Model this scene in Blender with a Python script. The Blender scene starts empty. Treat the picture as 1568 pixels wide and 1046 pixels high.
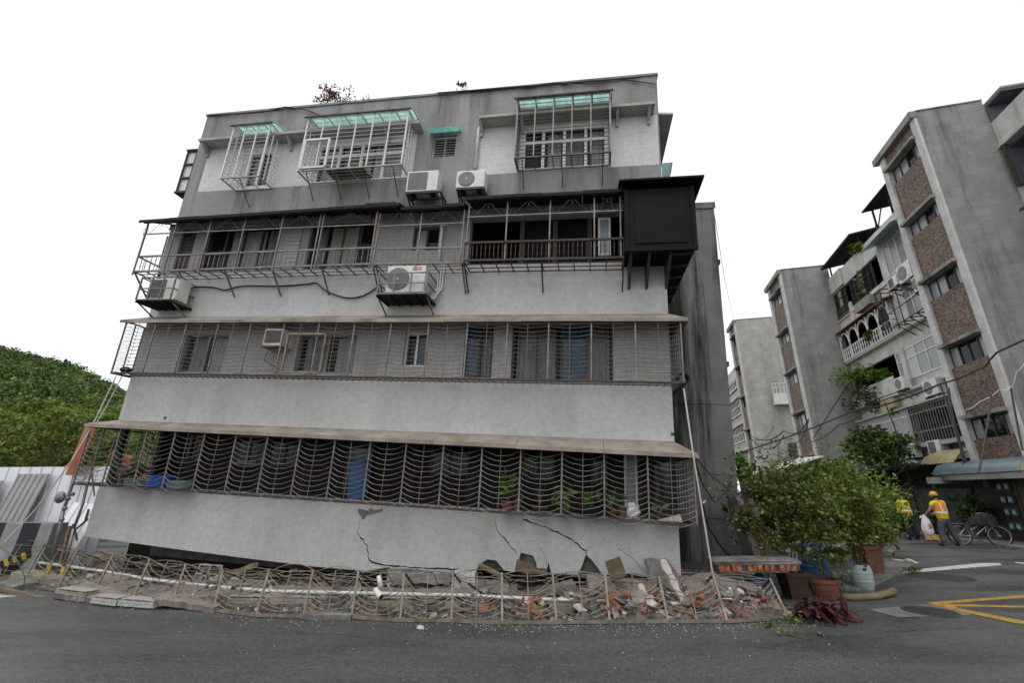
import bpy, bmesh, math, random
import numpy as np
from math import sin, cos, pi, radians, sqrt
from mathutils import Matrix, Vector
random.seed(7); RNG = np.random.default_rng(11)
sc = bpy.context.scene
COL = sc.collection

# ------------------------------------------------------------------ camera
CAM_H = 1.8; PITCH = radians(18.19); FPX = 697.0
cam_d = bpy.data.cameras.new('camera'); cam = bpy.data.objects.new('camera', cam_d); COL.objects.link(cam)
cam_d.sensor_width = 36.0; cam_d.lens = FPX / 1568.0 * 36.0
cam.location = (0, 0, CAM_H); cam.rotation_euler = (radians(90) + PITCH, 0, 0)
cam_d.clip_start = 0.05; cam_d.clip_end = 2000
sc.camera = cam
sc.render.resolution_x, sc.render.resolution_y = 1024, 684

# ------------------------------------------------------------------ sky and sun
SUN_EL, SUN_AZ = radians(62), radians(200)
w = bpy.data.worlds.new('World'); sc.world = w; w.use_nodes = True
nt = w.node_tree; nt.nodes.clear()
def wn(t, **k):
    n = nt.nodes.new(t)
    for a, b in k.items(): setattr(n, a, b)
    return n
out = wn('ShaderNodeOutputWorld'); bg = wn('ShaderNodeBackground')
sky = wn('ShaderNodeTexSky', sky_type='NISHITA', sun_disc=False, sun_elevation=SUN_EL, sun_rotation=SUN_AZ)
sky.air_density = 1.2; sky.dust_density = 3.0
tc = wn('ShaderNodeTexCoord'); mp = wn('ShaderNodeMapping'); mp.inputs['Scale'].default_value = (1.3, 1.3, 3.2)
no = wn('ShaderNodeTexNoise'); no.inputs['Scale'].default_value = 1.6; no.inputs['Detail'].default_value = 5
rp = wn('ShaderNodeValToRGB')
rp.color_ramp.elements[0].position = .36; rp.color_ramp.elements[0].color = (8.9, 9.1, 9.4, 1)
rp.color_ramp.elements[1].position = .6; rp.color_ramp.elements[1].color = (10.2, 10.3, 10.4, 1)
mx = wn('ShaderNodeMix', data_type='RGBA'); mx.inputs['Factor'].default_value = .88
nt.links.new(tc.outputs['Generated'], mp.inputs['Vector']); nt.links.new(mp.outputs['Vector'], no.inputs['Vector'])
nt.links.new(no.outputs['Fac'], rp.inputs['Fac']); nt.links.new(sky.outputs['Color'], mx.inputs['A'])
nt.links.new(rp.outputs['Color'], mx.inputs['B']); nt.links.new(mx.outputs['Result'], bg.inputs['Color'])
bg.inputs['Strength'].default_value = .121
nt.links.new(bg.outputs['Background'], out.inputs['Surface'])
sun_d = bpy.data.lights.new('sun', 'SUN'); sun_d.energy = 1.0; sun_d.angle = radians(25); sun_d.color = (1, .965, .91)
sun = bpy.data.objects.new('sun', sun_d); COL.objects.link(sun)
sun.rotation_euler = (radians(90) - SUN_EL, 0, pi - SUN_AZ)
vs = sc.view_settings; vs.view_transform = 'Standard'; vs.look = 'None'; vs.gamma = 1; vs.use_curve_mapping = False
vs.exposure = 0.04

# ------------------------------------------------------------------ materials
MATS = {}
class NT:
    def __init__(s, name):
        s.m = bpy.data.materials.new(name); s.m.use_nodes = True; s.t = s.m.node_tree
        s.b = s.t.nodes['Principled BSDF']; s.o = s.t.nodes['Material Output']; MATS[name] = s.m
    def n(s, t, **k):
        n = s.t.nodes.new(t)
        for a, b in k.items():
            if a.startswith('i_'): n.inputs[a[2:].replace('_', ' ')].default_value = b
            else: setattr(n, a, b)
        return n
    def l(s, a, b): s.t.links.new(a, b)
    def coord(s, scale=(1, 1, 1), rot=(0, 0, 0), kind='Object'):
        c = s.n('ShaderNodeTexCoord'); p = s.n('ShaderNodeMapping')
        p.inputs['Scale'].default_value = scale; p.inputs['Rotation'].default_value = rot
        s.l(c.outputs[kind], p.inputs['Vector']); return p.outputs['Vector']
    def noise(s, v, scale, det=6, rough=.6):
        n = s.n('ShaderNodeTexNoise'); n.inputs['Scale'].default_value = scale; n.inputs['Detail'].default_value = det
        n.inputs['Roughness'].default_value = rough; s.l(v, n.inputs['Vector']); return n.outputs['Fac']
    def ramp(s, f, stops):
        r = s.n('ShaderNodeValToRGB'); e = r.color_ramp.elements
        while len(e) < len(stops): e.new(.5)
        for k, (p, c) in enumerate(stops):
            e[k].position = p; e[k].color = (c, c, c, 1) if isinstance(c, (int, float)) else (*c, 1)
        s.l(f, r.inputs['Fac']); return r.outputs['Color']
    def mul(s, a, b, fac=1.0, mode='MULTIPLY'):
        m = s.n('ShaderNodeMix', data_type='RGBA', blend_type=mode); m.inputs['Factor'].default_value = fac
        for x, k in ((a, 'A'), (b, 'B')):
            if isinstance(x, tuple): m.inputs[k].default_value = (*x, 1)
            else: s.l(x, m.inputs[k])
        return m.outputs['Result']
    def bump(s, h, st=.3, d=.01):
        b = s.n('ShaderNodeBump'); b.inputs['Strength'].default_value = st; b.inputs['Distance'].default_value = d
        s.l(h, b.inputs['Height']); s.l(b.outputs['Normal'], s.b.inputs['Normal'])
    def fin(s, col=None, rough=.7, metal=0.0):
        if col is not None:
            if isinstance(col, tuple): s.b.inputs['Base Color'].default_value = (*col, 1)
            else: s.l(col, s.b.inputs['Base Color'])
        if isinstance(rough, float) or isinstance(rough, int): s.b.inputs['Roughness'].default_value = rough
        else: s.l(rough, s.b.inputs['Roughness'])
        s.b.inputs['Metallic'].default_value = metal
        if not isinstance(rough, (int, float)) or rough > .5: s.b.inputs['Specular IOR Level'].default_value = .12
        return s.m

def basic(name, col, rough=.6, metal=0.0, var=.25, scale=6.0, bump=.15, dirt=None):
    m = NT(name); v = m.coord()
    f = m.noise(v, scale)
    c = m.mul(col, m.ramp(f, [(.3, 1 - var), (.7, 1 + var * .4)]))
    if dirt:
        c = m.mul(c, dirt, 1.0, 'MIX'); mixn = c.node
        m.l(m.ramp(m.noise(v, scale * .45, 8, .7), [(.5, 0.0), (.66, .75)]), mixn.inputs['Factor'])
    if bump: m.bump(m.noise(v, scale * 6), bump, .004)
    return m.fin(c, rough, metal)

def tile_mat(name, c1, c2, mortar, bw=.09, rh=.045, stain=.55, streak=(2.2, 2.2, .16), dark=(.12, .115, .105), lo=.52, hi=.75, rot=(pi / 2, 0, 0), mw=.13):
    m = NT(name); v = m.coord(rot=rot)
    br = m.n('ShaderNodeTexBrick'); m.l(v, br.inputs['Vector'])
    for k, c in (('Color1', c1), ('Color2', c2), ('Mortar', mortar)): br.inputs[k].default_value = (*c, 1)
    br.inputs['Scale'].default_value = 1; br.inputs['Brick Width'].default_value = bw; br.inputs['Row Height'].default_value = rh
    br.inputs['Mortar Size'].default_value = rh * mw; br.inputs['Mortar Smooth'].default_value = .2
    w3 = m.coord()
    big = m.ramp(m.noise(w3, .55, 5), [(.3, .8), (.72, 1.06)])
    c = m.mul(br.outputs['Color'], big)
    c = m.mul(c, m.ramp(m.noise(w3, 9, 4), [(.35, .9), (.6, 1.04)]))
    st = m.noise(m.coord(scale=streak), 1.0, 7, .62)
    msk = m.ramp(st, [(lo, 0.0), (hi, stain)])
    mm = m.n('ShaderNodeMix', data_type='RGBA'); m.l(msk, mm.inputs['Factor']); m.l(c, mm.inputs['A']); mm.inputs['B'].default_value = (*dark, 1)
    m.bump(br.outputs['Fac'], -.25, .004)
    return m.fin(mm.outputs['Result'], .55)

def concrete_mat(name, col, dark, lo=.45, hi=.72, amt=.85, sx=1.4, sz=.1, joints=0.0, rough=.85):
    m = NT(name); v = m.coord()
    c = m.mul(col, m.ramp(m.noise(v, 1.3, 8, .65), [(.28, .72), (.72, 1.12)]))
    c = m.mul(c, m.ramp(m.noise(v, 22, 4), [(.35, .86), (.65, 1.06)]))
    c = m.mul(c, m.ramp(m.noise(m.coord(scale=(.5, .5, 9)), 1.0, 4), [(.35, .93), (.65, 1.04)]))
    st = m.noise(m.coord(scale=(sx, sx, sz)), 1.0, 9, .7)
    msk = m.ramp(st, [(lo, 0.0), (hi, amt)])
    mm = m.n('ShaderNodeMix', data_type='RGBA'); m.l(msk, mm.inputs['Factor']); m.l(c, mm.inputs['A']); mm.inputs['B'].default_value = (*dark, 1)
    m.bump(m.noise(v, 14, 8, .7), .35, .012)
    return m.fin(mm.outputs['Result'], rough)

def leaf_mat(name, c_dark, c_mid, c_light, rough=.5, trans=.25, ns=.9, lo=(.55, .66, .52)):
    m = NT(name); g = m.n('ShaderNodeNewGeometry')
    c = m.ramp(g.outputs['Random Per Island'], [(0, c_dark), (.5, c_mid), (1, c_light)])
    f = m.noise(m.coord(), ns, 3)
    c = m.mul(c, m.ramp(f, [(.36, lo), (.62, (1.2, 1.12, .92))]))
    m.fin(c, rough)
    m.b.inputs['Specular IOR Level'].default_value = .25
    if trans:
        t = m.n('ShaderNodeBsdfTranslucent'); m.l(c, t.inputs['Color'])
        x = m.n('ShaderNodeMixShader'); x.inputs['Fac'].default_value = trans
        m.l(m.b.outputs['BSDF'], x.inputs[1]); m.l(t.outputs['BSDF'], x.inputs[2]); m.l(x.outputs['Shader'], m.o.inputs['Surface'])
    return m.m

def glass_mat(name, tint, alpha, rough=.06):
    m = NT(name); m.fin(tint, rough); m.b.inputs['Alpha'].default_value = alpha
    f = m.noise(m.coord(), 1.2, 2); m.bump(f, .03, .05)
    return m.m

TILE = tile_mat('grey_mosaic_tile', (.49, .49, .488), (.445, .445, .443), (.565, .565, .56), bw=.078, rh=.04, mw=.2, stain=.3, lo=.52, hi=.72, dark=(.24, .23, .21), streak=(1.3, 1.3, .22))
TILE_TOP = tile_mat('weathered_mosaic_tile', (.29, .29, .288), (.265, .265, .265), (.32, .32, .315), bw=.078, rh=.04, mw=.18, stain=.72, lo=.46, hi=.64, streak=(1.8, 1.8, .2), dark=(.10, .097, .09))
TILE_WIN = tile_mat('buff_strip_tile', (.40, .39, .37), (.37, .36, .34), (.27, .265, .25), bw=.24, rh=.055, stain=.35, lo=.52, hi=.75)
TILE_CREAM = tile_mat('cream_kerb_tile', (.40, .36, .28), (.33, .3, .23), (.22, .2, .16), bw=.09, rh=.045, stain=.6, lo=.45, hi=.7, streak=(3, 3, 1.5))
TILE_PINK = tile_mat('pinkish_floor_tile', (.32, .265, .24), (.27, .225, .205), (.2, .17, .155), bw=.1, rh=.05, stain=.6, lo=.48, hi=.7, streak=(3, 3, 3), rot=(0, 0, 0))
TILE_WHITE = tile_mat('white_piece_tile', (.50, .50, .485), (.44, .44, .425), (.28, .27, .26), bw=.09, rh=.045, stain=.5, lo=.5, hi=.75, streak=(3, 3, 3))
TOWER = concrete_mat('soot_streaked_concrete', (.20, .20, .197), (.020, .019, .018), lo=.46, hi=.57, amt=.95, sx=1.1, sz=.07)
CONC = concrete_mat('weathered_concrete', (.31, .31, .30), (.075, .072, .068), lo=.49, hi=.66, amt=.8, sx=.8, sz=.13)
CONC_PALE = concrete_mat('pale_render', (.44, .43, .395), (.13, .12, .10), lo=.50, hi=.70, amt=.6, sx=.9, sz=.06)
WHITE_WALL = concrete_mat('off_white_render', (.62, .61, .57), (.16, .145, .12), lo=.52, hi=.8, amt=.7, sx=2, sz=.25)
CONC_BROKEN = basic('broken_concrete', (.20, .195, .185), .92, 0, .5, 5, .6)
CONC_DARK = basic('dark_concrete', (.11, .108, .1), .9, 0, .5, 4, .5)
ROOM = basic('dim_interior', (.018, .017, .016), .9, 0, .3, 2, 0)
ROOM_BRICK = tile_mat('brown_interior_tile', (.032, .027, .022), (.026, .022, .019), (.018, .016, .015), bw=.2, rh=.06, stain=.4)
BRICKWALL = tile_mat('dark_red_tile', (.05, .036, .03), (.07, .05, .042), (.035, .03, .027), bw=.105, rh=.05, stain=.35, lo=.56, hi=.8)
# speckled facing of the stair towers
def speckle(name):
    m = NT(name); v0 = m.coord(); sp = m.n('ShaderNodeSeparateXYZ'); cb = m.n('ShaderNodeCombineXYZ'); m.l(v0, sp.inputs[0]); m.l(sp.outputs['Y'], cb.inputs['X']); m.l(sp.outputs['Z'], cb.inputs['Y']); v = cb.outputs[0]
    br = m.n('ShaderNodeTexBrick'); m.l(v, br.inputs['Vector'])
    for k, c in (('Color1', (.31, .215, .165)), ('Color2', (.07, .046, .04)), ('Mortar', (.15, .115, .095))): br.inputs[k].default_value = (*c, 1)
    br.inputs['Scale'].default_value = 1; br.inputs['Brick Width'].default_value = .10; br.inputs['Row Height'].default_value = .05; br.inputs['Mortar Size'].default_value = .006
    c = m.mul(br.outputs['Color'], m.ramp(m.noise(m.coord(), 1.1, 4), [(.3, .75), (.7, 1.1)]))
    m.bump(br.outputs['Fac'], -.3, .006); return m.fin(c, .6)
SPECK = speckle('speckled_brown_tile')
STEEL = basic('weathered_steel', (.22, .215, .205), .5, .5, .4, 5, .1, dirt=(.16, .09, .05))
STEEL_DARK = basic('dark_rusty_steel', (.085, .075, .068), .6, .3, .4, 6, .1, dirt=(.12, .06, .03))
STEEL_OLD = basic('old_bent_steel', (.25, .225, .185), .55, .35, .45, 6, .1, dirt=(.17, .1, .055))
WHITE_STEEL = basic('white_painted_steel', (.70, .70, .68), .4, 0, .2, 6, .05)
WHITE_PLASTIC = basic('white_casing', (.70, .70, .67), .4, 0, .18, 4, .03, dirt=(.45, .43, .38))
GREY_PLASTIC = basic('grey_grille', (.16, .165, .165), .5, 0, .2, 12, .05)
BLACK = basic('black_rubber', (.018, .018, .019), .55, 0, .2, 8, .05)
TIN = basic('dusty_tin_sheet', (.33, .285, .245), .6, .15, .35, 2.5, .1, dirt=(.18, .12, .09))
TIN_DARK = basic('dark_tin_sheet', (.02, .02, .02), .6, .1, .3, 3, .1)
CHAR = basic('charcoal_cladding', (.0085, .008, .010), .6, 0, .25, 3, .05)
def teal_mat():
    m = NT('teal_polycarbonate'); c = m.mul((.42, .68, .63), m.ramp(m.noise(m.coord(scale=(3, 1, 1)), 2.0, 4), [(.35, .75), (.65, 1.1)])); m.fin(c, .25); m.b.inputs['Alpha'].default_value = .92
    t = m.n('ShaderNodeBsdfTranslucent'); m.l(c, t.inputs['Color']); x = m.n('ShaderNodeMixShader'); x.inputs['Fac'].default_value = .72
    m.l(m.b.outputs['BSDF'], x.inputs[1]); m.l(t.outputs['BSDF'], x.inputs[2]); m.l(x.outputs['Shader'], m.o.inputs['Surface']); return m.m
TEAL = teal_mat()
SIDING = tile_mat('white_metal_siding', (.66, .665, .66), (.655, .66, .655), (.57, .575, .57), bw=60, rh=.11, mw=.06, stain=.2, lo=.55, hi=.85)
GLASS = glass_mat('window_glass', (.02, .022, .024), .34)
GLASS_CLEAR = glass_mat('clear_glass', (.03, .032, .034), .16)
GLASS_BLUE = glass_mat('blue_film_glass', (.03, .07, .12), .6)
GLASS_GREY = glass_mat('frosted_glass', (.30, .32, .33), .9, .2)
CURT = basic('white_curtain', (.62, .62, .6), .9, 0, .2, 3, 0)
CURT_GREY = basic('grey_curtain', (.40, .395, .38), .9, 0, .25, 3, 0)
BLUE = basic('blue_plastic', (.02, .10, .42), .35, 0, .2, 6, .03)
BLUE_DARK = basic('faded_blue_plastic', (.035, .10, .26), .45, 0, .25, 6, .03)
TEAL_PLASTIC = basic('grey_green_plastic', (.16, .22, .23), .4, 0, .2, 6, .03)
TERRA = basic('terracotta', (.155, .07, .047), .7, 0, .3, 6, .1)
TERRA_DARK = basic('brown_clay', (.075, .045, .035), .6, 0, .3, 6, .1)
SOIL = basic('potting_soil', (.03, .022, .016), .95, 0, .4, 20, .5)
BARK = basic('grey_bark', (.12, .095, .07), .9, 0, .4, 12, .5)
BRICK = basic('orange_brick', (.34, .13, .065), .85, 0, .5, 9, .5, dirt=(.33, .28, .24))
PLASTER = basic('broken_white_plaster', (.46, .445, .42), .9, 0, .3, 7, .4)
WOOD = basic('weathered_timber', (.22, .16, .1), .8, 0, .4, 5, .3)
WOOD_DARK = basic('dark_plywood', (.10, .07, .048), .7, 0, .4, 5, .2)
ROPE = basic('pale_rope', (.55, .52, .46), .8, 0, .2, 20, .1)
CABLE = basic('black_cable', (.012, .012, .012), .5, 0, .1, 5, 0)
WHITE_PIPE = basic('white_pvc', (.68, .67, .64), .4, 0, .2, 5, .05, dirt=(.4, .36, .3))
GALV = basic('galvanised_pipe', (.22, .225, .225), .45, .6, .35, 8, .1)
PAINT_W = basic('white_road_paint', (.55, .55, .53), .7, 0, .35, 9, .1, dirt=(.2, .2, .19))
PAINT_Y = basic('yellow_road_paint', (.44, .27, .05), .7, 0, .4, 9, .1, dirt=(.12, .10, .06))
YELLOW = basic('yellow_pipe_paint', (.55, .33, .03), .5, 0, .3, 8, .1)
ORANGE_SLAB = basic('raw_orange_brick_face', (.34, .13, .07), .9, 0, .4, 3, .4, dirt=(.42, .36, .3))
SHEET_WHITE = basic('white_corrugated_sheet', (.78, .80, .84), .35, .2, .12, 2, .03)
SHEET_GREY = basic('grey_corrugated_sheet', (.33, .335, .325), .45, .2, .15, 2, .03)
STRIPE_G = basic('grey_barrier_paint', (.24, .245, .25), .7, 0, .3, 4, .2)
STRIPE_B = basic('black_barrier_paint', (.03, .032, .036), .6, 0, .3, 4, .2)
GREENP = basic('green_hose', (.02, .12, .045), .4, 0, .1, 5, 0)
AWN_BLUE = basic('blue_grey_awning_sheet', (.15, .20, .225), .35, .2, .2, 3, .03)
AWN_TAN = basic('tan_awning_sheet', (.42, .35, .2), .6, 0, .25, 3, .05)
RED_BADGE = basic('red_badge', (.5, .03, .04), .4, 0, .1, 5, 0)
SKIN = basic('skin', (.33, .18, .12), .6, 0, .1, 20, 0)
HAIR = basic('black_hair', (.012, .01, .009), .6, 0, .1, 20, 0)
HIVIS = basic('yellow_shirt', (.62, .54, .03), .8, 0, .15, 12, 0)
VEST = basic('orange_vest', (.72, .27, .05), .7, 0, .15, 12, 0)
STRIP = basic('reflective_strip', (.62, .66, .5), .4, 0, .1, 12, 0)
HELMET = basic('yellow_helmet', (.66, .33, .02), .35, 0, .1, 6, 0)
PANTS = basic('grey_trousers', (.075, .08, .09), .9, 0, .25, 10, 0)
JEANS = basic('dark_jeans', (.02, .028, .05), .9, 0, .25, 10, 0)
GLOVE = basic('white_glove', (.6, .6, .57), .9, 0, .1, 12, 0)
BAG = NT('white_plastic_bag'); BAG.fin((.72, .68, .68), .3); BAG.b.inputs['Alpha'].default_value = .8; BAG.bump(BAG.noise(BAG.coord(), 25, 5), .6, .02); BAG = BAG.m
STRAW = basic('broom_straw', (.5, .33, .12), .9, 0, .35, 30, .3)
CLOTH = basic('dark_cover_cloth', (.022, .023, .026), .6, 0, .3, 6, .3)
CHROME = basic('bicycle_steel', (.35, .35, .345), .3, .8, .1, 8, 0)
MAILBOX = basic('teal_mailbox', (.04, .10, .11), .45, 0, .2, 8, 0)
MAILSLOT = basic('pale_letter', (.33, .38, .39), .6, 0, .1, 8, 0)
LEAF_TREE = leaf_mat('tree_leaves', (.06, .115, .018), (.15, .24, .036), (.29, .37, .075), ns=.6)
LEAF_TREE2 = leaf_mat('olive_tree_leaves', (.065, .10, .02), (.16, .215, .045), (.27, .31, .085), ns=.6)
LEAF_HILL = leaf_mat('hill_leaves', (.046, .083, .018), (.092, .155, .032), (.16, .22, .055), trans=.15, ns=.16, lo=(.5, .62, .6))
LEAF_BUSH = leaf_mat('bush_leaves', (.042, .07, .016), (.115, .16, .032), (.29, .31, .11), ns=2.2)
LEAF_GREY = leaf_mat('dusty_bush_leaves', (.042, .054, .02), (.125, .14, .05), (.29, .285, .14), ns=2.2)
LEAF_BRIGHT = leaf_mat('fresh_leaves', (.05, .13, .015), (.10, .22, .03), (.2, .33, .06))
LEAF_DARK = leaf_mat('dark_leaves', (.018, .04, .012), (.04, .08, .02), (.075, .125, .03), trans=.15)
LEAF_RED = leaf_mat('red_purple_leaves', (.028, .011, .013), (.055, .015, .02), (.12, .028, .038), rough=.35, trans=.1)
LEAF_PINK = leaf_mat('pink_petals', (.1, .045, .045), (.3, .08, .13), (.55, .16, .25))
LEAF_SUCC = leaf_mat('grey_succulent_leaves', (.06, .075, .055), (.12, .14, .10), (.2, .22, .16))
def asphalt():
    m = NT('wet_asphalt'); v = m.coord()
    c = m.mul((.066, .066, .067), m.ramp(m.noise(v, 42, 5, .9), [(.34, .3), (.66, 1.9)]))
    c = m.mul(c, m.ramp(m.noise(m.coord(scale=(.35, 1.2, 1)), 1.0, 7, .65), [(.34, .74), (.66, 1.22)]))
    c = m.mul(c, m.ramp(m.noise(v, 13, 3, .7), [(.36, .78), (.64, 1.2)]))
    # pale scuffs and grit
    s = m.ramp(m.noise(m.coord(scale=(1.2, 5, 1)), 3.0, 9, .75), [(.60, 0.0), (.76, .35)])
    mm = m.n('ShaderNodeMix', data_type='RGBA'); m.l(s, mm.inputs['Factor']); m.l(c, mm.inputs['A']); mm.inputs['B'].default_value = (.2, .195, .185, 1)
    g = m.ramp(m.noise(v, 34, 2, .5), [(.61, 0.0), (.66, .5)])
    m2 = m.n('ShaderNodeMix', data_type='RGBA'); m.l(g, m2.inputs['Factor']); m.l(mm.outputs['Result'], m2.inputs['A']); m2.inputs['B'].default_value = (.25, .24, .23, 1)
    r = m.ramp(m.noise(m.coord(scale=(.3, .9, 1)), 1.1, 6, .6), [(.42, .24), (.58, .7)])
    m.bump(m.noise(v, 120, 4, .8), .5, .006)
    m.fin(m2.outputs['Result'], r); m.b.inputs['Specular IOR Level'].default_value = .45
    return m.m
ASPHALT = asphalt()
GROUND = basic('grey_earth', (.09, .085, .07), .95, 0, .4, 1.0, .4)
RUBBLE_BED = basic('crushed_debris', (.15, .135, .122), .95, 0, .7, 5, .9, dirt=(.30, .15, .10))

PILLAR = concrete_mat('pale_pillar_render', (.60, .595, .57), (.2, .19, .17), lo=.54, hi=.75, amt=.5, sx=3, sz=.3)
# ------------------------------------------------------------------ mesh building
class MB:
    def __init__(s): s.v = []; s.f = []; s.mi = []; s.k = 0
    def add(s, vs, fs):
        o = len(s.v); s.v += [tuple(map(float, p)) for p in vs]; s.f += [tuple(i + o for i in f) for f in fs]; s.mi += [s.k] * len(fs); return s
    def box(s, x0, x1, y0, y1, z0, z1):
        if x0 > x1: x0, x1 = x1, x0
        if y0 > y1: y0, y1 = y1, y0
        if z0 > z1: z0, z1 = z1, z0
        return s.add([(x0, y0, z0), (x1, y0, z0), (x1, y1, z0), (x0, y1, z0), (x0, y0, z1), (x1, y0, z1), (x1, y1, z1), (x0, y1, z1)],
              [(3, 2, 1, 0), (4, 5, 6, 7), (0, 1, 5, 4), (1, 2, 6, 5), (2, 3, 7, 6), (3, 0, 4, 7)])
    def hexa(s, p8):
        return s.add(p8, [(3, 2, 1, 0), (4, 5, 6, 7), (0, 1, 5, 4), (1, 2, 6, 5), (2, 3, 7, 6), (3, 0, 4, 7)])
    def bar(s, a, b, w=.03, h=None):
        h = h or w; a, b = Vector(a), Vector(b); d = (b - a).normalized()
        up = Vector((0, 0, 1)) if abs(d.z) < .95 else Vector((0, 1, 0))
        x = d.cross(up).normalized() * w / 2; y = x.cross(d).normalized() * h / 2
        return s.hexa([a - x - y, a + x - y, a + x + y, a - x + y, b - x - y, b + x - y, b + x + y, b - x + y])
    def tube(s, pts, r=.01, n=6, cap=True):
        pts = [Vector(p) for p in pts]; rs = r if isinstance(r, (list, tuple)) else [r] * len(pts)
        vs, fs = [], []; prev = None
        for i, p in enumerate(pts):
            d = (pts[min(i + 1, len(pts) - 1)] - pts[max(i - 1, 0)])
            d = d.normalized() if d.length > 1e-9 else Vector((0, 0, 1))
            if prev is None:
                up = Vector((0, 0, 1)) if abs(d.z) < .9 else Vector((1, 0, 0)); x = d.cross(up).normalized()
            else:
                x = (prev - d * prev.dot(d)).normalized()
            prev = x; y = d.cross(x)
            for k in range(n):
                t = 2 * pi * k / n; vs.append(p + (x * cos(t) + y * sin(t)) * rs[i])
        for i in range(len(pts) - 1):
            for k in range(n): fs.append((i * n + k, i * n + (k + 1) % n, (i + 1) * n + (k + 1) % n, (i + 1) * n + k))
        if cap: fs += [tuple(range(n - 1, -1, -1)), tuple((len(pts) - 1) * n + k for k in range(n))]
        return s.add(vs, fs)
    def lathe(s, prof, n=20, c=(0, 0, 0)):
        vs, fs = [], []
        for r, z in prof:
            for k in range(n):
                t = 2 * pi * k / n; vs.append((c[0] + r * cos(t), c[1] + r * sin(t), c[2] + z))
        for i in range(len(prof) - 1):
            for k in range(n): fs.append((i * n + k, i * n + (k + 1) % n, (i + 1) * n + (k + 1) % n, (i + 1) * n + k))
        if prof[0][0] > 1e-4: fs.append(tuple(range(n - 1, -1, -1)))
        if prof[-1][0] > 1e-4: fs.append(tuple((len(prof) - 1) * n + k for k in range(n)))
        return s.add(vs, fs)
    def prism(s, poly, y0, y1):           # polygon in x,z given counter-clockwise seen from -y, thick along y
        n = len(poly); vs = [(x, y0, z) for x, z in poly] + [(x, y1, z) for x, z in poly]
        fs = [tuple(range(n)), tuple(range(2 * n - 1, n - 1, -1))] + [((i + 1) % n, i, i + n, (i + 1) % n + n) for i in range(n)]
        return s.add(vs, fs)
    def plate(s, poly, z0, z1):           # polygon in x,y, thick along z
        n = len(poly); vs = [(x, y, z0) for x, y in poly] + [(x, y, z1) for x, y in poly]
        fs = [tuple(range(n - 1, -1, -1)), tuple(range(n, 2 * n))] + [(i, (i + 1) % n, (i + 1) % n + n, i + n) for i in range(n)]
        return s.add(vs, fs)
    def sheet(s, rows):                   # grid of points
        r, c = len(rows), len(rows[0]); vs = [p for row in rows for p in row]
        return s.add(vs, [(i * c + j, i * c + j + 1, (i + 1) * c + j + 1, (i + 1) * c + j) for i in range(r - 1) for j in range(c - 1)])
    def ball(s, c, r, n=10, m=7):
        rx, ry, rz = r if isinstance(r, (list, tuple)) else (r, r, r); vs, fs = [], []
        for i in range(m + 1):
            a = pi * i / m
            for k in range(n): vs.append((c[0] + rx * sin(a) * cos(2 * pi * k / n), c[1] + ry * sin(a) * sin(2 * pi * k / n), c[2] - rz * cos(a)))
        for i in range(m):
            for k in range(n): fs.append((i * n + k, i * n + (k + 1) % n, (i + 1) * n + (k + 1) % n, (i + 1) * n + k))
        return s.add(vs, fs)
    def build(s, name, mats, parent=None, matrix=None, smooth=False, bevel=0, mod=None):
        me = bpy.data.meshes.new(name); me.from_pydata(s.v, [], s.f)
        for m in (mats if isinstance(mats, (list, tuple)) else [mats]): me.materials.append(m)
        if any(s.mi): me.polygons.foreach_set('material_index', s.mi)
        bm = bmesh.new(); bm.from_mesh(me)
        bmesh.ops.recalc_face_normals(bm, faces=bm.faces)
        if bevel:
            bmesh.ops.remove_doubles(bm, verts=bm.verts, dist=1e-5)
            bmesh.ops.bevel(bm, geom=[e for e in bm.edges if e.is_manifold and e.calc_face_angle(0) > .5], offset=bevel, segments=2, affect='EDGES', profile=.6)
        bm.to_mesh(me); bm.free()
        if smooth: me.polygons.foreach_set('use_smooth', [True] * len(me.polygons))
        me.update()
        o = bpy.data.objects.new(name, me); COL.objects.link(o)
        if parent is not None: o.parent = parent
        if matrix is not None: o.matrix_world = matrix
        return o

def tag(o, label=None, cat=None, group=None, kind=None):
    if label: o['label'] = label
    if cat: o['category'] = cat
    if group: o['group'] = group
    if kind: o['kind'] = kind
    return o
def thing(name, label, cat, matrix=None, loc=None, group=None):
    o = bpy.data.objects.new(name, None); COL.objects.link(o); o.empty_display_size = .2
    if matrix is not None: o.matrix_world = matrix
    if loc is not None: o.location = loc
    return tag(o, label, cat, group)
def copy_tree(o, parent=None):
    c = o.copy(); COL.objects.link(c)
    if parent is not None: c.parent = parent
    for ch in list(o.children): copy_tree(ch, c)
    return c

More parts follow.
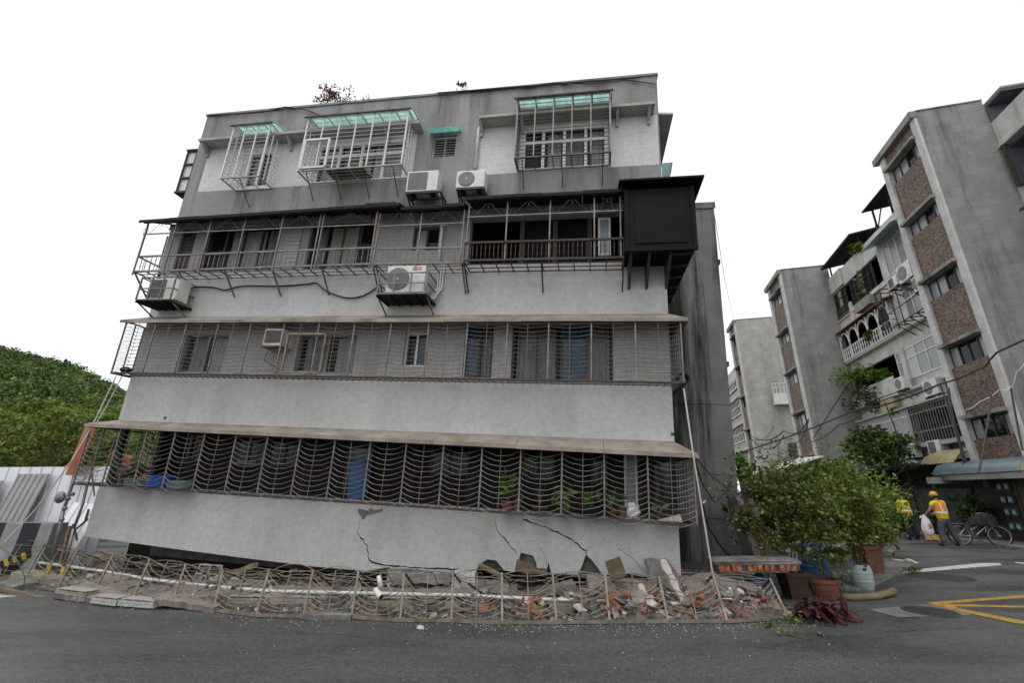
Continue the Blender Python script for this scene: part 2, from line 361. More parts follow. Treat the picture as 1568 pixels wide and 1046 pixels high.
def leaf_cloud(centers, size, up=.35, asp=2.2, jit=.5, droop=0.0):
    """diamond leaves at the given points -> (verts, faces) arrays"""
    c = np.asarray(centers, float); n = len(c)
    d = RNG.normal(size=(n, 3)); d[:, 2] = d[:, 2] * .6 - droop; d /= np.linalg.norm(d, axis=1)[:, None]
    nn = RNG.normal(size=(n, 3)); nn[:, 2] += up * 4; nn -= (nn * d).sum(1)[:, None] * d; nn /= np.linalg.norm(nn, axis=1)[:, None]
    s = np.cross(nn, d); L = (size * (1 + jit * RNG.normal(size=n)).clip(.4, 1.8))[:, None]
    v = np.stack([c - d * L * .5, c + s * L * .5 / asp + nn * L * .06, c + d * L * .5, c - s * L * .5 / asp + nn * L * .06], 1).reshape(-1, 3)
    return v
def leaf_obj(name, centers, size, mat, parent=None, matrix=None, **k):
    v = leaf_cloud(centers, size, **k); n = len(v) // 4
    me = bpy.data.meshes.new(name); me.vertices.add(len(v)); me.vertices.foreach_set('co', v.ravel())
    me.loops.add(4 * n); me.loops.foreach_set('vertex_index', np.arange(4 * n, dtype=np.int32))
    me.polygons.add(n); me.polygons.foreach_set('loop_start', np.arange(0, 4 * n, 4, dtype=np.int32))
    me.materials.append(mat); me.update(calc_edges=True); me.validate()
    o = bpy.data.objects.new(name, me); COL.objects.link(o)
    if parent is not None: o.parent = parent
    if matrix is not None: o.matrix_world = matrix
    return o
def lobes(c, r, nl, per, rl=(.3, .5), fill=.35, flat=.75):
    """points of a crown: leaf clumps set through an ellipsoid"""
    P = []
    c = np.array(c, float); r = np.array(r, float)
    for _ in range(nl):
        d = RNG.normal(size=3); d /= np.linalg.norm(d)
        q = c + d * r * RNG.uniform(fill, .92)
        a = RNG.uniform(*rl) * r.mean(); m = int(per * RNG.uniform(.6, 1.4))
        e = RNG.normal(size=(m, 3)); e /= np.linalg.norm(e, axis=1)[:, None]
        P.append(q + e * a * RNG.uniform(.35, 1.0, size=(m, 1)) ** .6 * np.array([1, 1, flat]))
    return np.concatenate(P)

# ------------------------------------------------------------------ where the photograph's points lie
CAMP = np.array([0, 0, CAM_H])
def ray(px, py):
    x = px - 784.0; y = 523.0 - py
    return np.array([x, FPX * cos(PITCH) - y * sin(PITCH), y * cos(PITCH) + FPX * sin(PITCH)]) / FPX
def G(px, py, z=0.0):
    d = ray(px, py); t = (z - CAM_H) / d[2]; p = CAMP + t * d; return Vector((p[0], p[1], z))
def AT(px, py, Y):
    d = ray(px, py); return Vector(CAMP + d * Y / d[1])
yaw, roll, tilt = -.15927, .05536, .02242
MBLD = Matrix.Translation((-9.1043, 10.5, .8807)) @ Matrix.Rotation(yaw, 4, 'Z') @ Matrix.Rotation(roll, 4, 'Y') @ Matrix.Rotation(tilt, 4, 'X')
BINV = MBLD.inverted()
def U(px, py, off=0.0):
    """point of the facade plane (pushed out by off) in the building's own u, z"""
    o = BINV @ Vector(CAMP); d = BINV.to_3x3() @ Vector(ray(px, py)); t = (-off - o.y) / d.y; p = o + d * t
    return p.x, p.z

# ================================================================== setting
big = MB(); big.sheet([[(-600, -60, -.06), (600, -60, -.06)], [(-600, 900, -.06), (600, 900, -.06)]])
tag(big.build('ground', GROUND), kind='structure')
rd = MB(); rd.sheet([[(-60 + 4 * i, -20 + 3 * j, .0) for i in range(36)] for j in range(26)])
tag(rd.build('road', ASPHALT), kind='structure')

# ================================================================== the tilted building
W, TOPZ = 12.13, 10.93
B = thing('apartment_building', 'tilting grey tiled apartment building with cracked walls above a crushed ground floor', 'building', matrix=MBLD)
def bp(mb, name, mat, parent=None, **k):          # a part (or sub-part) of the building, in its own frame
    return mb.build(name, mat, parent or B, **k)
def bpart_obj(): return B

def cells(u0, u1, z0, z1, holes, y0=0.0, y1=.2):
    mb = MB(); us = sorted({u0, u1, *[h[0] for h in holes], *[h[1] for h in holes]})
    for a, b in zip(us, us[1:]):
        if b - a < 1e-4: continue
        hs = sorted([h for h in holes if h[0] <= a + 1e-6 and h[1] >= b - 1e-6], key=lambda h: h[2]); z = z0
        for h in hs:
            if h[2] > z + 1e-4: mb.box(a, b, y0, y1, z, h[2])
            z = max(z, h[3])
        if z1 > z + 1e-4: mb.box(a, b, y0, y1, z, z1)
    return mb

# --- levels measured on the facade (z in the building's frame)
Z_P2, Z_C2, Z_P3, Z_C3, Z_P4, Z_C4, Z_W5, Z_E5 = 1.08, 2.43, 3.49, 4.93, 6.12, 7.52, 8.46, 9.80
# lowest band with its torn lower edge
low = [(133, 822), (260, 840), (390, 857), (480, 868), (560, 875), (596, 869), (600, 880), (640, 872), (668, 884), (700, 874), (727, 880), (733, 866), (746, 857), (760, 859), (772, 874), (788, 877),
       (792, 868), (797, 847), (806, 849), (816, 851), (821, 862), (823, 878), (836, 876), (840, 862), (844, 878), (884, 880), (891, 868), (897, 850), (906, 858), (914, 868), (922, 880), (926, 882), (960, 879), (985, 884), (1010, 880), (1043, 884)]
poly = [U(*p) for p in low]; poly[0] = (0, poly[0][1]); poly[-1] = (W, poly[-1][1])
# split into convex-ish strips: one quad column per pair of low points
mb = MB()
for (a, za), (b, zb) in zip(poly, poly[1:]):
    mb.hexa([(a, 0, za), (b, 0, zb), (b, .13, zb), (a, .13, za), (a, 0, Z_P2), (b, 0, Z_P2), (b, .13, Z_P2), (a, .13, Z_P2)])
lowband = bp(mb, 'facade_wall', TILE)
tag(lowband, 'light grey tiled band with cracks and a broken lower edge')
mb = MB(); mb.box(6.9, W - .05, .16, .3, .02, Z_P2 - .05); bp(mb, 'concrete_backing', CONC_BROKEN)
# patches of torn-off tile and the cracks
def crack(pts, wd=.008, name='crack'):
    mb = MB(); q = [U(*p) for p in pts]; fine = []
    for (a, za), (b, zb) in zip(q, q[1:]):
        n = max(2, int(math.hypot(b - a, zb - za) / .06))
        for i in range(n):
            t = i / n; fine.append((a + (b - a) * t + random.uniform(-.016, .016), za + (zb - za) * t + random.uniform(-.012, .012)))
    fine.append(q[-1])
    for i, ((a, za), (b, zb)) in enumerate(zip(fine, fine[1:])):
        k = wd * (.5 + .9 * random.random())
        mb.hexa([(a - k, -.004, za - k), (b + k, -.004, zb - k), (b + k, .001, zb - k), (a - k, .001, za - k), (a - k, -.004, za + k), (b + k, -.004, zb + k), (b + k, .001, zb + k), (a - k, .001, za + k)])
    return bp(mb, name, BLACK, lowband)
crack([(552, 800), (548, 815), (562, 836), (563, 852), (570, 862), (600, 867), (640, 870), (700, 873)], .010)
crack([(757, 800), (763, 815), (775, 825), (783, 838), (793, 849)], .007)
crack([(803, 796), (835, 808), (853, 815), (870, 825), (885, 833), (897, 845), (899, 853)], .009)
crack([(826, 840), (834, 852), (838, 866)], .004)
crack([(945, 840), (965, 852), (985, 875)], .003)
mbp = MB()
for pl in ([(548, 780), (586, 779), (584, 783), (566, 783), (556, 797), (550, 787)], [(590, 871), (660, 874), (668, 884), (600, 883)]):
    q = [U(*p) for p in pl]; q = [(x + random.uniform(-.02, .02), z + random.uniform(-.02, .02)) for (x0_, z0_), (x1_, z1_) in zip(q, q[1:] + q[:1]) for x, z in ((x0_, z0_), ((x0_ + x1_) / 2, (z0_ + z1_) / 2))]; c = (sum(x for x, _ in q) / len(q), sum(z for _, z in q) / len(q))
    q = sorted(q, key=lambda p: math.atan2(p[1] - c[1], p[0] - c[0])); mbp.prism(q, -.006, .0)
bp(mbp, 'spalled_patch', CONC_BROKEN, lowband)

# middle and upper bands
b3 = MB(); b3.box(0, W, 0, .2, Z_C2, Z_P3); tag(bp(b3, 'facade_wall', TILE))
mbk = MB()
for p in ((253, 640), (1030, 665)):
    u, z = U(*p); mbk.box(u - .03, u + .03, -.01, 0, z - .025, z + .025)
bp(mbk, 'wall_stub', STEEL_DARK)
b4 = MB(); b4.box(0, W, 0, .2, Z_C3, Z_P4); bp(b4, 'facade_wall', TILE)
b5 = MB(); b5.box(0, W, 0, .2, Z_C4, Z_W5); b5.box(0, W, 0, .2, Z_E5, TOPZ)
# the middle of the top floor is tiled wall, the sides were walled up with metal siding
uL, uR = U(640, 200)[0], U(735, 200)[0]
wu0, wz0 = U(660, 241); wu1, wz1 = U(700, 206)
b5b = cells(uL, uR, Z_W5, Z_E5, [(wu0, wu1, wz0, wz1)])
b5.v_off = 0
o5 = len(b5.v); b5.v += b5b.v; b5.f += [tuple(i + o5 for i in f) for f in b5b.f]; b5.mi += b5b.mi
b5.box(0, .38, 0, .2, Z_W5, Z_E5); b5.box(W - .03, W, 0, .2, Z_W5, Z_E5)
tag(bp(b5, 'facade_wall', TILE_TOP), 'dark weathered top band with rain streaks')
mb = MB(); mb.box(-.03, W + .03, -.03, .25, TOPZ, TOPZ + .06); bp(mb, 'coping', CONC)
# floors, rear volume and roof
mb = MB()
mb.box(.02, W - .02, .2, 7.6, Z_C2 + .02, Z_C2 + .2); mb.box(.02, W - .02, .13, 7.6, Z_P2 - .16, Z_P2 - .02)
mb.box(.02, W - .02, .2, 7.6, Z_P3 - .25, Z_P3 - .05); mb.box(.02, W - .02, .2, 7.6, Z_P4 - .25, Z_P4 - .05); mb.box(.02, W - .02, .2, 7.6, Z_W5 - .6, Z_W5 - .4)
mb.box(.02, W - .02, .2, 7.6, TOPZ - .95, TOPZ - .8)
mb.box(1.9, W - .02, 7.6, 7.8, .3, TOPZ - .05)
mb.box(.0, .2, .2, 7.6, Z_C2 + .2, TOPZ - .02); mb.box(W - .2, W, .2, 5.0, Z_C2 + .2, TOPZ - .02)
bp(mb, 'floor_slab', CONC_DARK)
mb = MB(); mb.box(W - 2.5, 14.62, 5.1, 7.9, -.6, 10.72); mb.box(W - .2, 14.66, 5.06, 5.1, 10.5, 10.72)
for z in (4.0, 2.03, .87): mb.box(W - 1, 14.625, 5.085, 5.1, z, z + .035)
tow = bp(mb, 'stair_tower', TOWER); tag(tow, 'dark concrete stair tower streaked with black soot behind the right end')
for z in (8.6, 5.2): mb = MB(); mb.box(14.62, 14.74, 5.3, 5.5, z, z + .14); bp(mb, 'pipe_bracket', STEEL_DARK, tow)
# 2nd floor: deep open balcony; back wall with doors, open left corner
u1 = U(255, 700, -1.3)[0]
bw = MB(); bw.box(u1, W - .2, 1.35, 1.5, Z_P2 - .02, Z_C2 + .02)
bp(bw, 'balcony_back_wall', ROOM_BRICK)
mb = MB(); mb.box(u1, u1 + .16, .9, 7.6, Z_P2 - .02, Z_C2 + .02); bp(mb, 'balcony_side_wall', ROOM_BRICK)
mb = MB(); mb.box(.02, u1 - .01, .25, 3.5, Z_C2 - .11, Z_C2 - .02); mb.box(.05, .15, .1, .2, Z_P2, Z_C2)
bp(mb, 'balcony_beam', TIN_DARK)
def simple_window(u0, u1, z0, z1, y, n=2, frame=STEEL, glass=GLASS, ft=.045, curt=(), back=True, parent=None, rows=1, name='window', fy=.06, room=.6):
    f = MB(); f.box(u0, u0 + ft, y, y + fy, z0, z1); f.box(u1 - ft, u1, y, y + fy, z0, z1); f.box(u0 + ft, u1 - ft, y, y + fy, z0, z0 + ft); f.box(u0 + ft, u1 - ft, y, y + fy, z1 - ft, z1)
    for i in range(1, n):
        u = u0 + (u1 - u0) * i / n; f.box(u - ft * .5, u + ft * .5, y + .004, y + fy - .004, z0 + ft, z1 - ft)
    zt = z1
    if rows == 2:
        zt = z0 + (z1 - z0) * .68; f.box(u0 + ft, u1 - ft, y - .002, y + fy - .002, zt - ft * .6, zt + ft * .6)
    fo = (bp(f, name, frame, parent) if parent is None or parent is B else f.build(name, frame, parent))
    for i in range(n):
        a, b = u0 + (u1 - u0) * i / n + ft * .6, u0 + (u1 - u0) * (i + 1) / n - ft * .6
        g = MB(); yy = y + fy * .4 + (.012 if i % 2 else 0); g.box(a, b, yy, yy + .006, z0 + ft, z1 - ft)
        gl = glass[i % len(glass)] if isinstance(glass, (list, tuple)) else glass
        bp(g, 'pane', gl, fo)
    for (a, b, m, fold) in curt:
        c = MB(); A, Bb = u0 + (u1 - u0) * a, u0 + (u1 - u0) * b; k = max(6, int((Bb - A) / .03))
        c.sheet([[(A + (Bb - A) * i / k, y + .16 + .022 * sin(i * 1.9) + .012 * sin(i * .63 + j), z0 + .02 + (z1 - z0 - .04) * j / 3 + 0) for i in range(k + 1)] for j in range(4)])
        bp(c, 'curtain', m, fo)
    if back:
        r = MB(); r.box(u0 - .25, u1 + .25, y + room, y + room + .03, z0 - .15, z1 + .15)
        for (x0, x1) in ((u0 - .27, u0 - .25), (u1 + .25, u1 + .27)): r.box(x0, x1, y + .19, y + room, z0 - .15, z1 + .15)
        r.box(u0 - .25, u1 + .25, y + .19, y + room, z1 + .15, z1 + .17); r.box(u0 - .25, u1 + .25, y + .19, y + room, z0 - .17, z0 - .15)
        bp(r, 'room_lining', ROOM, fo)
    return fo
# doors and windows behind the 2nd floor cage
for (xa, xb, fr, gl, n) in ((272, 308, STEEL_DARK, GLASS, 2), (355, 405, STEEL, GLASS, 2), (412, 460, STEEL_DARK, GLASS, 2), (532, 572, STEEL_DARK, GLASS_BLUE, 1), (660, 720, STEEL_DARK, GLASS, 2), (800, 850, STEEL_DARK, GLASS, 2), (905, 930, STEEL_DARK, GLASS, 1), (955, 975, WHITE_STEEL, GLASS_GREY, 1)):
    a, b = U(xa, 700, -1.3)[0], U(xb, 700, -1.3)[0]
    simple_window(a, b, Z_P2 + (.05 if n == 1 or xa == 263 else .55), Z_C2 - .12, 1.27, n, fr, gl, back=False)

# ---- a bellied security cage: posts, hanging wires, rails
def cage_front(name, uL, uR, zt_l, zt_r, zb, off, posts, nw, sag, belly, parent_label=None, mat=STEEL, top_off=None, side_r=0.0, side_l=0.0, dense=1.0, mid=True, side_n=(5, 5)):
    yt = -(top_off if top_off is not None else off); yb = -off
    base = MB(); base.bar((uL, yb, zb), (uR, yb, zb), .045, .04); base.bar((uL, yt, zt_l), (uR, yt, zt_r), .03)
    for u in (uL, uR): base.bar((u, yb, zb), (u, 0, zb), .035)
    base.bar((uL, yb * .5, zb - .01), (uR, yb * .5, zb - .01), .02)
    k = int((uR - uL) / .14)
    for i in range(k + 1):
        u = uL + (uR - uL) * i / k; base.bar((u, yb, zb + .008), (u, 0, zb + .008), .009)
    root = bp(base, name, STEEL_DARK)
    ztop = lambda u: zt_l + (zt_r - zt_l) * (u - uL) / (uR - uL)
    for u in posts:
        p = MB(); p.bar((u, yb, zb), (u, yt, ztop(u)), .026, .026); bp(p, 'post', mat, root)
    wire = MB()
    def span(a, b, za, zb_, extra=0):      # a, b: (u,y) columns
        for i in range(nw):
            t = (i + .6) / nw; pts = []
            for j in range(9):
                s = j / 8; e = 4 * s * (1 - s)
                u = a[0] + (b[0] - a[0]) * s; z = za + (zb_ - za) * t - sag * e * (1 + random.uniform(-.12, .12))
                y = a[1] + (b[1] - a[1]) * s + (yt - yb) * t * (1 if a[1] == b[1] else 0) - belly * e
                pts.append((u, y, z))
            wire.tube(pts, .0052, 4, cap=False)
    for a, b in zip(posts, posts[1:]):
        span((a, yb), (b, yb), zb, ztop((a + b) / 2))
        if mid:
            m = (a + b) / 2; wire.tube([(m, yb - belly * .9, zb), (m, (yb + yt) / 2 - belly * .9, (zb + ztop(m)) / 2), (m, yt - belly * .9, ztop(m))], .006, 4)
    for (u, dp, n, sgn) in ((posts[-1], side_r, side_n[1], 1), (posts[0], side_l, side_n[0], -1)):
        if not dp: continue
        for i in range(n):
            y0, y1_ = yb + dp * i / n, yb + dp * (i + 1) / n
            q = MB(); q.bar((u, y1_, zb), (u, y1_, ztop(u)), .022); bp(q, 'post', mat, root)
            for j in range(nw):
                z = zb + (ztop(u) - zb) * (j + .6) / nw
                wire.tube([(u + sgn * belly * 4 * s * (1 - s), y0 + (y1_ - y0) * s, z - sag * .9 * 4 * s * (1 - s)) for s in (0, .2, .4, .6, .8, 1)], .0052, 4, cap=False)
        fr = MB(); fr.bar((u, yb, zb), (u, yb + dp, zb), .04); bp(fr, 'side_rail', STEEL_DARK, root); fr = MB(); fr.bar((u, yb, ztop(u)), (u, yb + dp, ztop(u)), .03); bp(fr, 'side_rail', STEEL_DARK, root)
    bp(wire, 'wires', mat, root)
    return root
# 2nd floor cage
tops2 = [146, 186, 227, 270, 315, 363, 411, 461, 514, 568, 623, 680, 739, 798, 861, 925, 991, 1061]
ps2 = [U(x, 655 + (x - 146) * .048, .45)[0] for x in tops2]
ps2[0] = -.12
cage2 = cage_front('balcony_cage', ps2[0], ps2[-1], 2.25, 2.16, 1.07, .45, ps2, 12, .105, .05, side_r=1.6, side_l=1.5, side_n=(5, 6))
# leftover bent sub-frame at the left corner of the cage
mb = MB()
for a, b in (((128, 720), (150, 718)), ((140, 705), (152, 760)), ((131, 735), (142, 712))):
    (ua, za), (ub, zb) = U(*a, .46), U(*b, .3); mb.bar((ua, -.48, za), (ub, -.4, zb), .022)
bp(mb, 'bent_bracket', STEEL, cage2)
# 3rd floor cage
n3 = 15
ps3 = [-.02 + (12.26 + .02) * i / n3 for i in range(n3 + 1)]
cage3 = cage_front('window_cage', ps3[0], ps3[-1], 4.68, 4.66, 3.46, .45, ps3, 14, .05, .035, side_r=1.3, side_l=.45, side_n=(2, 6))
# extra frame of an opening hatch in the 3rd floor cage
(ua, za), (ub, zb) = U(443, 512, .46), U(490, 571, .46); mb = MB()
mb.bar((ua, -.475, zb), (ua, -.475, za), .04); mb.bar((ub, -.475, zb), (ub, -.475, za), .04); mb.bar((ua, -.475, za), (ub, -.475, za), .04); mb.bar((ua, -.475, zb), (ub, -.475, zb), .04)
bp(mb, 'hatch_frame', STEEL_OLD, cage3)

# ---- tin canopies over the balconies
def canopy(name, uL, uR, zw, zfL, zfR, off, mat, th=.025, over_r=0.0, over_l=0.0, seams=8, under=None):
    mb = MB(); k = seams
    for i in range(k):
        a = uL + (uR - uL) * i / k; b = uL + (uR - uL) * (i + 1) / k - .006; dz = random.uniform(-.008, .008)
        fa, fb = zfL + (zfR - zfL) * i / k + dz, zfL + (zfR - zfL) * (i + 1) / k + dz
        wa, wb = a, b
        if i == 0 and over_l: wa = a + over_l
        if i == k - 1 and over_r: wb = b - over_r
        mb.hexa([(a, -off, fa), (b, -off, fb), (wb, .0, zw), (wa, .0, zw), (a, -off, fa + th), (b, -off, fb + th), (wb, 0, zw + th), (wa, 0, zw + th)])
        mb.hexa([(a, -off - .012, fa - .045), (b, -off - .012, fb - .045), (b, -off, fb - .045), (a, -off, fa - .045), (a, -off - .012, fa + th), (b, -off - .012, fb + th), (b, -off, fb + th), (a, -off, fa + th)])
    o = bp(mb, name, mat)
    for i in range(int((uR - uL) / .9) + 1):
        s = MB()
        u = uL + .2 + (uR - uL - .4) * i / int((uR - uL) / .9); f = zfL + (zfR - zfL) * (u - uL) / (uR - uL)
        s.bar((u, -off + .03, f - .02), (u, 0, zw - .03), .03); bp(s, 'bracket', STEEL_DARK, o)
    s = MB(); s.bar((uL + .1, -off + .04, zfL - .03), (uR - .1, -off + .04, zfR - .03), .03)
    bp(s, 'edge_beam', STEEL_DARK, o)
    return o
can2 = canopy('balcony_canopy', -.16, 12.42, Z_C2 + .0, 2.285, 2.20, .55, TIN, over_l=.12, over_r=.3)
can3 = canopy('balcony_canopy', -.14, 12.40, Z_C3 + .0, 4.69, 4.66, .5, TIN, over_l=.12, over_r=.3)
# side returns of the canopies on the right-hand end
for zw, zf in ((Z_C2, 2.20), (Z_C3, 4.66)):
    mb = MB(); mb.hexa([(12.13, 0, zw), (12.42, -.5, zf), (12.42, 4.9, zf), (12.13, 4.9, zw), (12.13, 0, zw + .02), (12.42, -.5, zf + .02), (12.42, 4.9, zf + .02), (12.13, 4.9, zw + .02)])
    bp(mb, 'side_canopy', TIN)

# ---- 3rd floor wall and windows
def uz(x0, y0, x1, y1, off=0):
    a, zb = U(x0, y1, off); b, zt = U(x1, y0, off); return a, b, zb, zt
W3 = [uz(270, 512, 352, 570), uz(448, 512, 548, 571), uz(615, 508, 656, 561), uz(707, 498, 757, 578), uz(781, 497, 938, 584)]
W3 = [(a, b, max(zb, Z_P3 + .03), min(zt, Z_C3 - .1)) for a, b, zb, zt in W3]
bp(cells(0, W, Z_P3, Z_C3, W3), 'window_wall', TILE_WIN)
simple_window(*W3[0], .08, 2, STEEL, [GLASS_CLEAR, GLASS_CLEAR], curt=((.02, .45, CURT_GREY, 0), (.5, .98, CURT, 0)))
simple_window(*W3[1], .08, 2, STEEL, [GLASS_CLEAR, GLASS_CLEAR], curt=((.05, .42, CURT_GREY, 0), (.6, .97, CURT, 0)))
simple_window(*W3[2], .08, 2, WHITE_STEEL, [GLASS, GLASS_BLUE], curt=())
simple_window(*W3[3], .08, 2, STEEL_DARK, [GLASS_BLUE, GLASS_CLEAR], curt=((.1, .5, CURT, 0), (.55, .95, CURT_GREY, 0)))
simple_window(*W3[4], .08, 4, STEEL_DARK, [GLASS_CLEAR, GLASS_CLEAR, GLASS_BLUE, GLASS_CLEAR], curt=((.04, .44, CURT_GREY, 0), (.50, .70, CURT, 0), (.73, .97, CURT_GREY, 0)))

# ---- 4th floor wall and windows
W4 = [uz(240, 352, 262, 415), uz(263, 352, 303, 415), uz(304, 352, 428, 413), uz(465, 342, 575, 408), uz(630, 346, 674, 384)]
r4 = uz(716, 325, 952, 398)
W4r = [(r4[0], 11.3, Z_P4 + .02, 7.3)]
W4 = [(a, b, Z_P4 + .02 if i != 4 else zb, 7.36 if i != 4 else zt) for i, (a, b, zb, zt) in enumerate(W4)]
bp(cells(0, W, Z_P4, Z_C4, W4 + W4r), 'window_wall', TILE_WIN)
simple_window(*W4[0], .08, 1, STEEL_DARK, GLASS)
s = MB(); a, b, zb, zt = W4[1]; n = 26
for i in range(n): s.box(a, b, .06 + .012 * (i % 2), .09, zb + (zt - zb) * i / n, zb + (zt - zb) * (i + .94) / n)
bp(s, 'roller_shutter', STEEL_DARK)
simple_window(*W4[2], .08, 4, STEEL_DARK, GLASS_CLEAR, curt=((.27, .76, CURT, 0), (.78, .97, CURT_GREY, 0)))
simple_window(*W4[3], .08, 4, STEEL_DARK, GLASS_CLEAR, curt=((.05, .2, CURT_GREY, 0), (.26, .74, CURT, 0)))
simple_window(*W4[4], .08, 2, STEEL_DARK, [GLASS_GREY, GLASS])
# dark glazed front of the right-hand flat: posts, blinds and one reflecting casement
mb = MB(); u0, u1, zb, zt = W4r[0]
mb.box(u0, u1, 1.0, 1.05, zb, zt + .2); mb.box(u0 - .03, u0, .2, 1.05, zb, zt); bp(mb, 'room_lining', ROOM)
mb = MB()
for x0, x1 in ((800, 848), (850, 900)):
    a, b, _, _ = uz(x0, 335, x1, 395); mb.box(a, b, .3, .34, zb, zt)
bp(mb, 'roller_shutter', CHAR)
mb = MB()
for x in (797, 849, 903): a = U(x, 360)[0]; mb.box(a - .05, a + .05, .22, .3, zb, zt)
bp(mb, 'door_frame', STEEL_DARK)
a, b, c, d = uz(916, 332, 935, 390); simple_window(a, b, c, d, .02, 1, WHITE_STEEL, GLASS_GREY, back=False)
# white shutter between windows
a, b, c, d = uz(431, 335, 468, 410); s = MB(); n = 22
for i in range(n): s.box(a, b, -.02 - .012 * (i % 2), -.001, Z_P4 + .02 + (Z_C4 - Z_P4 - .15) * i / n, Z_P4 + .02 + (Z_C4 - Z_P4 - .15) * (i + .92) / n)
bp(s, 'louvred_panel', SHEET_GREY)
# 4th floor canopies
c4a = canopy('balcony_canopy', -.3, U(612, 315, .65)[0], Z_C4 + .02, 7.22, 7.34, .65, TIN_DARK, th=.03)
c4b = canopy('balcony_canopy', U(613, 322, .65)[0], U(711, 315, .65)[0], Z_C4, 7.24, 7.27, .62, TIN_DARK, th=.03, seams=3)
c4c = canopy('balcony_canopy', U(712, 305, .65)[0], U(955, 297, .65)[0], Z_C4 + .03, 7.40, 7.40, .65, TIN_DARK, th=.03, seams=4)
# scrollwork strip and posts under the canopy edge
def scroll_strip(x0, x1, off, z_of, posts, dz=.33):
    a, b = U(x0, 330, off)[0], U(x1, 330, off)[0]; mb = MB(); zt = z_of
    mb.bar((a, -off, zt - dz), (b, -off, zt - dz), .025)
    us = [U(x, 340, off)[0] for x in posts]
    for u in us: mb.bar((u, -off, zt - 1.42), (u, -off, zt), .028)
    for a_, b_ in zip(us, us[1:]):
        if b_ - a_ < .3: continue
        m = (a_ + b_) / 2
        for sgn in (-1, 1):
            e = a_ if sgn < 0 else b_
            mb.tube([(e - sgn * .07 * cos(t), -off, zt - dz + .09 + .07 * sin(t)) for t in np.linspace(-1.2, 4.2, 12)], .006, 4)
            mb.tube([(m + sgn * .05 + sgn * .05 * cos(t), -off, zt - .07 + .05 * sin(t)) for t in np.linspace(0, 4.7, 10)], .006, 4)
            mb.tube([(e - sgn * .12, -off, zt - dz + .02), (m + sgn * .06, -off, zt - .04)], .006, 4)
    return bp(mb, 'scrollwork_rail', STEEL)
scroll_strip(228, 580, .52, 7.26, [228, 272, 324, 376, 433, 490, 495, 576])
scroll_strip(580, 712, .5, 7.22, [581, 645, 710])
scroll_strip(715, 955, .52, 7.34, [717, 776, 842, 910, 950])
# balcony railings
def railing(name, p0, p1, q0, q1, off, nb, mat, bal='twist', floor=True, side_l=False):
    (a, za), (b, zb) = U(*p0, off), U(*p1, off); (c, zc), (d, zd) = U(*q0, off), U(*q1, off)
    mb = MB(); mb.bar((a, -off, za), (b, -off, zb), .035, .04); mb.bar((c, -off, zc), (d, -off, zd), .04, .04)
    if floor:
        for t in (.33, .66, 1.0): mb.bar((c, -off + off * t, zc), (d, -off + off * t, zd), .02)
        k = int((d - c) / .32)
        for i in range(k + 1): u = c + (d - c) * i / k; mb.bar((u, -off, zc + (zd - zc) * i / k - .005), (u, 0, zc + (zd - zc) * i / k - .005), .022)
        m = max(2, int((d - c) / 1.1))
        for i in range(m + 1): u = c + (d - c) * i / m; zz = zc + (zd - zc) * i / m; mb.bar((u, -off * .95, zz - .01), (u, -.01, zz - .5), .03)
    root = bp(mb, name, mat)
    bb = MB()
    for i in range(nb + 1):
        t = i / nb; u0, z0, u1_, z1_ = c + (d - c) * t, zc + (zd - zc) * t, a + (b - a) * t, za + (zb - za) * t
        bb.tube([(u0 + (u1_ - u0) * k / 6, -off, z0 + (z1_ - z0) * k / 6) for k in range(7)], [.007, .007, .013, .008, .013, .007, .007] if bal == 'twist' else .007, 5)
    bp(bb, 'balusters', mat, root)
    if side_l:
        sd = MB()
        for (z0, z1_) in ((za, za), (zc, zc)): sd.bar((a if z0 == za else c, -off, z0), (a if z0 == za else c, .9, z1_), .03)
        for i in range(8): sd.tube([(c, -off + .17 * i, zc), (a, -off + .17 * i, za)], .007, 5)
        for i in range(3): sd.bar((a, -off + .55 * i, za), (a - .0, -off + .55 * i, 7.2), .025)
        bp(sd, 'side_rail', mat, root)
    return root
railing('balcony_railing', (212, 393), (574, 379), (205, 416), (570, 404), .5, 46, STEEL, side_l=True)
railing('balcony_railing', (578, 381), (707, 379), (575, 404), (707, 402), .5, 14, STEEL, bal='plain')
railing('balcony_railing', (712, 372), (955, 365), (710, 399), (955, 394), .55, 36, STEEL_DARK)
# the charcoal box closing the right-hand balcony
a, zt0 = U(957, 300, .75); b, zb0 = U(1066, 379, .75)
mb = MB(); y = -.75
mb.hexa([(a, y, zb0), (b, y, zb0), (b, 4.9, zb0), (a, .0, zb0), (a, y, 7.33), (b, y, 7.33), (b, 4.9, 7.33), (a, .0, 7.33)])
box4 = bp(mb, 'enclosed_balcony', CHAR); tag(box4, 'charcoal clad box enclosing the corner balcony')
mb = MB(); mb.box(a + .18, b - .14, y - .02, y, zb0 + .12, 7.2)
bp(mb, 'cladding_panel', CHAR, box4)
mb = MB(); mb.box(a - .02, b + .03, y - .04, y + .02, zb0 - .05, zb0 + .02); mb.box(a - .02, a + .06, y - .03, y, zb0 + .02, 7.33); mb.box(b - .05, b + .03, y - .03, y, zb0 + .02, 7.33); bp(mb, 'edge_trim', CHAR, box4)
mb = MB(); mb.hexa([(a - .12, y - .18, 7.42), (b + .2, y - .18, 7.42), (b + .25, 4.9, 7.42), (a - .12, 0, 7.7), (a - .12, y - .18, 7.46), (b + .2, y - .18, 7.46), (b + .25, 4.9, 7.46), (a - .12, 0, 7.74)])
bp(mb, 'box_roof', CHAR, box4)
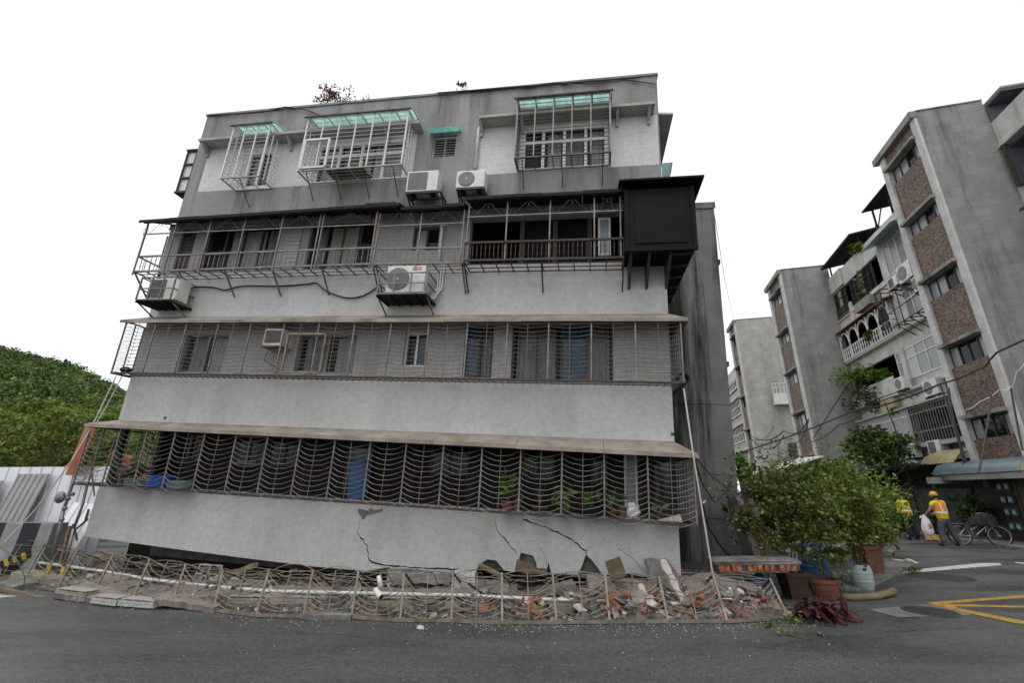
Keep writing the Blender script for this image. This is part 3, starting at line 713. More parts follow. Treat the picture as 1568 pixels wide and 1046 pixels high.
for x in (962, 988, 1018):
    mb = MB(); u = U(x, 390)[0]; mb.hexa([(u - .025, -.7, zb0 - .02), (u + .025, -.7, zb0 - .02), (u + .025, 0, zb0 - .52), (u - .025, 0, zb0 - .52), (u - .025, -.7, zb0), (u + .025, -.7, zb0), (u + .025, 0, zb0), (u - .025, 0, zb0)]); bp(mb, 'bracket', STEEL_DARK, box4)
for i in range(9): mb = MB(); yy = -.6 + .55 * i; mb.bar((W, yy, zb0 - .06), (b, yy, zb0 - .02), .04); bp(mb, 'joist', STEEL_DARK, box4)
# side balcony clutter beyond the right end on floors 3-5
mb = MB(); mb.hexa([(W, .3, 8.7), (W + .35, .1, 9.6), (W + .35, 3.2, 9.6), (W, 3.2, 8.7), (W, .3, 8.75), (W + .4, .1, 9.65), (W + .4, 3.2, 9.65), (W, 3.2, 8.75)])
ev = MB(); ev.hexa([(W, -.02, 9.8), (W + .32, -.02, 9.76), (W + .32, 2.0, 9.76), (W, 2.0, 9.8), (W, -.02, 9.85), (W + .32, -.02, 9.81), (W + .32, 2.0, 9.81), (W, 2.0, 9.85)]); bp(ev, 'side_eave', WHITE_WALL)
gl = MB()
for i in range(4): yy = .03 + .35 * i; gl.tube([(W, yy, 7.95), (W + .12, yy, 8.02), (W + .2, yy, 8.25), (W + .24, yy, 8.5)], .012, 4)
gl.bar((W + .24, .03, 8.5), (W + .24, 1.08, 8.5), .02); gl.bar((W + .12, .03, 8.02), (W + .12, 1.08, 8.02), .02); side_g = bp(gl, 'side_guard', STEEL)
gp = MB(); gp.sheet([[(W + .12, .03, 8.03), (W + .2, .03, 8.26), (W + .24, .03, 8.51)], [(W + .12, 1.08, 8.03), (W + .2, 1.08, 8.26), (W + .24, 1.08, 8.51)]]); gp.sheet([[(W + .01, .02, 8.0), (W + .12, .02, 8.03)], [(W + .01, .02, 8.5), (W + .24, .02, 8.51)]]); bp(gp, 'guard_sheet', TEAL, side_g)
# boxed bay window at the left end of the top floor
mb = MB(); x0, x1 = -.30, -.001; z0, z1 = U(272, 293)[1], U(300, 230)[1]; yb0, yb1 = .02, .42
for z in (z0, z0 + (z1 - z0) / 3, z0 + (z1 - z0) * 2 / 3, z1): mb.bar((x0, yb0, z), (x1, yb0, z), .04); mb.bar((x0, yb0, z), (x0, 2.2, z), .04)
for xx in (x0, x1): mb.bar((xx, yb0, z0), (xx, yb0, z1), .04)
mb.box(x0 - .04, x1, yb0 - .04, 2.2, z1, z1 + .04); mb.box(x0 - .04, x1, yb0 - .04, 2.2, z0 - .05, z0)
bay = bp(mb, 'bay_window', STEEL_DARK); g = MB(); g.box(x0 + .01, x1 - .01, yb0 + .03, yb0 + .036, z0, z1); bp(g, 'pane', basic('milky_pane', (.6, .62, .62), .35, 0, .1, 3, 0), bay)

# ---- top floor: siding, eaves, windows, cages
def siding(u0, u1, holes): return bp(cells(u0, u1, Z_W5, Z_E5, holes, 0.0, .12), 'siding_panel', SIDING)
w51 = uz(374, 226, 420, 290); w52 = uz(478, 214, 626, 278); w53 = uz(798, 180, 930, 258)
w51 = (w51[0] - .1, w51[1] + .05, Z_W5 + .03, 9.6); w52 = (w52[0], w52[1], Z_W5 + .03, 9.66); w53 = (w53[0], w53[1], Z_W5 + .04, 9.66)
siding(.38, uL, [w51, w52]); siding(uR, W - .03, [w53])
simple_window(*w51, .02, 2, WHITE_STEEL, GLASS_CLEAR, ft=.075, curt=((.05, .45, CURT, 0), (.5, .95, CURT_GREY, 0)), room=.35)
simple_window(*w52, .02, 4, WHITE_STEEL, GLASS_CLEAR, ft=.075, rows=2, curt=((.03, .22, CURT, 0), (.27, .6, CURT_GREY, 0), (.62, .95, CURT, 0)), room=.35)
simple_window(*w53, .02, 4, WHITE_STEEL, GLASS_CLEAR, ft=.07, rows=2, curt=((.3, .46, CURT, 0), (.5, .72, CURT_GREY, 0), (.8, .97, CURT, 0)), room=.35)
simple_window(wu0, wu1, wz0, wz1, .06, 2, WHITE_STEEL, GLASS, ft=.035)
lv = MB()
for i in range(7): z = wz0 + .06 + (wz1 - wz0 - .1) * i / 7; lv.bar((wu0 + .03, .03, z), (wu1 - .03, .03, z), .022, .02)
bp(lv, 'window_bars', STEEL)
def eave(x0, x1, y0, nb):
    a = U(x0, y0, .3)[0]; b = U(x1, y0, .3)[0]; mb = MB()
    mb.box(a, b, -.34, 0, Z_E5, Z_E5 + .07); o = bp(mb, 'drip_eave', CONC_PALE)
    for u in nb:
        m = MB()
        m.prism([(u - .03, Z_E5 - .28), (u + .03, Z_E5 - .28), (u + .03, Z_E5), (u - .03, Z_E5)], -.06, -.0); m.hexa([(u - .03, -.06, Z_E5 - .26), (u + .03, -.06, Z_E5 - .26), (u + .03, -.06, Z_E5 - .001), (u - .03, -.06, Z_E5 - .001), (u - .03, -.07, Z_E5 - .2), (u + .03, -.07, Z_E5 - .2), (u + .03, -.3, Z_E5 - .001), (u - .03, -.3, Z_E5 - .001)])
        bp(m, 'bracket', CONC_PALE, o)
eave(307, 640, 210, (.4, 2.9, 5.6)); eave(735, 1004, 180, (8.0, 9.0, 11.2, 11.9))
def window_cage(uL, uR, zb, zt, off, nv, nh, mat, can_h=.14, sub=None, struts=3, base_rusty=None, awn=True):
    mb = MB(); R = .022
    for (u, y) in ((uL, -off), (uR, -off), (uL, 0), (uR, 0)): mb.bar((u, y, zb), (u, y, zt + (0 if y else .1)), .035)
    for z in (zb, zb + (zt - zb) * .5 * 0 + .0, zt):
        mb.bar((uL, -off, z), (uR, -off, z), .035)
        for u in (uL, uR): mb.bar((u, -off, z), (u, 0, z), .03)
    mb.bar((uL, -.01, zb), (uR, -.01, zb), .035)
    for i in range(1, nv): u = uL + (uR - uL) * i / nv; mb.bar((u, -off, zb), (u, -off, zt), .028); mb.bar((u, -off, zb), (u, 0, zb), .018)
    for yy in (.33, .66):
        for u in (uL, uR): mb.bar((u, -off * yy, zb), (u, -off * yy, zt), .02)
    root = bp(mb, 'window_cage', mat)
    h = MB()
    for i in range(1, nh + 1):
        z = zb + (zt - zb) * i / (nh + .5); h.tube([(uL, 0, z), (uL, -off, z)], .010, 4); h.tube([(uL, -off, z), (uR, -off, z)], .011, 4); h.tube([(uR, -off, z), (uR, 0, z)], .010, 4)
    for k in range(1, 4): h.tube([(uL, -off * k / 4, zb + .01), (uR, -off * k / 4, zb + .01)], .007, 4)
    bp(h, 'cage_bars', mat, root)
    if sub:
        a, b, c, d = sub; s_ = MB()
        for p, q in (((a, c), (b, c)), ((a, d), (b, d)), ((a, c), (a, d)), ((b, c), (b, d))): s_.bar((p[0], -off - .02, p[1]), (q[0], -off - .02, q[1]), .05)
        bp(s_, 'hatch_frame', WHITE_STEEL, root)
    if awn:
        arc = [(-off - .06, zt - .02), (-off * .9, zt + can_h * .55), (-off * .6, zt + can_h * .9), (-off * .3, zt + can_h * 1.0), (-.01, zt + can_h)]
        aw = MB(); aw.sheet([[(uL - .07, y, z) for y, z in arc], [((uL + uR) / 2, y, z) for y, z in arc], [(uR + .07, y, z) for y, z in arc]]); ao = bp(aw, 'awning', TEAL, root, smooth=True)
        rb = MB(); k = nv
        for i in range(k + 1):
            u = uL - .05 + (uR - uL + .1) * i / k; rb.tube([(u, y, z - .012) for y, z in arc], .014, 4)
        rb.bar((uL - .08, arc[0][0], arc[0][1]), (uR + .08, arc[0][0], arc[0][1]), .03); bp(rb, 'awning_rib', STEEL_DARK, root)
    st = MB()
    for i in range(struts):
        u = uL + (uR - uL) * (.08 + .84 * i / max(1, struts - 1)) if struts > 1 else (uL + uR) / 2
        st.tube([(u, -off, zb), (u, -.0, zb - .52)], .011, 5)
    bp(st, 'strut', STEEL_DARK, root)
    return root
a, zb = U(338, 273, .5); b, _ = U(396, 268, .5); _, zt = U(366, 193, .5); window_cage(a, b, zb, zt, .5, 3, 13, WHITE_STEEL, struts=1)
a, zb = U(456, 262, .48); b, _ = U(614, 254, .48); _, zt = U(472, 181, .48)
sa, sz = U(459, 260, .48); sb, st_ = U(506, 213, .48)
window_cage(a, b, zb, zt, .48, 6, 13, WHITE_STEEL, sub=(sa + .02, sb, sz + .03, st_), struts=4)
um, uz_ = U(500, 262, .4)[0], U(556, 262, .4)[0]
mb = MB()
for i in range(8): yy = -.45 + .055 * i; mb.box(um, uz_, yy, yy + .035, zb + .03, zb + .045)
for i in range(6): uu = um + (uz_ - um) * i / 5; mb.box(uu - .01, uu + .01, -.45, 0, zb + .012, zb + .03)
bp(mb, 'slatted_shelf', WOOD_DARK)
a, zb = U(788, 242, .45); b, _ = U(935, 238, .45); _, zt = U(793, 152, .45); window_cage(a, b, zb, zt, .45, 5, 15, STEEL, struts=3)
# small awning over the middle window
mb = MB(); mb.hexa([(wu0 - .1, -.3, wz1 - .02), (wu1 + .1, -.3, wz1 - .02), (wu1 + .1, 0, wz1 + .1), (wu0 - .1, 0, wz1 + .1), (wu0 - .1, -.3, wz1 - .005), (wu1 + .1, -.3, wz1 - .005), (wu1 + .1, 0, wz1 + .115), (wu0 - .1, 0, wz1 + .115)])
bp(mb, 'small_awning', TEAL)
# pipes on the wall
mb = MB(); (a, z0), (b, z1) = U(728, 258, .06), U(738, 192, .06); mb.tube([(a, -.05, z0), (a, -.05, z1 - .1), (b, -.05, z1), (b + .1, -.02, z1 + .02)], .045, 8); bp(mb, 'drain_pipe', WHITE_PIPE, smooth=True)
mb = MB(); (a, z0), (b, z1) = U(671, 404, .06), U(676, 345, .06); mb.tube([(a, -.05, z0), (a, -.05, z1 - .08), (b, -.05, z1), (b + .15, .0, z1 + .06)], .04, 8); bp(mb, 'drain_pipe', WHITE_PIPE, smooth=True)
mb = MB()
for p in ([(320, 176), (400, 172), (437, 163), (470, 168), (490, 176)],):
    mb.tube([(U(x, y, .05)[0], -.05, U(x, y, .05)[1]) for x, y in p], .016, 5)
bp(mb, 'wall_conduit', STEEL_DARK); mb = MB()
mb.tube([(U(x, y, .06)[0], -.06, U(x, y, .06)[1]) for x, y in ((670, 142), (800, 132), (980, 118))], .02, 5); bp(mb, 'wall_conduit', STEEL_DARK); mb = MB()
mb.tube([(U(x, y, .04)[0], -.04, U(x, y, .04)[1]) for x, y in ((700, 141), (790, 134), (850, 126), (900, 128), (960, 122), (1004, 128))], .012, 5)
bp(mb, 'wall_conduit', STEEL_DARK)
# cracks in the parapet
for pts in ([(720, 148), (723, 165), (719, 175)], [(676, 150), (670, 178)], [(735, 145), (734, 176)]):
    crack(pts, .006)
# ground floor remains under the band
mb = MB(); mb.box(.2, W - .1, .9, 1.1, -1.2, .9); bp(mb, 'crushed_wall', ROOM_BRICK)
mb = MB(); mb.box(1.2, 6.9, .5, .6, -.35, .1); bp(mb, 'fallen_lintel', CONC_DARK)

# ================================================================== things on the tilted building
def smooth_path(p, n=6):
    o = []; P = [p[0]] + list(p) + [p[-1]]
    for i in range(1, len(P) - 2):
        a, b, c, d = P[i - 1:i + 3]
        for k in range(n):
            t = k / n; o.append(.5 * ((2 * b) + (c - a) * t + (2 * a - 5 * b + 4 * c - d) * t * t + (3 * b - a - 3 * c + d) * t ** 3))
    return o + [p[-1]]
def BM(u, y, z): return MBLD @ Matrix.Translation((u, y, z))
def ac_unit(label, M4, w=.8, h=.56, d=.3, fan='round', badge=False, cx=.36, group=None):
    r = thing('air_conditioner', label, 'air conditioner', matrix=M4, group=group)
    c = MB(); c.box(0, w, 0, d, .04, h); c.build('casing', WHITE_PLASTIC, r, bevel=.018)
    f = MB(); f.box(.08, .2, .03, d - .03, 0, .04); f.box(w - .2, w - .08, .03, d - .03, 0, .04); f.build('foot', STEEL_DARK, r)
    g = MB(); R = h * .38; zc = .04 + (h - .04) * .5; xc = w * cx
    if fan == 'round':
        g.lathe([(0, 0), (R * .25, 0), (R, 0), (R * 1.03, .012), (R * .96, .018)], 24)
        g.v = [(xc + x, -.004 - z, zc + y) for x, y, z in g.v]
        go = g.build('fan_grille', GREY_PLASTIC, r)
        b = MB()
        for k in range(5):
            b.tube([(xc + R * (.2 + .18 * k) * cos(t), -.012, zc + R * (.2 + .18 * k) * sin(t)) for t in np.linspace(0, 2 * pi, 17)], .004, 4, cap=False)
        for k in range(14): t = 2 * pi * k / 14; b.tube([(xc + R * .15 * cos(t), -.012, zc + R * .15 * sin(t)), (xc + R * cos(t + .25), -.012, zc + R * sin(t + .25))], .004, 4)
        b.build('guard_wire', STEEL, go)
        hb = MB(); hb.lathe([(0, .02), (R * .2, .016), (R * .22, 0)], 14); hb.v = [(xc + x, -.004 - z, zc + y) for x, y, z in hb.v]; hb.build('hub', WHITE_PLASTIC, go)
    else:
        g.box(xc - R * 1.05, xc + R * 1.05, -.006, .0, zc - R * 1.05, zc + R * 1.05); go = g.build('fan_grille', GREY_PLASTIC, r)
        b = MB(); k = 16
        for i in range(k): x = xc - R + 2 * R * (i + .5) / k; b.box(x - .004, x + .004, -.012, -.006, zc - R, zc + R)
        b.build('guard_wire', STEEL, go)
    if badge:
        b = MB(); b.box(w - .3, w - .1, -.006, -.001, h - .11, h - .04); bo = b.build('badge', RED_BADGE, r)
        t = MB()
        for i in range(4): t.box(w - .285 + .045 * i, w - .255 + .045 * i, -.009, -.006, h - .09, h - .06)
        t.build('badge_mark', WHITE_STEEL, bo)
    return r
def steel_bracket(M4, u0, u1, y0, zz, dz=.22):
    mb = MB()
    for u in (u0, u1):
        mb.bar((u, -y0, zz), (u, 0, zz), .035); mb.bar((u, 0, zz), (u, 0, zz - dz), .035); mb.bar((u, -y0, zz - .01), (u, -.01, zz - dz), .028)
    mb.bar((u0, -y0, zz), (u1, -y0, zz), .035); mb.bar((u0, -y0 * .4, zz), (u1, -y0 * .4, zz), .035)
    return bp(mb, 'unit_bracket', STEEL_DARK)
# pair on brackets between floors 4 and 5
a, zb = U(620, 297, .4); b, _ = U(668, 296, .4); steel_bracket(B, a + .05, b + .1, .42, zb)
ac_unit('larger white square-grilled outdoor unit under the small awning window', BM(a, -.4, zb + .02), b - a, .58, .3, 'square', group='outdoor air conditioning units on the tilted building')
a, zb = U(697, 291, .4); b, _ = U(741, 289, .4); steel_bracket(B, a + .05, b, .42, zb)
ac_unit('small white round-fan outdoor unit beside the drain pipe', BM(a, -.4, zb + .02), b - a, .48, .28, 'round', group='outdoor air conditioning units on the tilted building')
a, zb = U(560, 312, .4); b, _ = U(604, 310, .4); steel_bracket(B, a, b, .4, zb, .16)
# caged units over the 3rd floor canopy
def ac_cage(x0, y0, x1, y1, off, dz=.62):
    a, zb = U(x0, y1, off); b, zt = U(x1, y0, off); mb = MB()
    for z in (zb, (zb + zt) / 2, zt):
        mb.bar((a, -off, z), (b, -off, z), .025)
        for u in (a, b): mb.bar((u, -off, z), (u, -.0, z), .025)
    for i in range(4): u = a + (b - a) * i / 3; mb.bar((u, -off, zb), (u, -off, zt), .028)
    o = bp(mb, 'unit_cage', STEEL); t = MB()
    t.hexa([(a, -off, zb - .03), (b, -off, zb - .03), (b, 0, zb - .03), (a, 0, zb - .03), (a, -off, zb), (b, -off, zb), (b, 0, zb), (a, 0, zb)])
    for i in range(5): u = a + (b - a) * i / 4; t.bar((u, -off, zb - .045), (u, 0, zb - .045), .03)
    bp(t, 'tray', TIN_DARK, o); s = MB()
    for u in (a, b): s.bar((u, -off * .9, zb - .04), (u, 0, zb - .3), .025)
    bp(s, 'strut', STEEL, o); return a, b, zb, zt
a, b, zb, zt = ac_cage(208, 424, 270, 459, .6)
ac_unit('stained white outdoor unit in the steel cage at the left corner', BM(a + .12, -.5, zb), .82, .58, .32, 'square', cx=.3, group='outdoor air conditioning units on the tilted building')
a, b, zb, zt = ac_cage(577, 417, 656, 450, .6)
ac_unit('white outdoor unit with a red badge in the middle steel cage', BM(a + .12, -.5, zb + .03), .86, .66, .32, 'round', True, cx=.3, group='outdoor air conditioning units on the tilted building')
mb = MB(); u, z = U(663, 455, .05)
for k in range(3): mb.tube([(u - .2 + .03 * k, -.3, zb + .1), (u - .03 + .05 * k, -.15, zb + .05), (u + .08 + .05 * k, -.06, zb + .35), (u + .06 + .06 * k, -.04, zb + .95)], .02, 6)
bp(mb, 'pipe_run', WHITE_PIPE)
# window unit on the third floor
a, zb = U(403, 530, .3); b, zt = U(438, 504, .3)
r = thing('air_conditioner', 'boxy white window unit poking out of the third floor wall', 'air conditioner', matrix=BM(a, -.35, zb), group='outdoor air conditioning units on the tilted building')
c = MB(); c.box(0, b - a, 0, .5, 0, zt - zb); c.build('casing', WHITE_PLASTIC, r, bevel=.02)
g = MB(); g.box(.05, b - a - .05, -.008, -.001, .06, zt - zb - .05); go = g.build('rear_grille', GREY_PLASTIC, r)
g = MB()
for i in range(14): z = .07 + (zt - zb - .13) * i / 13; g.box(.05, b - a - .05, -.013, -.008, z, z + .006)
g.build('grille_bars', STEEL_DARK, go)
s = MB(); s.box(-.02, b - a + .02, -.05, .35, -.03, -.005); s.build('shelf', WOOD, r)
s = MB(); s.tube([(.2, -.02, .0), (.22, -.04, -.12), (.05, .1, -.3), (.3, .25, -.45), (.55, .3, -.55)], .008, 5); s.build('power_cord', CABLE, r)
# black cable slung along the fourth floor
mb = MB(); pts = [(275, 458), (292, 441), (325, 440), (345, 444), (372, 438), (430, 438), (470, 435), (485, 434), (500, 446), (530, 456), (556, 453), (578, 440)]
q = smooth_path([Vector((u, -.04, z)) for u, z in (U(x, y, .04) for x, y in pts)]); mb.tube(q, .018, 6)
tag(mb.build('cable', CABLE, matrix=MBLD), 'black cable slung in waves along the fourth floor wall', 'cable')
# ropes hanging from the ends
def world_rope(name, pts, r, label, mat=ROPE, cat='rope', group=None):
    mb = MB(); mb.tube(pts, r, 6); return tag(mb.build(name, mat), label, cat, group)
def bw_(px, py, off): u, z = U(px, py, off); return MBLD @ Vector((u, -off, z))
def curve(a, b, sag, n=12, side=0):
    a, b = Vector(a), Vector(b)
    return [a.lerp(b, i / n) + Vector((side * 4 * (i / n) * (1 - i / n), 0, -sag * 4 * (i / n) * (1 - i / n))) for i in range(n + 1)]
p0 = bw_(1047, 595, .46); p1 = AT(1062, 700, p0.y - .1); p2 = AT(1091, 878, 8.1)
world_rope('rope', [p0, p0.lerp(p1, .5), p1, p1.lerp(p2, .5), p2], .014, 'pale rope hanging down the right corner to the fallen grille', group=None)
p0 = bw_(178, 576, .45); p1 = bw_(140, 655, .5); p2 = AT(55, 780, 9.9); p3 = AT(8, 830, 9.8)
world_rope('rope', [p0, p1, AT(110, 705, 9.8), p2, AT(25, 812, 9.85), p3], .013, 'pale rope running from the left grille corner over to the striped barrier')
p0 = bw_(187, 576, .4); world_rope('rope', [p0, bw_(160, 628, .45), bw_(143, 655, .5)], .011, 'short pale rope end tied between two left grilles')
# bundle caught on the left corner of the third floor cage
mb = MB(); u, z = U(184, 567, .42); mb.ball((0, 0, 0), (.13, .1, .07), 10, 6); mb.tube([(-.1, 0, -.02), (-.02, -.05, -.1), (.08, 0, -.06)], .02, 5)
tag(mb.build('cable_coil', BLACK, matrix=BM(u, -.3, z + .04), smooth=True), 'dark coiled cable bundle lying on the left corner of the upper grille', 'cable coil')
mb = MB()
for k in range(5): mb.tube([(.1 * cos(t), .05 * k - .1, .09 + .09 * sin(t)) for t in np.linspace(0, 2 * pi, 14)], .014, 5, cap=False)
u, z = U(1040, 585, .3); tag(mb.build('hose_coil', BLACK, matrix=BM(u + .08, -.2, z - .02)), 'black hose coil resting on the right corner of the upper grille', 'hose')

# ---- pots and plants standing in the second floor cage
def pot_mesh(r0, r1, h, rim=.015): return MB().lathe([(r0, 0), (r1, h - .03), (r1 + rim, h - .03), (r1 + rim, h), (r1 - .01, h), (r1 - .02, h - .04), (0, h - .045)], 18)
def cage_spot(px, off=.2): return U(px, 790, off)[0]
def potted(px, label, pot, leafmat, h, spread, n, size, potmat=TERRA, off=.2, r=.1, ph=.16, up=.2, stems=4, mode='spray'):
    u = cage_spot(px, off); M4 = BM(u, -off, 1.10)
    t = thing('potted_plant', label, 'potted plant', matrix=M4, group='plants on the second floor balcony')
    if pot: pot_mesh(r * .75, r, ph).build('pot', potmat, t)
    st = MB(); C = []
    for k in range(stems):
        a = 2 * pi * k / stems + random.random(); e = (spread * .8 * cos(a), spread * .6 * sin(a), ph + h * random.uniform(.7, 1))
        st.tube([(0, 0, ph - .05), (e[0] * .4, e[1] * .4, ph + h * .45), e], [.008, .006, .003], 5)
        for j in range(int(n / stems)):
            s = RNG.uniform(.3, 1); q = np.array([e[0] * s * s, e[1] * s * s, ph + (e[2] - ph) * s]); C.append(q + RNG.normal(size=3) * size * .55)
    st.build('stem', BARK, t); leaf_obj('foliage', C, size, leafmat, t, up=up, asp=3.0, droop=.1)
    return t
potted(776, 'leafy green plant with fresh hanging leaves in an orange pot', 1, LEAF_BRIGHT, .5, .2, 90, .13, r=.12, stems=6)
potted(791, 'small orange pot with a thin dark sprig', 1, LEAF_DARK, .35, .1, 30, .08, r=.07, ph=.15, stems=2)
potted(826, 'bare twiggy plant in a low brown bowl', 1, LEAF_DARK, .4, .14, 26, .07, TERRA_DARK, r=.14, ph=.1)
potted(862, 'tufted yellow green plant in a dark trough', 1, LEAF_BUSH, .26, .2, 110, .13, TERRA_DARK, r=.11, ph=.1, stems=7)
potted(905, 'low fresh green plant in a wide black tub', 1, LEAF_BRIGHT, .2, .2, 90, .1, BLACK, r=.22, ph=.17, stems=7)
potted(938, 'spiky pale green plant left of the small red pot', 1, LEAF_GREY, .3, .16, 90, .13, TERRA_DARK, r=.1, ph=.1, stems=7)
potted(953, 'bright red round pot with a few thin leaves', 1, LEAF_DARK, .25, .1, 24, .08, TERRA, r=.09, ph=.19, stems=3)
potted(1010, 'flopping grey green succulent near the right corner of the cage', 1, LEAF_SUCC, .16, .2, 90, .1, TERRA_DARK, r=.12, ph=.1, stems=7)
potted(1040, 'shallow terracotta saucer of small succulents at the cage corner', 1, LEAF_SUCC, .08, .14, 40, .06, TERRA, r=.16, ph=.08, stems=5)
potted(160, 'dark pot with thorny grey stems at the left cage corner', 1, LEAF_SUCC, .55, .16, 90, .09, TERRA_DARK, r=.12, ph=.14, stems=6)
potted(171, 'small plain terracotta pot at the left cage corner', 1, LEAF_SUCC, .1, .05, 12, .05, TERRA, r=.075, ph=.18, stems=2)
potted(190, 'spreading grey green aloe over a wire basket', 0, LEAF_SUCC, .32, .3, 160, .15, TERRA, off=.15, stems=9, ph=.12)
def basin(px, label, mat, r, h, cat, name, basket=False, off=.2):
    u = cage_spot(px, off); t = thing(name, label, cat, matrix=BM(u, -off, 1.10))
    if basket:
        m = MB()
        for k in range(5): m.tube([(r * (.85 + .03 * k) * cos(a), r * .7 * (.85 + .03 * k) * sin(a), h * k / 4) for a in np.linspace(0, 2 * pi, 21)], .008, 4, cap=False)
        for k in range(22): a = 2 * pi * k / 22; m.tube([(r * .85 * cos(a), r * .6 * sin(a), 0), (r * .97 * cos(a), r * .68 * sin(a), h)], .006, 4)
        m.plate([(r * .85 * cos(a), r * .6 * sin(a)) for a in np.linspace(0, 2 * pi, 20)[:-1]], 0, .008); m.build('basket_body', mat, t)
    else:
        MB().lathe([(r * .75, 0), (r * .95, h * .92), (r * 1.05, h * .94), (r * 1.05, h), (r * .92, h), (r * .74, .02), (0, .02)], 24).build('tub_body', mat, t)
        m = MB(); m.box(-r * .25, r * .25, -r * 1.02, -r * .9, h * .6, h * .72); m.build('handle', mat, t)
basin(195, 'shallow grey green plastic basket under the aloe', TEAL_PLASTIC, .27, .13, 'basket', 'plastic_basket', True)
basin(231, 'bright blue plastic tub behind the left end of the grille', BLUE, .25, .22, 'tub', 'plastic_tub')
basin(262, 'grey green crate beside the blue tub', TEAL_PLASTIC, .26, .14, 'basket', 'plastic_basket', True)
mb = MB(); mb.ball((0, 0, .12), (.14, .1, .13), 9, 7)
for i, v in enumerate(mb.v): mb.v[i] = tuple(np.array(v) * (1 + .12 * sin(i * 3.1)))
tag(mb.build('plastic_bag', BAG, matrix=BM(cage_spot(968), -.2, 1.10)), 'crumpled white plastic bag beside the red pot', 'plastic bag')
mb = MB(); mb.hexa([(-.2, -.1, 0), (.2, -.14, 0), (.2, .1, 0), (-.2, .1, 0), (-.2, -.1, .01), (.16, -.14, .13), (.2, .1, .02), (-.2, .1, .01)])
tag(mb.build('board', PLASTER, matrix=BM(cage_spot(1024, .25), -.25, 1.10)), 'pale tilted board lying at the right end of the grille', 'board')
mb = MB(); mb.lathe([(.2, 0), (.23, .35), (.23, .75), (.2, .8), (0, .8)], 16); mb.v = [(x, y * .6, z) for x, y, z in mb.v]
tag(mb.build('plastic_drum', BLUE_DARK, matrix=BM(U(548, 740, -.5)[0], .5, 1.07)), 'faded blue plastic drum in the shade of the second floor balcony', 'drum')
# roof plants
for px, py, rr, n, mt, lb in ((503, 150, (.62, .3, .34), 260, LEAF_PINK, 'flowering pink shrub on the roof edge, the larger one'), (553, 148, (.14, .12, .12), 40, LEAF_PINK, 'little pink flowering sprig on the roof edge'), (700, 139, (.2, .12, .1), 60, LEAF_BRIGHT, 'small green plant peeping over the roof edge')):
    u, _ = U(px, 152); t = thing('roof_plant', lb, 'plant', matrix=BM(u, .2, TOPZ + .0), group='plants on the roof')
    C = lobes((0, 0, .5 if n > 50 else .2), rr, 14, n // 10, (.2, .45), fill=.1); leaf_obj('foliage', C, .06, mt, t, asp=1.6)
    if n > 100: leaf_obj('foliage', lobes((0, 0, .42), rr, 16, 24, (.2, .45), fill=.1), .055, LEAF_GREY, t)
    s = MB()
    for k in range(6): a = k; s.tube([(0, 0, -.2), (rr[0] * .5 * cos(a), .05, .16), (rr[0] * .85 * cos(a * 1.3), .08 * sin(a), .42)], .008, 4)
    s.build('stem', BARK, t)

# ================================================================== rubble in front
# ground line of the fallen grille, from the photograph's ground points
base_px = [(-95, 878), (-30, 888), (32, 898), (86, 907), (141, 915), (201, 924.5), (261, 931), (326, 938), (392, 946), (464, 947.5), (538, 949), (612.5, 954), (691, 954.5), (769, 958), (852, 957), (934, 956.5), (1023.6, 956), (1114, 956), (1207, 950)]
top_px = [(-62, 822), (2.7, 832), (67, 834.7), (119, 843), (173.6, 850), (229.6, 857), (285, 864), (341, 874), (412.7, 872), (479.7, 873.5), (549, 875), (619, 877), (693.4, 877.5), (768.5, 878), (846, 878), (926, 879), (1009, 884), (1091.6, 881), (1179, 887)]
bases = [G(x, y) + Vector((0, 0, .03)) for x, y in base_px]
tops = []
for b_, (x, y) in zip(bases, top_px):
    dpt = .24 + .3 * max(0, (b_.x + 2) / 6.0); tops.append(AT(x, y, b_.y + dpt))
fc = thing('fallen_window_grille', 'long bent steel window grille fallen on the street in front of the rubble', 'window grille', loc=tuple(bases[10]))
O8 = bases[10]
def fl(v): return Vector(v) - O8
sc_bot = MB()
for a, b in zip(bases, bases[1:]): sc_bot.bar(fl(a), fl(b) + (b - a).normalized() * .01, .045, .04)
sc_bot.build('bottom_rail', STEEL_OLD, fc)
backs = []
for i, (b_, t_) in enumerate(zip(bases, tops)):
    p = MB(); p.bar(fl(b_), fl(t_), .03, .03); p.build('post', STEEL_OLD, fc)
    bk = t_ + Vector((.09 + .05 * sin(i * 2.1), .62, -.30 - .03 * cos(i * 1.3))); backs.append(bk)
    p = MB(); p.bar(fl(t_), fl(bk), .025); p.build('rear_post', STEEL_DARK, fc)
wr = MB()
for i in range(len(bases) - 1):
    a0, a1, t0, t1, k0, k1 = bases[i], bases[i + 1], tops[i], tops[i + 1], backs[i], backs[i + 1]
    for j in range(7):                      # sagging front wires
        t = (j + .5) / 7.2; P0, P1 = a0.lerp(t0, t), a1.lerp(t1, t); dz = random.uniform(.8, 1.25)
        wr.tube([fl(P0.lerp(P1, s) + Vector((0, -.03, -.13 * dz * (.5 + t)))* 4 * s * (1 - s)) for s in np.linspace(0, 1, 9)], .0065, 4, cap=False)
    for j in range(9):                      # bowed wires over the top and behind
        t = j / 8; P0, P1 = t0.lerp(k0, t), t1.lerp(k1, t); bow = (.07 if j % 2 else -.05) + random.uniform(-.04, .04)
        wr.tube([fl(P0.lerp(P1, s) + Vector((0, 0.05, bow)) * 4 * s * (1 - s)) for s in np.linspace(0, 1, 9)], .0058, 4, cap=False)
    m0, m1, m2 = (a0 + a1) / 2, (t0 + t1) / 2, (k0 + k1) / 2
    wr.tube([fl(m0), fl(m0.lerp(m1, .5) + Vector((0, -.03, 0))), fl(m1), fl(m1 + Vector((.05, .1, -.01))), fl(m2)], .008, 5)
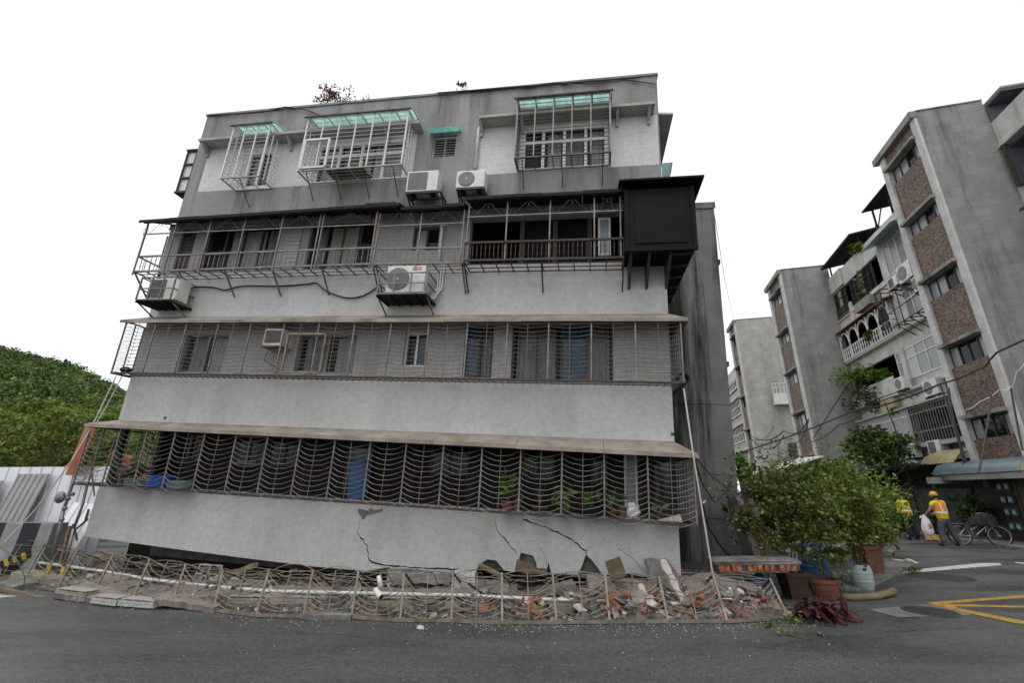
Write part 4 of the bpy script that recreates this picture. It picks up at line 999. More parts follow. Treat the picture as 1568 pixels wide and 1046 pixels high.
# closed right end
e0, et = bases[0], tops[0]
for j in range(0):
    t = (j + .5) / 7; P0, P1 = e0.lerp(et, t), bases[0].lerp(tops[0], t)
    wr.tube([fl(P0.lerp(P1, s) + Vector((0, 0, random.uniform(-.15, .1))) * 4 * s * (1 - s)) for s in np.linspace(0, 1, 9)], .006, 4, cap=False)
for j in range(8):
    t = (j + .5) / 8; P0 = bases[-1].lerp(tops[-1], t); wr.tube([fl(P0.lerp(P0 + Vector((.1, .75, -.1)), s) + Vector((.16, 0, -.05)) * 4 * s * (1 - s)) for s in np.linspace(0, 1, 7)], .006, 4, cap=False)
wr.build('wires', STEEL_OLD, fc)
# white pipe lying through the grille
pp = [AT(x, y, Y) for x, y, Y in ((60, 862, 10.6), (150, 874, 9.9), (230, 888, 9.2), (330, 899, 8.6), (420, 906, 8.25), (560, 909, 7.95), (700, 912, 7.85), (850, 919, 7.75), (990, 925, 7.75), (1165, 926, 8.0))]
mb = MB(); mb.tube(pp, .026, 8); tag(mb.build('pipe', WHITE_PIPE, smooth=True), 'long white pipe lying lengthwise through the fallen grille', 'pipe')

# the debris bed between grille and wall
def front_y(x):
    xs = [b.x for b in bases]; ys = [b.y for b in bases]; return float(np.interp(x, xs, ys))
def bed_h(x, y):
    f = front_y(x); t = (y - f); 
    h = .04 + .15 * min(1, max(0, t / .45)) - .12 * min(1, max(0, (t - .55) / .5))
    right = min(1, max(0, (x - .2) / 1.2)); h += .07 * right * min(1, max(0, t / .7))
    return max(.015, h) + .04 * sin(x * 3.1 + y * 2) + .04 * sin(x * 7.3 - y * 5) + .03 * sin(x * 17 + y * 13)
rows = []
for j in range(34):
    row = []
    for i in range(170):
        x = -11.5 + 16.0 * i / 169; f = front_y(x); y = f + .02 + 3.6 * (j / 33) ** 1.2
        z = bed_h(x, y) + random.uniform(-.028, .03)
        if j == 0: z = -.02
        if x > 4.2: z = min(z, max(-.02, .25 * (4.5 - x)))
        if x < -9.9: z = min(z, max(.0, .1))
        row.append((x, y, z))
    rows.append(row)
tag(MB().sheet(rows).build('debris', RUBBLE_BED), 'crushed plaster and brick debris heaped between fallen grille and wall', 'debris', kind='stuff')

def slab(label, px, py, Y, size, rot, mat, name='wall_fragment', cat='wall fragment', group=None, rough=.02, z=None):
    p = AT(px, py, Y)
    if z is not None: p.z = z
    L, Wd, T = size; n = 7; mb = MB(); poly = []
    for s in range(4):
        cx = [(-1, -1), (1, -1), (1, 1), (-1, 1)]
        (x0, y0), (x1, y1) = cx[s], cx[(s + 1) % 4]
        k = max(2, int((L if s % 2 == 0 else Wd) / .12))
        for i in range(k):
            t = i / k; j = rough if i else 0
            poly.append(((x0 + (x1 - x0) * t) * L / 2 + random.uniform(-j, j), (y0 + (y1 - y0) * t) * Wd / 2 + random.uniform(-j, j)))
    mb.plate(poly, -T / 2, T / 2)
    o = mb.build(name, mat, matrix=Matrix.Translation(p) @ Matrix.Rotation(radians(rot[2]), 4, 'Z') @ Matrix.Rotation(radians(rot[0]), 4, 'X') @ Matrix.Rotation(radians(rot[1]), 4, 'Y'))
    return tag(o, label, cat, group)
KB = 'tiled kerb blocks pushed to the street edge'
# kerb blocks and planter walls along the street edge
for lb, px, py, Y, L, h, rz, mt in (
    ('cream tiled kerb block nearest the left end, snapped at an angle', 88, 926, 0, .85, .13, -21, TILE_CREAM),
    ('white tiled kerb piece second from the left end', 141, 934, 0, .62, .09, -19, TILE_WHITE),
    ('white tiled kerb piece third from the left end', 191, 938, 0, .72, .085, -15, TILE_WHITE),
    ('long cream tiled kerb block left of the hanging camera', 425, 938, 0, 1.7, .17, -4, TILE_CREAM),
    ('cream tiled kerb block right under the hanging camera', 628, 944, 0, 1.35, .2, 0, TILE_CREAM),
    ('short cream tiled kerb block between the brick heaps', 872, 948, 0, .6, .19, 1, TILE_CREAM),
    ('cream tiled kerb block with a white top edge at the centre left', 320, 931, 0, .7, .15, -12, TILE_CREAM)):
    p = G(px, py); p.y += .11 + (.22 if px < 250 else 0); mb = MB(); n = 10; d = .22
    prof = [(-L / 2 + L * i / n, random.uniform(-.012, .012)) for i in range(n + 1)]
    for (xa, ja), (xb, jb) in zip(prof, prof[1:]):
        mb.hexa([(xa, ja - d / 2, -h / 2), (xb, jb - d / 2, -h / 2), (xb, d / 2, -h / 2), (xa, d / 2, -h / 2), (xa, ja - d / 2, h / 2 + ja), (xb, jb - d / 2, h / 2 + jb), (xb, d / 2, h / 2), (xa, d / 2, h / 2)])
    o = mb.build('kerb_block', mt, matrix=Matrix.Translation((p.x, p.y, h / 2 + (.06 if Y is None else .02))) @ Matrix.Rotation(radians(rz), 4, 'Z')); tag(o, lb, 'kerb block', KB)
    cp = MB(); cp.box(-L / 2 + .02, L / 2 - .02, -d / 2 + .01, d / 2, h / 2 + .013, h / 2 + .024); cp.build('cap', CONC_PALE, o)
PS = 'pink tiled paving slabs in the rubble'
for k, (px, py, Y, L, Wd, rx, ry, rz) in enumerate([(200, 905, 9.0, 2.3, .9, 12, 2, -16), (330, 905, 8.6, 1.7, .7, 10, -2, -8), (300, 918, 8.35, 1.2, .45, 14, 3, -14), (520, 917, 8.15, 2.3, .5, 20, 1, -2), (690, 920, 8.0, 1.2, .5, 22, -2, 1), (960, 908, 8.1, 1.2, .7, 18, 6, -4), (1070, 905, 8.25, .9, .7, 20, -10, 6), (1130, 908, 8.2, .9, .6, 24, 10, 8), (1100, 930, 7.95, 1.2, .4, 18, 0, 2), (1000, 932, 7.85, 1.1, .35, 16, 4, -2), (720, 930, 7.9, .8, .4, 25, 12, 4)]):
    slab(['broad pinkish tiled slab sloping at the far left of the rubble', 'pinkish tiled slab behind the third grille bay', 'narrow pinkish slab under the white pipe at left', 'long pinkish slab under the hanging camera', 'pinkish slab right of the long kerb block', 'steep pinkish slab under the leaning dark board', 'tilted pinkish slab below the raised brick slab', 'small pinkish slab at the right end of the grille', 'low pinkish strip at the right front of the rubble', 'narrow pinkish strip beside the white plank', 'broken pinkish piece by the orange bricks'][k], px, py, Y, (L, Wd, .09), (rx, ry, rz), TILE_PINK, 'paving_slab', 'paving slab', PS, .03)
WF = 'pale broken wall pieces in the rubble'
for lb, px, py, Y, L, Wd, T, rt, mt in (
    ('white tiled wall strip hanging under the cracked band', 712, 888, 8.3, .35, .28, .07, (75, 5, 5), TILE_WHITE),
    ('long grey wall piece under the cracked band at centre', 745, 902, 8.3, 1.0, .25, .08, (35, 6, -6), CONC_BROKEN),
    ('white plank leaning near the right end of the grille', 1032, 893, 8.0, .12, .72, .03, (55, 0, 24), PLASTER),
    ('narrow white plank leaning left of the right bay', 993, 921, 7.75, .1, .5, .03, (50, 0, 25), PLASTER),
    ('white plaster lump at the right front', 1012, 945, 7.6, .24, .2, .14, (20, 12, 10), PLASTER),
    ('white plaster slab flat at the right', 1048, 941, 7.75, .34, .2, .08, (10, 5, -10), PLASTER),
    ('cream planter wall lying at the left under the pipe', 95, 893, 10.0, 2.7, .3, .22, (4, 2, -18), TILE_CREAM),
    ('pale slab behind the fourth bay from the left', 355, 900, 9.0, 1.0, .5, .08, (18, 4, -8), PLASTER),
    ('pale broken concrete beam under the leaning boards', 820, 912, 8.1, 1.3, .2, .16, (10, -10, 8), CONC_BROKEN),
    ('grey wall plate under the torn tile edge', 640, 886, 8.7, 1.1, .2, .05, (70, 3, -3), CONC_BROKEN),
    ('grey concrete plate lying in the centre of the heap', 560, 926, 8.1, .8, .35, .12, (16, -4, 0), CONC_BROKEN),
    ('upright grey plate behind the right bay', 1015, 880, 8.5, .6, .45, .07, (70, 12, 10), CONC_BROKEN),
    ('flat grey concrete sheet at the front centre', 505, 940, 7.75, .75, .3, .07, (8, 2, -2), CONC_BROKEN)):
    slab(lb, px, py, Y, (L, Wd, T), rt, mt, group=WF, rough=.03)
BD = 'dark boards sticking out of the rubble'
for lb, px, py, Y, L, Wd, T, rt, mt in (
    ('dark square board standing tilted against the cracked wall', 943, 872, 8.1, .26, .32, .03, (55, -38, 18), WOOD_DARK),
    ('small dark board lying over the torn hole', 803, 870, 8.0, .28, .2, .03, (40, 22, -12), WOOD_DARK),
    ('flat dark board right of the small one', 825, 876, 8.0, .25, .14, .03, (35, 8, 4), WOOD_DARK),
    ('brown timber batten leaning at the left of the hole', 755, 876, 7.95, .5, .07, .05, (10, 24, -10), WOOD),
    ('grey timber beam poking out at the left under the wall', 365, 876, 9.0, .9, .08, .08, (0, -18, -25), WOOD)):
    slab(lb, px, py, Y, (L, Wd, T), rt, mt, 'board', 'board', BD, .005)
# white window frame caught in the rubble
mb = MB()
for a, b in (((0, 0, 0), (.5, 0, 0)), ((0, 0, .3), (.5, 0, .3)), ((0, 0, 0), (0, 0, .3)), ((.5, 0, 0), (.5, 0, .3)), ((.25, 0, 0), (.25, 0, .3)), ((0, 0, .15), (.5, 0, .15))): mb.bar(a, b, .02)
p = AT(295, 893, 9.2); tag(mb.build('window_frame_scrap', SHEET_GREY, matrix=Matrix.Translation(p) @ Matrix.Rotation(-.25, 4, 'Z') @ Matrix.Rotation(-.3, 4, 'X')), 'broken pale window frame standing in the rubble at the left', 'window frame')
# fallen street camera
cp_ = AT(582, 893, 7.75); r = thing('surveillance_camera', 'white camera on a bent arm hanging from the fallen grille', 'camera', loc=tuple(cp_))
mb = MB(); mb.tube([(-.03, 0, .1), (-.01, 0, .03), (.02, 0, -.06)], [.03, .035, .04], 10); mb.build('arm', WHITE_PLASTIC, r, smooth=True)
mb = MB(); mb.tube([(-.06, -.02, -.09), (.06, -.1, -.17)], .045, 12); mb.build('housing', WHITE_PLASTIC, r, smooth=False)
mb = MB(); mb.tube([(.06, -.1, -.17), (.065, -.104, -.174)], .035, 12); mb.build('lens', BLACK, r)
BRICK_DULL = basic('dusty_brick', (.27, .15, .10), .9, 0, .5, 9, .5, dirt=(.26, .23, .2))
# bricks: lying singly through the heap, more at the right
def brick_mesh(seed):
    rr = random.Random(seed); L, Wd, T = .17 * rr.uniform(.3, 1), .085, .05; mb = MB(); mb.box(-L / 2, L / 2, -Wd / 2, Wd / 2, -T / 2, T / 2)
    mb.v = [(x + rr.uniform(-.016, .016), y + rr.uniform(-.012, .012), z + rr.uniform(-.008, .008)) for x, y, z in mb.v]; return mb
def scatter(mesh_fn, name, mat, n, label, cat, group, spots, nv=8, scale=(.8, 1.2), bevel=0):
    protos = [mesh_fn(k) for k in range(nv)]; objs = []
    for i in range(n):
        if i < nv: o = protos[i].build(name, mat[i % len(mat)] if isinstance(mat, list) else mat, bevel=bevel); objs.append(o)
        else: o = objs[i % nv].copy(); COL.objects.link(o)
        x, y, z = spots(i); s = random.uniform(*scale)
        o.matrix_world = Matrix.Translation((x, y, z)) @ Matrix.Rotation(random.uniform(0, 6.28), 4, 'Z') @ Matrix.Rotation(random.gauss(0, .45), 4, 'X') @ Matrix.Rotation(random.gauss(0, .45), 4, 'Y') @ Matrix.Scale(s, 4)
        tag(o, label, cat, group)
def brick_spot(i):
    r = random.random()
    if r < .68: x = random.choice((random.gauss(.05, .35), random.gauss(1.9, .55), random.gauss(3.1, .6), random.uniform(-.3, 4)))
    elif r < .85: x = random.gauss(-5.3, .9)
    else: x = random.uniform(-9, 0)
    x = min(max(x, -9.6), 4.0); y = front_y(x) + .1 + abs(random.gauss(0, .32)) + (.7 if x < -3 else 0); return x, y, max(.03, bed_h(x, y)) + random.uniform(.0, .05)
scatter(brick_mesh, 'brick', [BRICK, BRICK, BRICK_DULL], 120, 'broken orange brick lying loose in the rubble heap', 'brick', 'loose bricks in the rubble', brick_spot, 12)
def chunk_mesh(seed):
    rr = random.Random(seed + 50); bm = bmesh.new(); bmesh.ops.create_icosphere(bm, subdivisions=1, radius=.075)
    mb = MB(); fx = (rr.uniform(.7, 1.5), rr.uniform(.6, 1.1), rr.uniform(.35, .8))
    for v in bm.verts: k = rr.uniform(.65, 1.2); v.co = Vector((v.co.x * fx[0] * k, v.co.y * fx[1] * k, v.co.z * fx[2] * k))
    bm.verts.index_update(); mb.add([tuple(v.co) for v in bm.verts], [tuple(v.index for v in f.verts) for f in bm.faces]); bm.free(); return mb
def chunk_spot(i):
    x = random.uniform(-9.3, 4.1) if random.random() < .5 else random.uniform(-.8, 4.1); y = front_y(x) + random.choice((.06, .1)) + abs(random.gauss(0, .5)); return x, y, max(.03, bed_h(x, y)) + random.uniform(-.01, .05)
scatter(chunk_mesh, 'rubble_chunk', [CONC_BROKEN, CONC_DARK, CONC_BROKEN, CONC_DARK, CONC_BROKEN, PLASTER], 190, 'jagged lump of concrete or plaster lying in the rubble heap', 'rubble', 'lumps of rubble', chunk_spot, 12, (.4, 1.25))
def shard_mesh(seed):
    rr = random.Random(seed + 90); n = rr.choice((4, 5, 6)); R = rr.uniform(.06, .16); poly = [(R * rr.uniform(.6, 1.1) * cos(2 * pi * k / n) * 1.4, R * rr.uniform(.6, 1.1) * sin(2 * pi * k / n)) for k in range(n)]
    return MB().plate(poly, -rr.uniform(.012, .03), rr.uniform(.01, .02))
def shard_spot(i):
    x = random.uniform(-9.3, 4.0); y = front_y(x) + .1 + abs(random.gauss(.25, .4)) + (.25 if x < -2 else 0); return x, y, max(.03, bed_h(x, y)) + random.uniform(.0, .06)
scatter(shard_mesh, 'wall_shard', [CONC_BROKEN, CONC_DARK, TILE_PINK, PLASTER, CONC_BROKEN, TILE_PINK, CONC_DARK, TILE_CREAM, CONC_BROKEN, TILE_WHITE, CONC_DARK, TILE_PINK], 190, 'thin flat shard of tiled render lying in the rubble heap', 'rubble', 'flat shards in the rubble', shard_spot, 16, (.5, 1.05))
def lath_mesh(seed):
    rr = random.Random(seed + 130); L = rr.uniform(.25, .7); return MB().box(-L / 2, L / 2, -.018, .018, -.01, .01)
scatter(lath_mesh, 'timber_lath', [WOOD, STEEL_DARK, WOOD_DARK, WHITE_STEEL], 40, 'splintered lath or rod lying across the rubble heap', 'lath', 'laths and rods in the rubble', shard_spot, 8)
# fine broken fragments over the whole heap: nobody could count them
mb = MB()
for i in range(5200):
    x = random.uniform(-9.6, 4.15); y = front_y(x) + .03 + abs(random.gauss(0, .55)); z = max(.02, bed_h(x, y)) + random.uniform(-.01, .035); s = random.uniform(.008, .032) * (1.5 if i % 11 == 0 else 1)
    mb.k = random.choice((0, 0, 0, 1, 1, 2, 2, 3, 4 if x > -1 else 0)); e = [Vector((random.uniform(-1, 1), random.uniform(-1, 1), random.uniform(-.6, .8))) * s * 1.4 for _ in range(4)]
    mb.add([tuple(Vector((x, y, z)) + v) for v in e], [(0, 1, 2), (0, 2, 3), (0, 3, 1), (1, 3, 2)])
tag(mb.build('rubble_fragments', [CONC_BROKEN, CONC_DARK, TILE_PINK, PLASTER, BRICK_DULL]), 'fine mixed fragments of plaster, tile and brick over the rubble heap', 'rubble', kind='stuff')
# tiny crumbs along the street edge: nobody could count them
mb = MB()
for i in range(1100):
    x = random.uniform(-9.5, 4.3) if i % 3 else random.uniform(-.5, 4.5); f = front_y(x) if x < 4.05 else 7.6; y = f - abs(random.gauss(0, .28)) + .1; s = random.uniform(.003, .0105)
    if i % 14 == 0: y = f - random.uniform(.2, 1.9)
    c = [(x + dx * s * random.uniform(.6, 1.3), y + dy * s * random.uniform(.6, 1.3), .002 + dz * s * random.uniform(.5, 1)) for dx, dy, dz in ((-1, -1, 0), (1, -1, 0), (0, 1, 0), (0, 0, 1.1))]
    mb.add(c, [(0, 1, 3), (1, 2, 3), (2, 0, 3), (2, 1, 0)])
tag(mb.build('plaster_crumbs', PLASTER), 'white plaster crumbs strewn along the street edge', 'crumbs', kind='stuff')
p = G(644, 964); o = chunk_mesh(3).build('rubble_chunk', PLASTER, matrix=Matrix.Translation(p + Vector((0, 0, .02))) @ Matrix.Scale(.7, 4)); tag(o, 'lone white plaster lump on the asphalt in front of the grille', 'rubble')
p = G(1254, 974); o = chunk_mesh(5).build('rubble_chunk', CONC_DARK, matrix=Matrix.Translation(p + Vector((0, 0, .03))) @ Matrix.Scale(.7, 4)); tag(o, 'lone dark stone on the asphalt by the red leaves', 'rubble')

# raised brick slab and the torn brick pier on the right
def brick_edge_slab():
    p = AT(1152, 864, 8.75); r = thing('brick_coping_slab', 'torn off concrete slab with an edge of orange bricks', 'wall fragment', loc=tuple(p))
    L, D = 1.42, .45; mb = MB(); mb.box(-L / 2, L / 2, -D / 2, D / 2, .035, .085)
    mb.v = [(x + random.uniform(-.02, .02), y + random.uniform(-.02, .02), z) for x, y, z in mb.v]; mb.box(-L / 2 + .06, L / 2 - .04, -D / 2 + .07, D / 2, -.075, .034); mb.box(-L / 2 + .08, L / 2 - .2, -D / 2 + .03, D / 2 - .05, -.1, -.076); mb.build('mortar_bed', CONC_BROKEN, r)
    x = -L / 2 + .06; i = 0
    while x < L / 2 - .06:
        wd = random.uniform(.055, .085); b = MB(); b.box(x, x + wd, -D / 2 + .005, -D / 2 + .1, -.07, .03)
        b.v = [(u + random.uniform(-.008, .008), v + random.uniform(-.012, .012), z + random.uniform(-.008, .004)) for u, v, z in b.v]
        if i % 6 != 4: b.build('brick', BRICK, r)
        x += wd + random.uniform(.012, .03); i += 1
    r.rotation_euler = (radians(4), radians(-1), radians(-3))
brick_edge_slab()
p = AT(1168, 866, 10.2); r = thing('broken_wall_pier', 'leaning broken wall end showing a column of orange bricks', 'wall fragment', loc=tuple(p))
h = 1.32
mb = MB(); mb.hexa([(-.12, 0, 0), (.02, -.02, 0), (.02, .5, 0), (-.12, .5, 0), (-.34, 0, h), (-.22, -.02, h), (-.22, .5, h), (-.34, .5, h)]); mb.build('render_face', CONC, r)
mb = MB(); mb.hexa([(.16, .02, 0), (.42, 0, 0), (.42, .5, 0), (.16, .5, 0), (-.08, .02, h), (.14, 0, h), (.14, .5, h), (-.08, .5, h)]); mb.build('tile_face', tile_mat('grey_dotted_tile', (.2, .2, .2), (.08, .08, .08), (.3, .3, .3), bw=.05, rh=.05, stain=.3), r)
for k in range(19):
    z = .02 + h * .9 * k / 19; c = -.23 * z / h; b = MB(); b.box(c + .025, c + .155, .03 + random.uniform(-.03, .03), .45, z, z + .07)
    b.v = [(x + random.uniform(-.012, .012), y, zz) for x, y, zz in b.v]; b.build('brick', BRICK, r)

# ================================================================== left side: hoarding, barriers, gas pipes
def corr(name, A, Bp, hgt, mat, label, cat, lean=0.0, pitch=.2, group=None, dep=.024, dirv=None, slant=0.0):
    A, Bp = Vector(A), Vector(Bp); L = (Bp - A).length; ux = (Bp - A).normalized(); nx = Vector((-ux.y, ux.x, 0)); mb = MB(); xs = []; x = 0
    while x < L:
        for dx, dy in ((0, 0), (.015, dep), (.035, dep), (.05, 0)): xs.append((min(x + dx, L), dy))
        x += pitch
    xs.append((L, 0)); rows = []
    for k in range(2):
        rows.append([tuple(ux * (x + (slant * k)) - nx * d + nx * (lean * k) + Vector((0, 0, hgt * k))) for x, d in xs])
    mb.sheet(rows); off = nx * .004
    n = len(mb.v); mb.v += [tuple(Vector(v) + off) for v in mb.v]; mb.f += [tuple(i + n for i in reversed(f)) for f in mb.f]; mb.mi += [0] * (len(mb.f) - len(mb.mi))
    o = mb.build(name, mat); o.location = A; return tag(o, label, cat, group)
corr('metal_hoarding', (-15.8, 12.8, 0), (-10.2, 12.2, 0), 2.40, SHEET_WHITE, 'white corrugated metal hoarding behind the barriers at the left', 'hoarding', slant=.12, pitch=.33)
a = AT(2, 740, 12.2)
corr('corrugated_sheet', (-14.1, 12.25, .5), (-13.35, 12.2, .5), 1.55, SHEET_GREY, 'grey corrugated sheet leaning at the picture edge, the lower one', 'metal sheet', lean=.2, pitch=.15, slant=.1, group='loose corrugated sheets')
corr('corrugated_sheet', (-13.05, 12.15, .6), (-12.15, 12.05, .6), 1.62, SHEET_GREY, 'taller grey corrugated sheet leaning on the white hoarding', 'metal sheet', lean=.25, pitch=.17, slant=.15, group='loose corrugated sheets')
corr('corrugated_sheet', (-11.2, 11.7, .15), (-10.1, 11.3, .1), 1.4, SHEET_WHITE, 'white corrugated sheet slumped against the building corner', 'metal sheet', lean=.3, pitch=.3, slant=.3, group='loose corrugated sheets')
for k, (x, y) in enumerate(((-12.88, 11.35), (-11.0, 11.1))):
    L = 1.8; t = thing('concrete_barrier', ['grey and black striped concrete barrier at the picture edge', 'grey and black striped concrete barrier next to the gas pipes'][k], 'barrier', loc=(x, y, 0), group='striped concrete barriers'); t.rotation_euler = (0, 0, -.13)
    mb = MB(); prof = [(-.3, 0), (-.3, .25), (-.2, .6), (-.16, 1.12), (.16, 1.12), (.2, .6), (.3, .25), (.3, 0)]; n = len(prof)
    mb.add([(-L / 2, a, b) for a, b in prof] + [(L / 2, a, b) for a, b in prof], [tuple(range(n))[::-1], tuple(range(n, 2 * n))] + [(i, (i + 1) % n, (i + 1) % n + n, i + n) for i in range(n)]); mb.build('barrier_body', STRIPE_G, t, bevel=.02)
    for q in range(2):
        s = MB(); x0 = -L / 2 + .12 + q * .9
        for (y0, z0), (y1, z1) in zip(prof[:4], prof[1:4]):
            s.hexa([(x0 + z0 * .0, y0 - .004, z0), (x0 + .45, y0 - .004, z0), (x0 + .45, y0 + .01, z0), (x0, y0 + .01, z0), (x0, y1 - .004, z1), (x0 + .45, y1 - .004, z1), (x0 + .45, y1 + .01, z1), (x0, y1 + .01, z1)])
        s.build('black_stripe', STRIPE_B, t)
# gas riser with its regulator
g0 = G(66, 905); Yg = 10.15
t = thing('gas_pipe', 'galvanised gas riser with a round regulator and yellow foot', 'gas pipe', loc=tuple(AT(72, 895, Yg)))
L0 = Vector(t.location)
def A_(x, y, Y=Yg): return AT(x, y, Y) - L0
mb = MB(); mb.tube([A_(78, 862), A_(92, 806), A_(97, 782)], .035, 8); mb.tube([A_(97, 782), A_(104, 764), A_(111, 742), A_(116, 739), A_(130, 739), A_(133, 745), A_(126, 775), A_(113, 810)], .026, 8); mb.tube([A_(113, 810), A_(106, 838), A_(98, 868)], .032, 8); mb.build('pipe_run', GALV, t, smooth=True)
mb = MB()
for (x, y, r) in ((99, 779, .05), (104, 764, .05), (111, 757, .045), (95, 796, .045), (131, 741, .035), (113, 741, .035)): c = A_(x, y); mb.ball(c, r, 10, 6)
mb.build('fitting', GALV, t, smooth=True)
c = A_(92, 762); mb = MB(); mb.lathe([(0, -.05), (.09, -.05), (.12, -.02), (.12, .02), (.085, .05), (.03, .07), (0, .07)], 18); mb.v = [(c.x + x * .9 + z * .3, c.y - z, c.z + y) for x, y, z in mb.v]; ro = mb.build('regulator', GALV, t, smooth=True)
mb = MB(); mb.tube([c, A_(103, 760)], .022, 8); mb.build('regulator_stem', GALV, ro)
mb = MB(); mb.tube([A_(78, 862), A_(64, 902)], .037, 8); mb.tube([A_(98, 868), A_(90, 902)], .034, 8); mb.build('yellow_foot', YELLOW, t, smooth=True)
mb = MB(); mb.bar(A_(103, 822), A_(135, 795), .03); mb.bar(A_(130, 800), A_(136, 780), .03); mb.bar(A_(112, 803), A_(118, 828), .03); mb.build('pipe_clamp', STEEL_DARK, t)
# leaning timber next to it
mb = MB(); mb.bar(AT(92, 870, 10.4), AT(108, 806, 10.5), .05, .07); tag(mb.build('timber_post', WOOD), 'leaning weathered timber between the gas pipes', 'timber')
# striped yellow-black steel rail at the far left
mb = MB(); q0, q1 = AT(-5, 868, 10.6), AT(48, 848, 10.8); n = 8
for i in range(n): mb.k = i % 2; mb.bar(q0.lerp(q1, i / n), q0.lerp(q1, (i + 1) / n), .12, .14)
tag(mb.build('hazard_rail', [YELLOW, STRIPE_B]), 'yellow and black hazard rail behind the tangle at the left edge', 'barrier')
mb = MB(); mb.tube([AT(x, y, 9.7) for x, y in ((-5, 835), (12, 845), (28, 862), (38, 885), (36, 900), (20, 906), (2, 906))], .009, 6); tag(mb.build('hose', GREENP), 'thin green hose looping through the tangle at the left edge', 'hose')
slab('grey broken footing lump under the tangle at left', 27, 902, 9.9, (.6, .4, .25), (5, 4, -20), CONC_BROKEN, rough=.04)
slab('white plank lying on the asphalt at the left edge', 8, 918, 9.1, (.75, .25, .05), (2, 2, -10), PLASTER, rough=.02)
slab('timber batten lying along the street at the left edge', 45, 912, 9.3, (1.8, .07, .05), (0, 3, -20), WOOD, 'board', 'board', BD, .004)
# orange brick slab tipped up behind the corner
mb = MB(); q = [AT(103, 728, 12.0), AT(118, 728, 12.0), AT(147, 655, 12.0), AT(133, 655, 12.0)]
mb.add([tuple(v) for v in q] + [tuple(v + Vector((-.25, .2, .02))) for v in q], [(0, 1, 2, 3), (7, 6, 5, 4), (0, 4, 5, 1), (1, 5, 6, 2), (2, 6, 7, 3), (3, 7, 4, 0)])
tag(mb.build('tipped_wall', ORANGE_SLAB), 'raw orange brick wall panel tipped upright behind the left corner', 'wall fragment')
mb = MB(); q = [AT(168, 712, 13.6), AT(262, 752, 13.6), AT(262, 728, 13.6), AT(215, 708, 13.6), AT(182, 694, 13.6), AT(168, 690, 13.6)]
n = len(q); mb.add([tuple(v) for v in q] + [tuple(v + Vector((0, .2, 0))) for v in q], [tuple(range(n)), tuple(range(2 * n - 1, n - 1, -1))] + [((i + 1) % n, i, i + n, (i + 1) % n + n) for i in range(n)])
tag(mb.build('garden_wall_remnant', ORANGE_SLAB), 'sloping orange brick wall remnant seen through the left balcony corner', 'wall fragment')
mb = MB(); q = [AT(86, 722, 14.0), AT(108, 722, 14.0), AT(113, 704, 14.0)]; mb.add([tuple(v) for v in q] + [tuple(v + Vector((0, .3, 0))) for v in q], [(0, 1, 2), (5, 4, 3), (0, 3, 4, 1), (1, 4, 5, 2), (2, 5, 3, 0)])
tag(mb.build('brick_heap', ORANGE_SLAB), 'orange brick heap peeping over the white hoarding', 'wall fragment')

# ================================================================== hill and trees at the left
def ridge(a):      # height of the skyline over the tangent of the azimuth x/y
    return float(np.interp(a, [-2.2, -1.6, -1.18, -1.0, -.867, -.7, -.4, 0, .6], [41, 41, 34, 30, 23.5, 17, 9, 4, 1]))
rows = []
for j in range(22):
    d = 42 + 70 * j / 21; row = []
    for i in range(60):
        a = -2.2 + 2.8 * i / 59; t = min(1, (d - 42) / 58); h = (ridge(a) - 3.0) * (t ** .8) * (1 if t < 1 else 1); row.append((a * d, d, max(-.1, h + .5 * sin(i * 1.7 + j))))
    rows.append(row)
tag(MB().sheet(rows).build('hill', basic('wooded_hill_ground', (.03, .042, .015), .95, 0, .4, .3, 0)), kind='structure')
C = []
for k in range(1150):
    a = random.uniform(-1.6, -.5); t = random.random() ** .7; d = 46 + 56 * t; h = (ridge(a) - 3.0) * ((d - 42) / 58) ** .8 if d < 100 else ridge(a) - 3; r = random.uniform(1.2, 2.7)
    e = RNG.normal(size=(170, 3)); e /= np.linalg.norm(e, axis=1)[:, None]; e[:, 2] = abs(e[:, 2]) * .9 - .15
    C.append(np.array([a * d, d, h + .8]) + e * r * np.array([1, 1, 1.25]) * RNG.uniform(.6, 1.05, size=(170, 1)))
tag(leaf_obj('hillside_forest', np.concatenate(C), .42, LEAF_HILL, asp=1.5, up=.3), 'dark green forest covering the far hillside', 'forest', kind='stuff')
for k, (px, py) in enumerate(((93, 556), (99, 558))):
    p = AT(px, 575, 99); t = thing('conifer', ['taller of two dark conifers on the hill ridge', 'shorter of two dark conifers on the hill ridge'][k], 'tree', loc=tuple(p), group='conifers on the ridge')
    Cc = [(RNG.normal() * .75 * (1 - z / 4.2) , RNG.normal() * .75 * (1 - z / 4.2), z - .2) for z in RNG.uniform(0, 4.0 - .5 * k, 260)]; leaf_obj('crown', Cc, .5, LEAF_DARK, t, asp=1.6); MB().tube([(0, 0, -3), (0, 0, 2)], [.2, .1], 6).build('trunk', BARK, t)
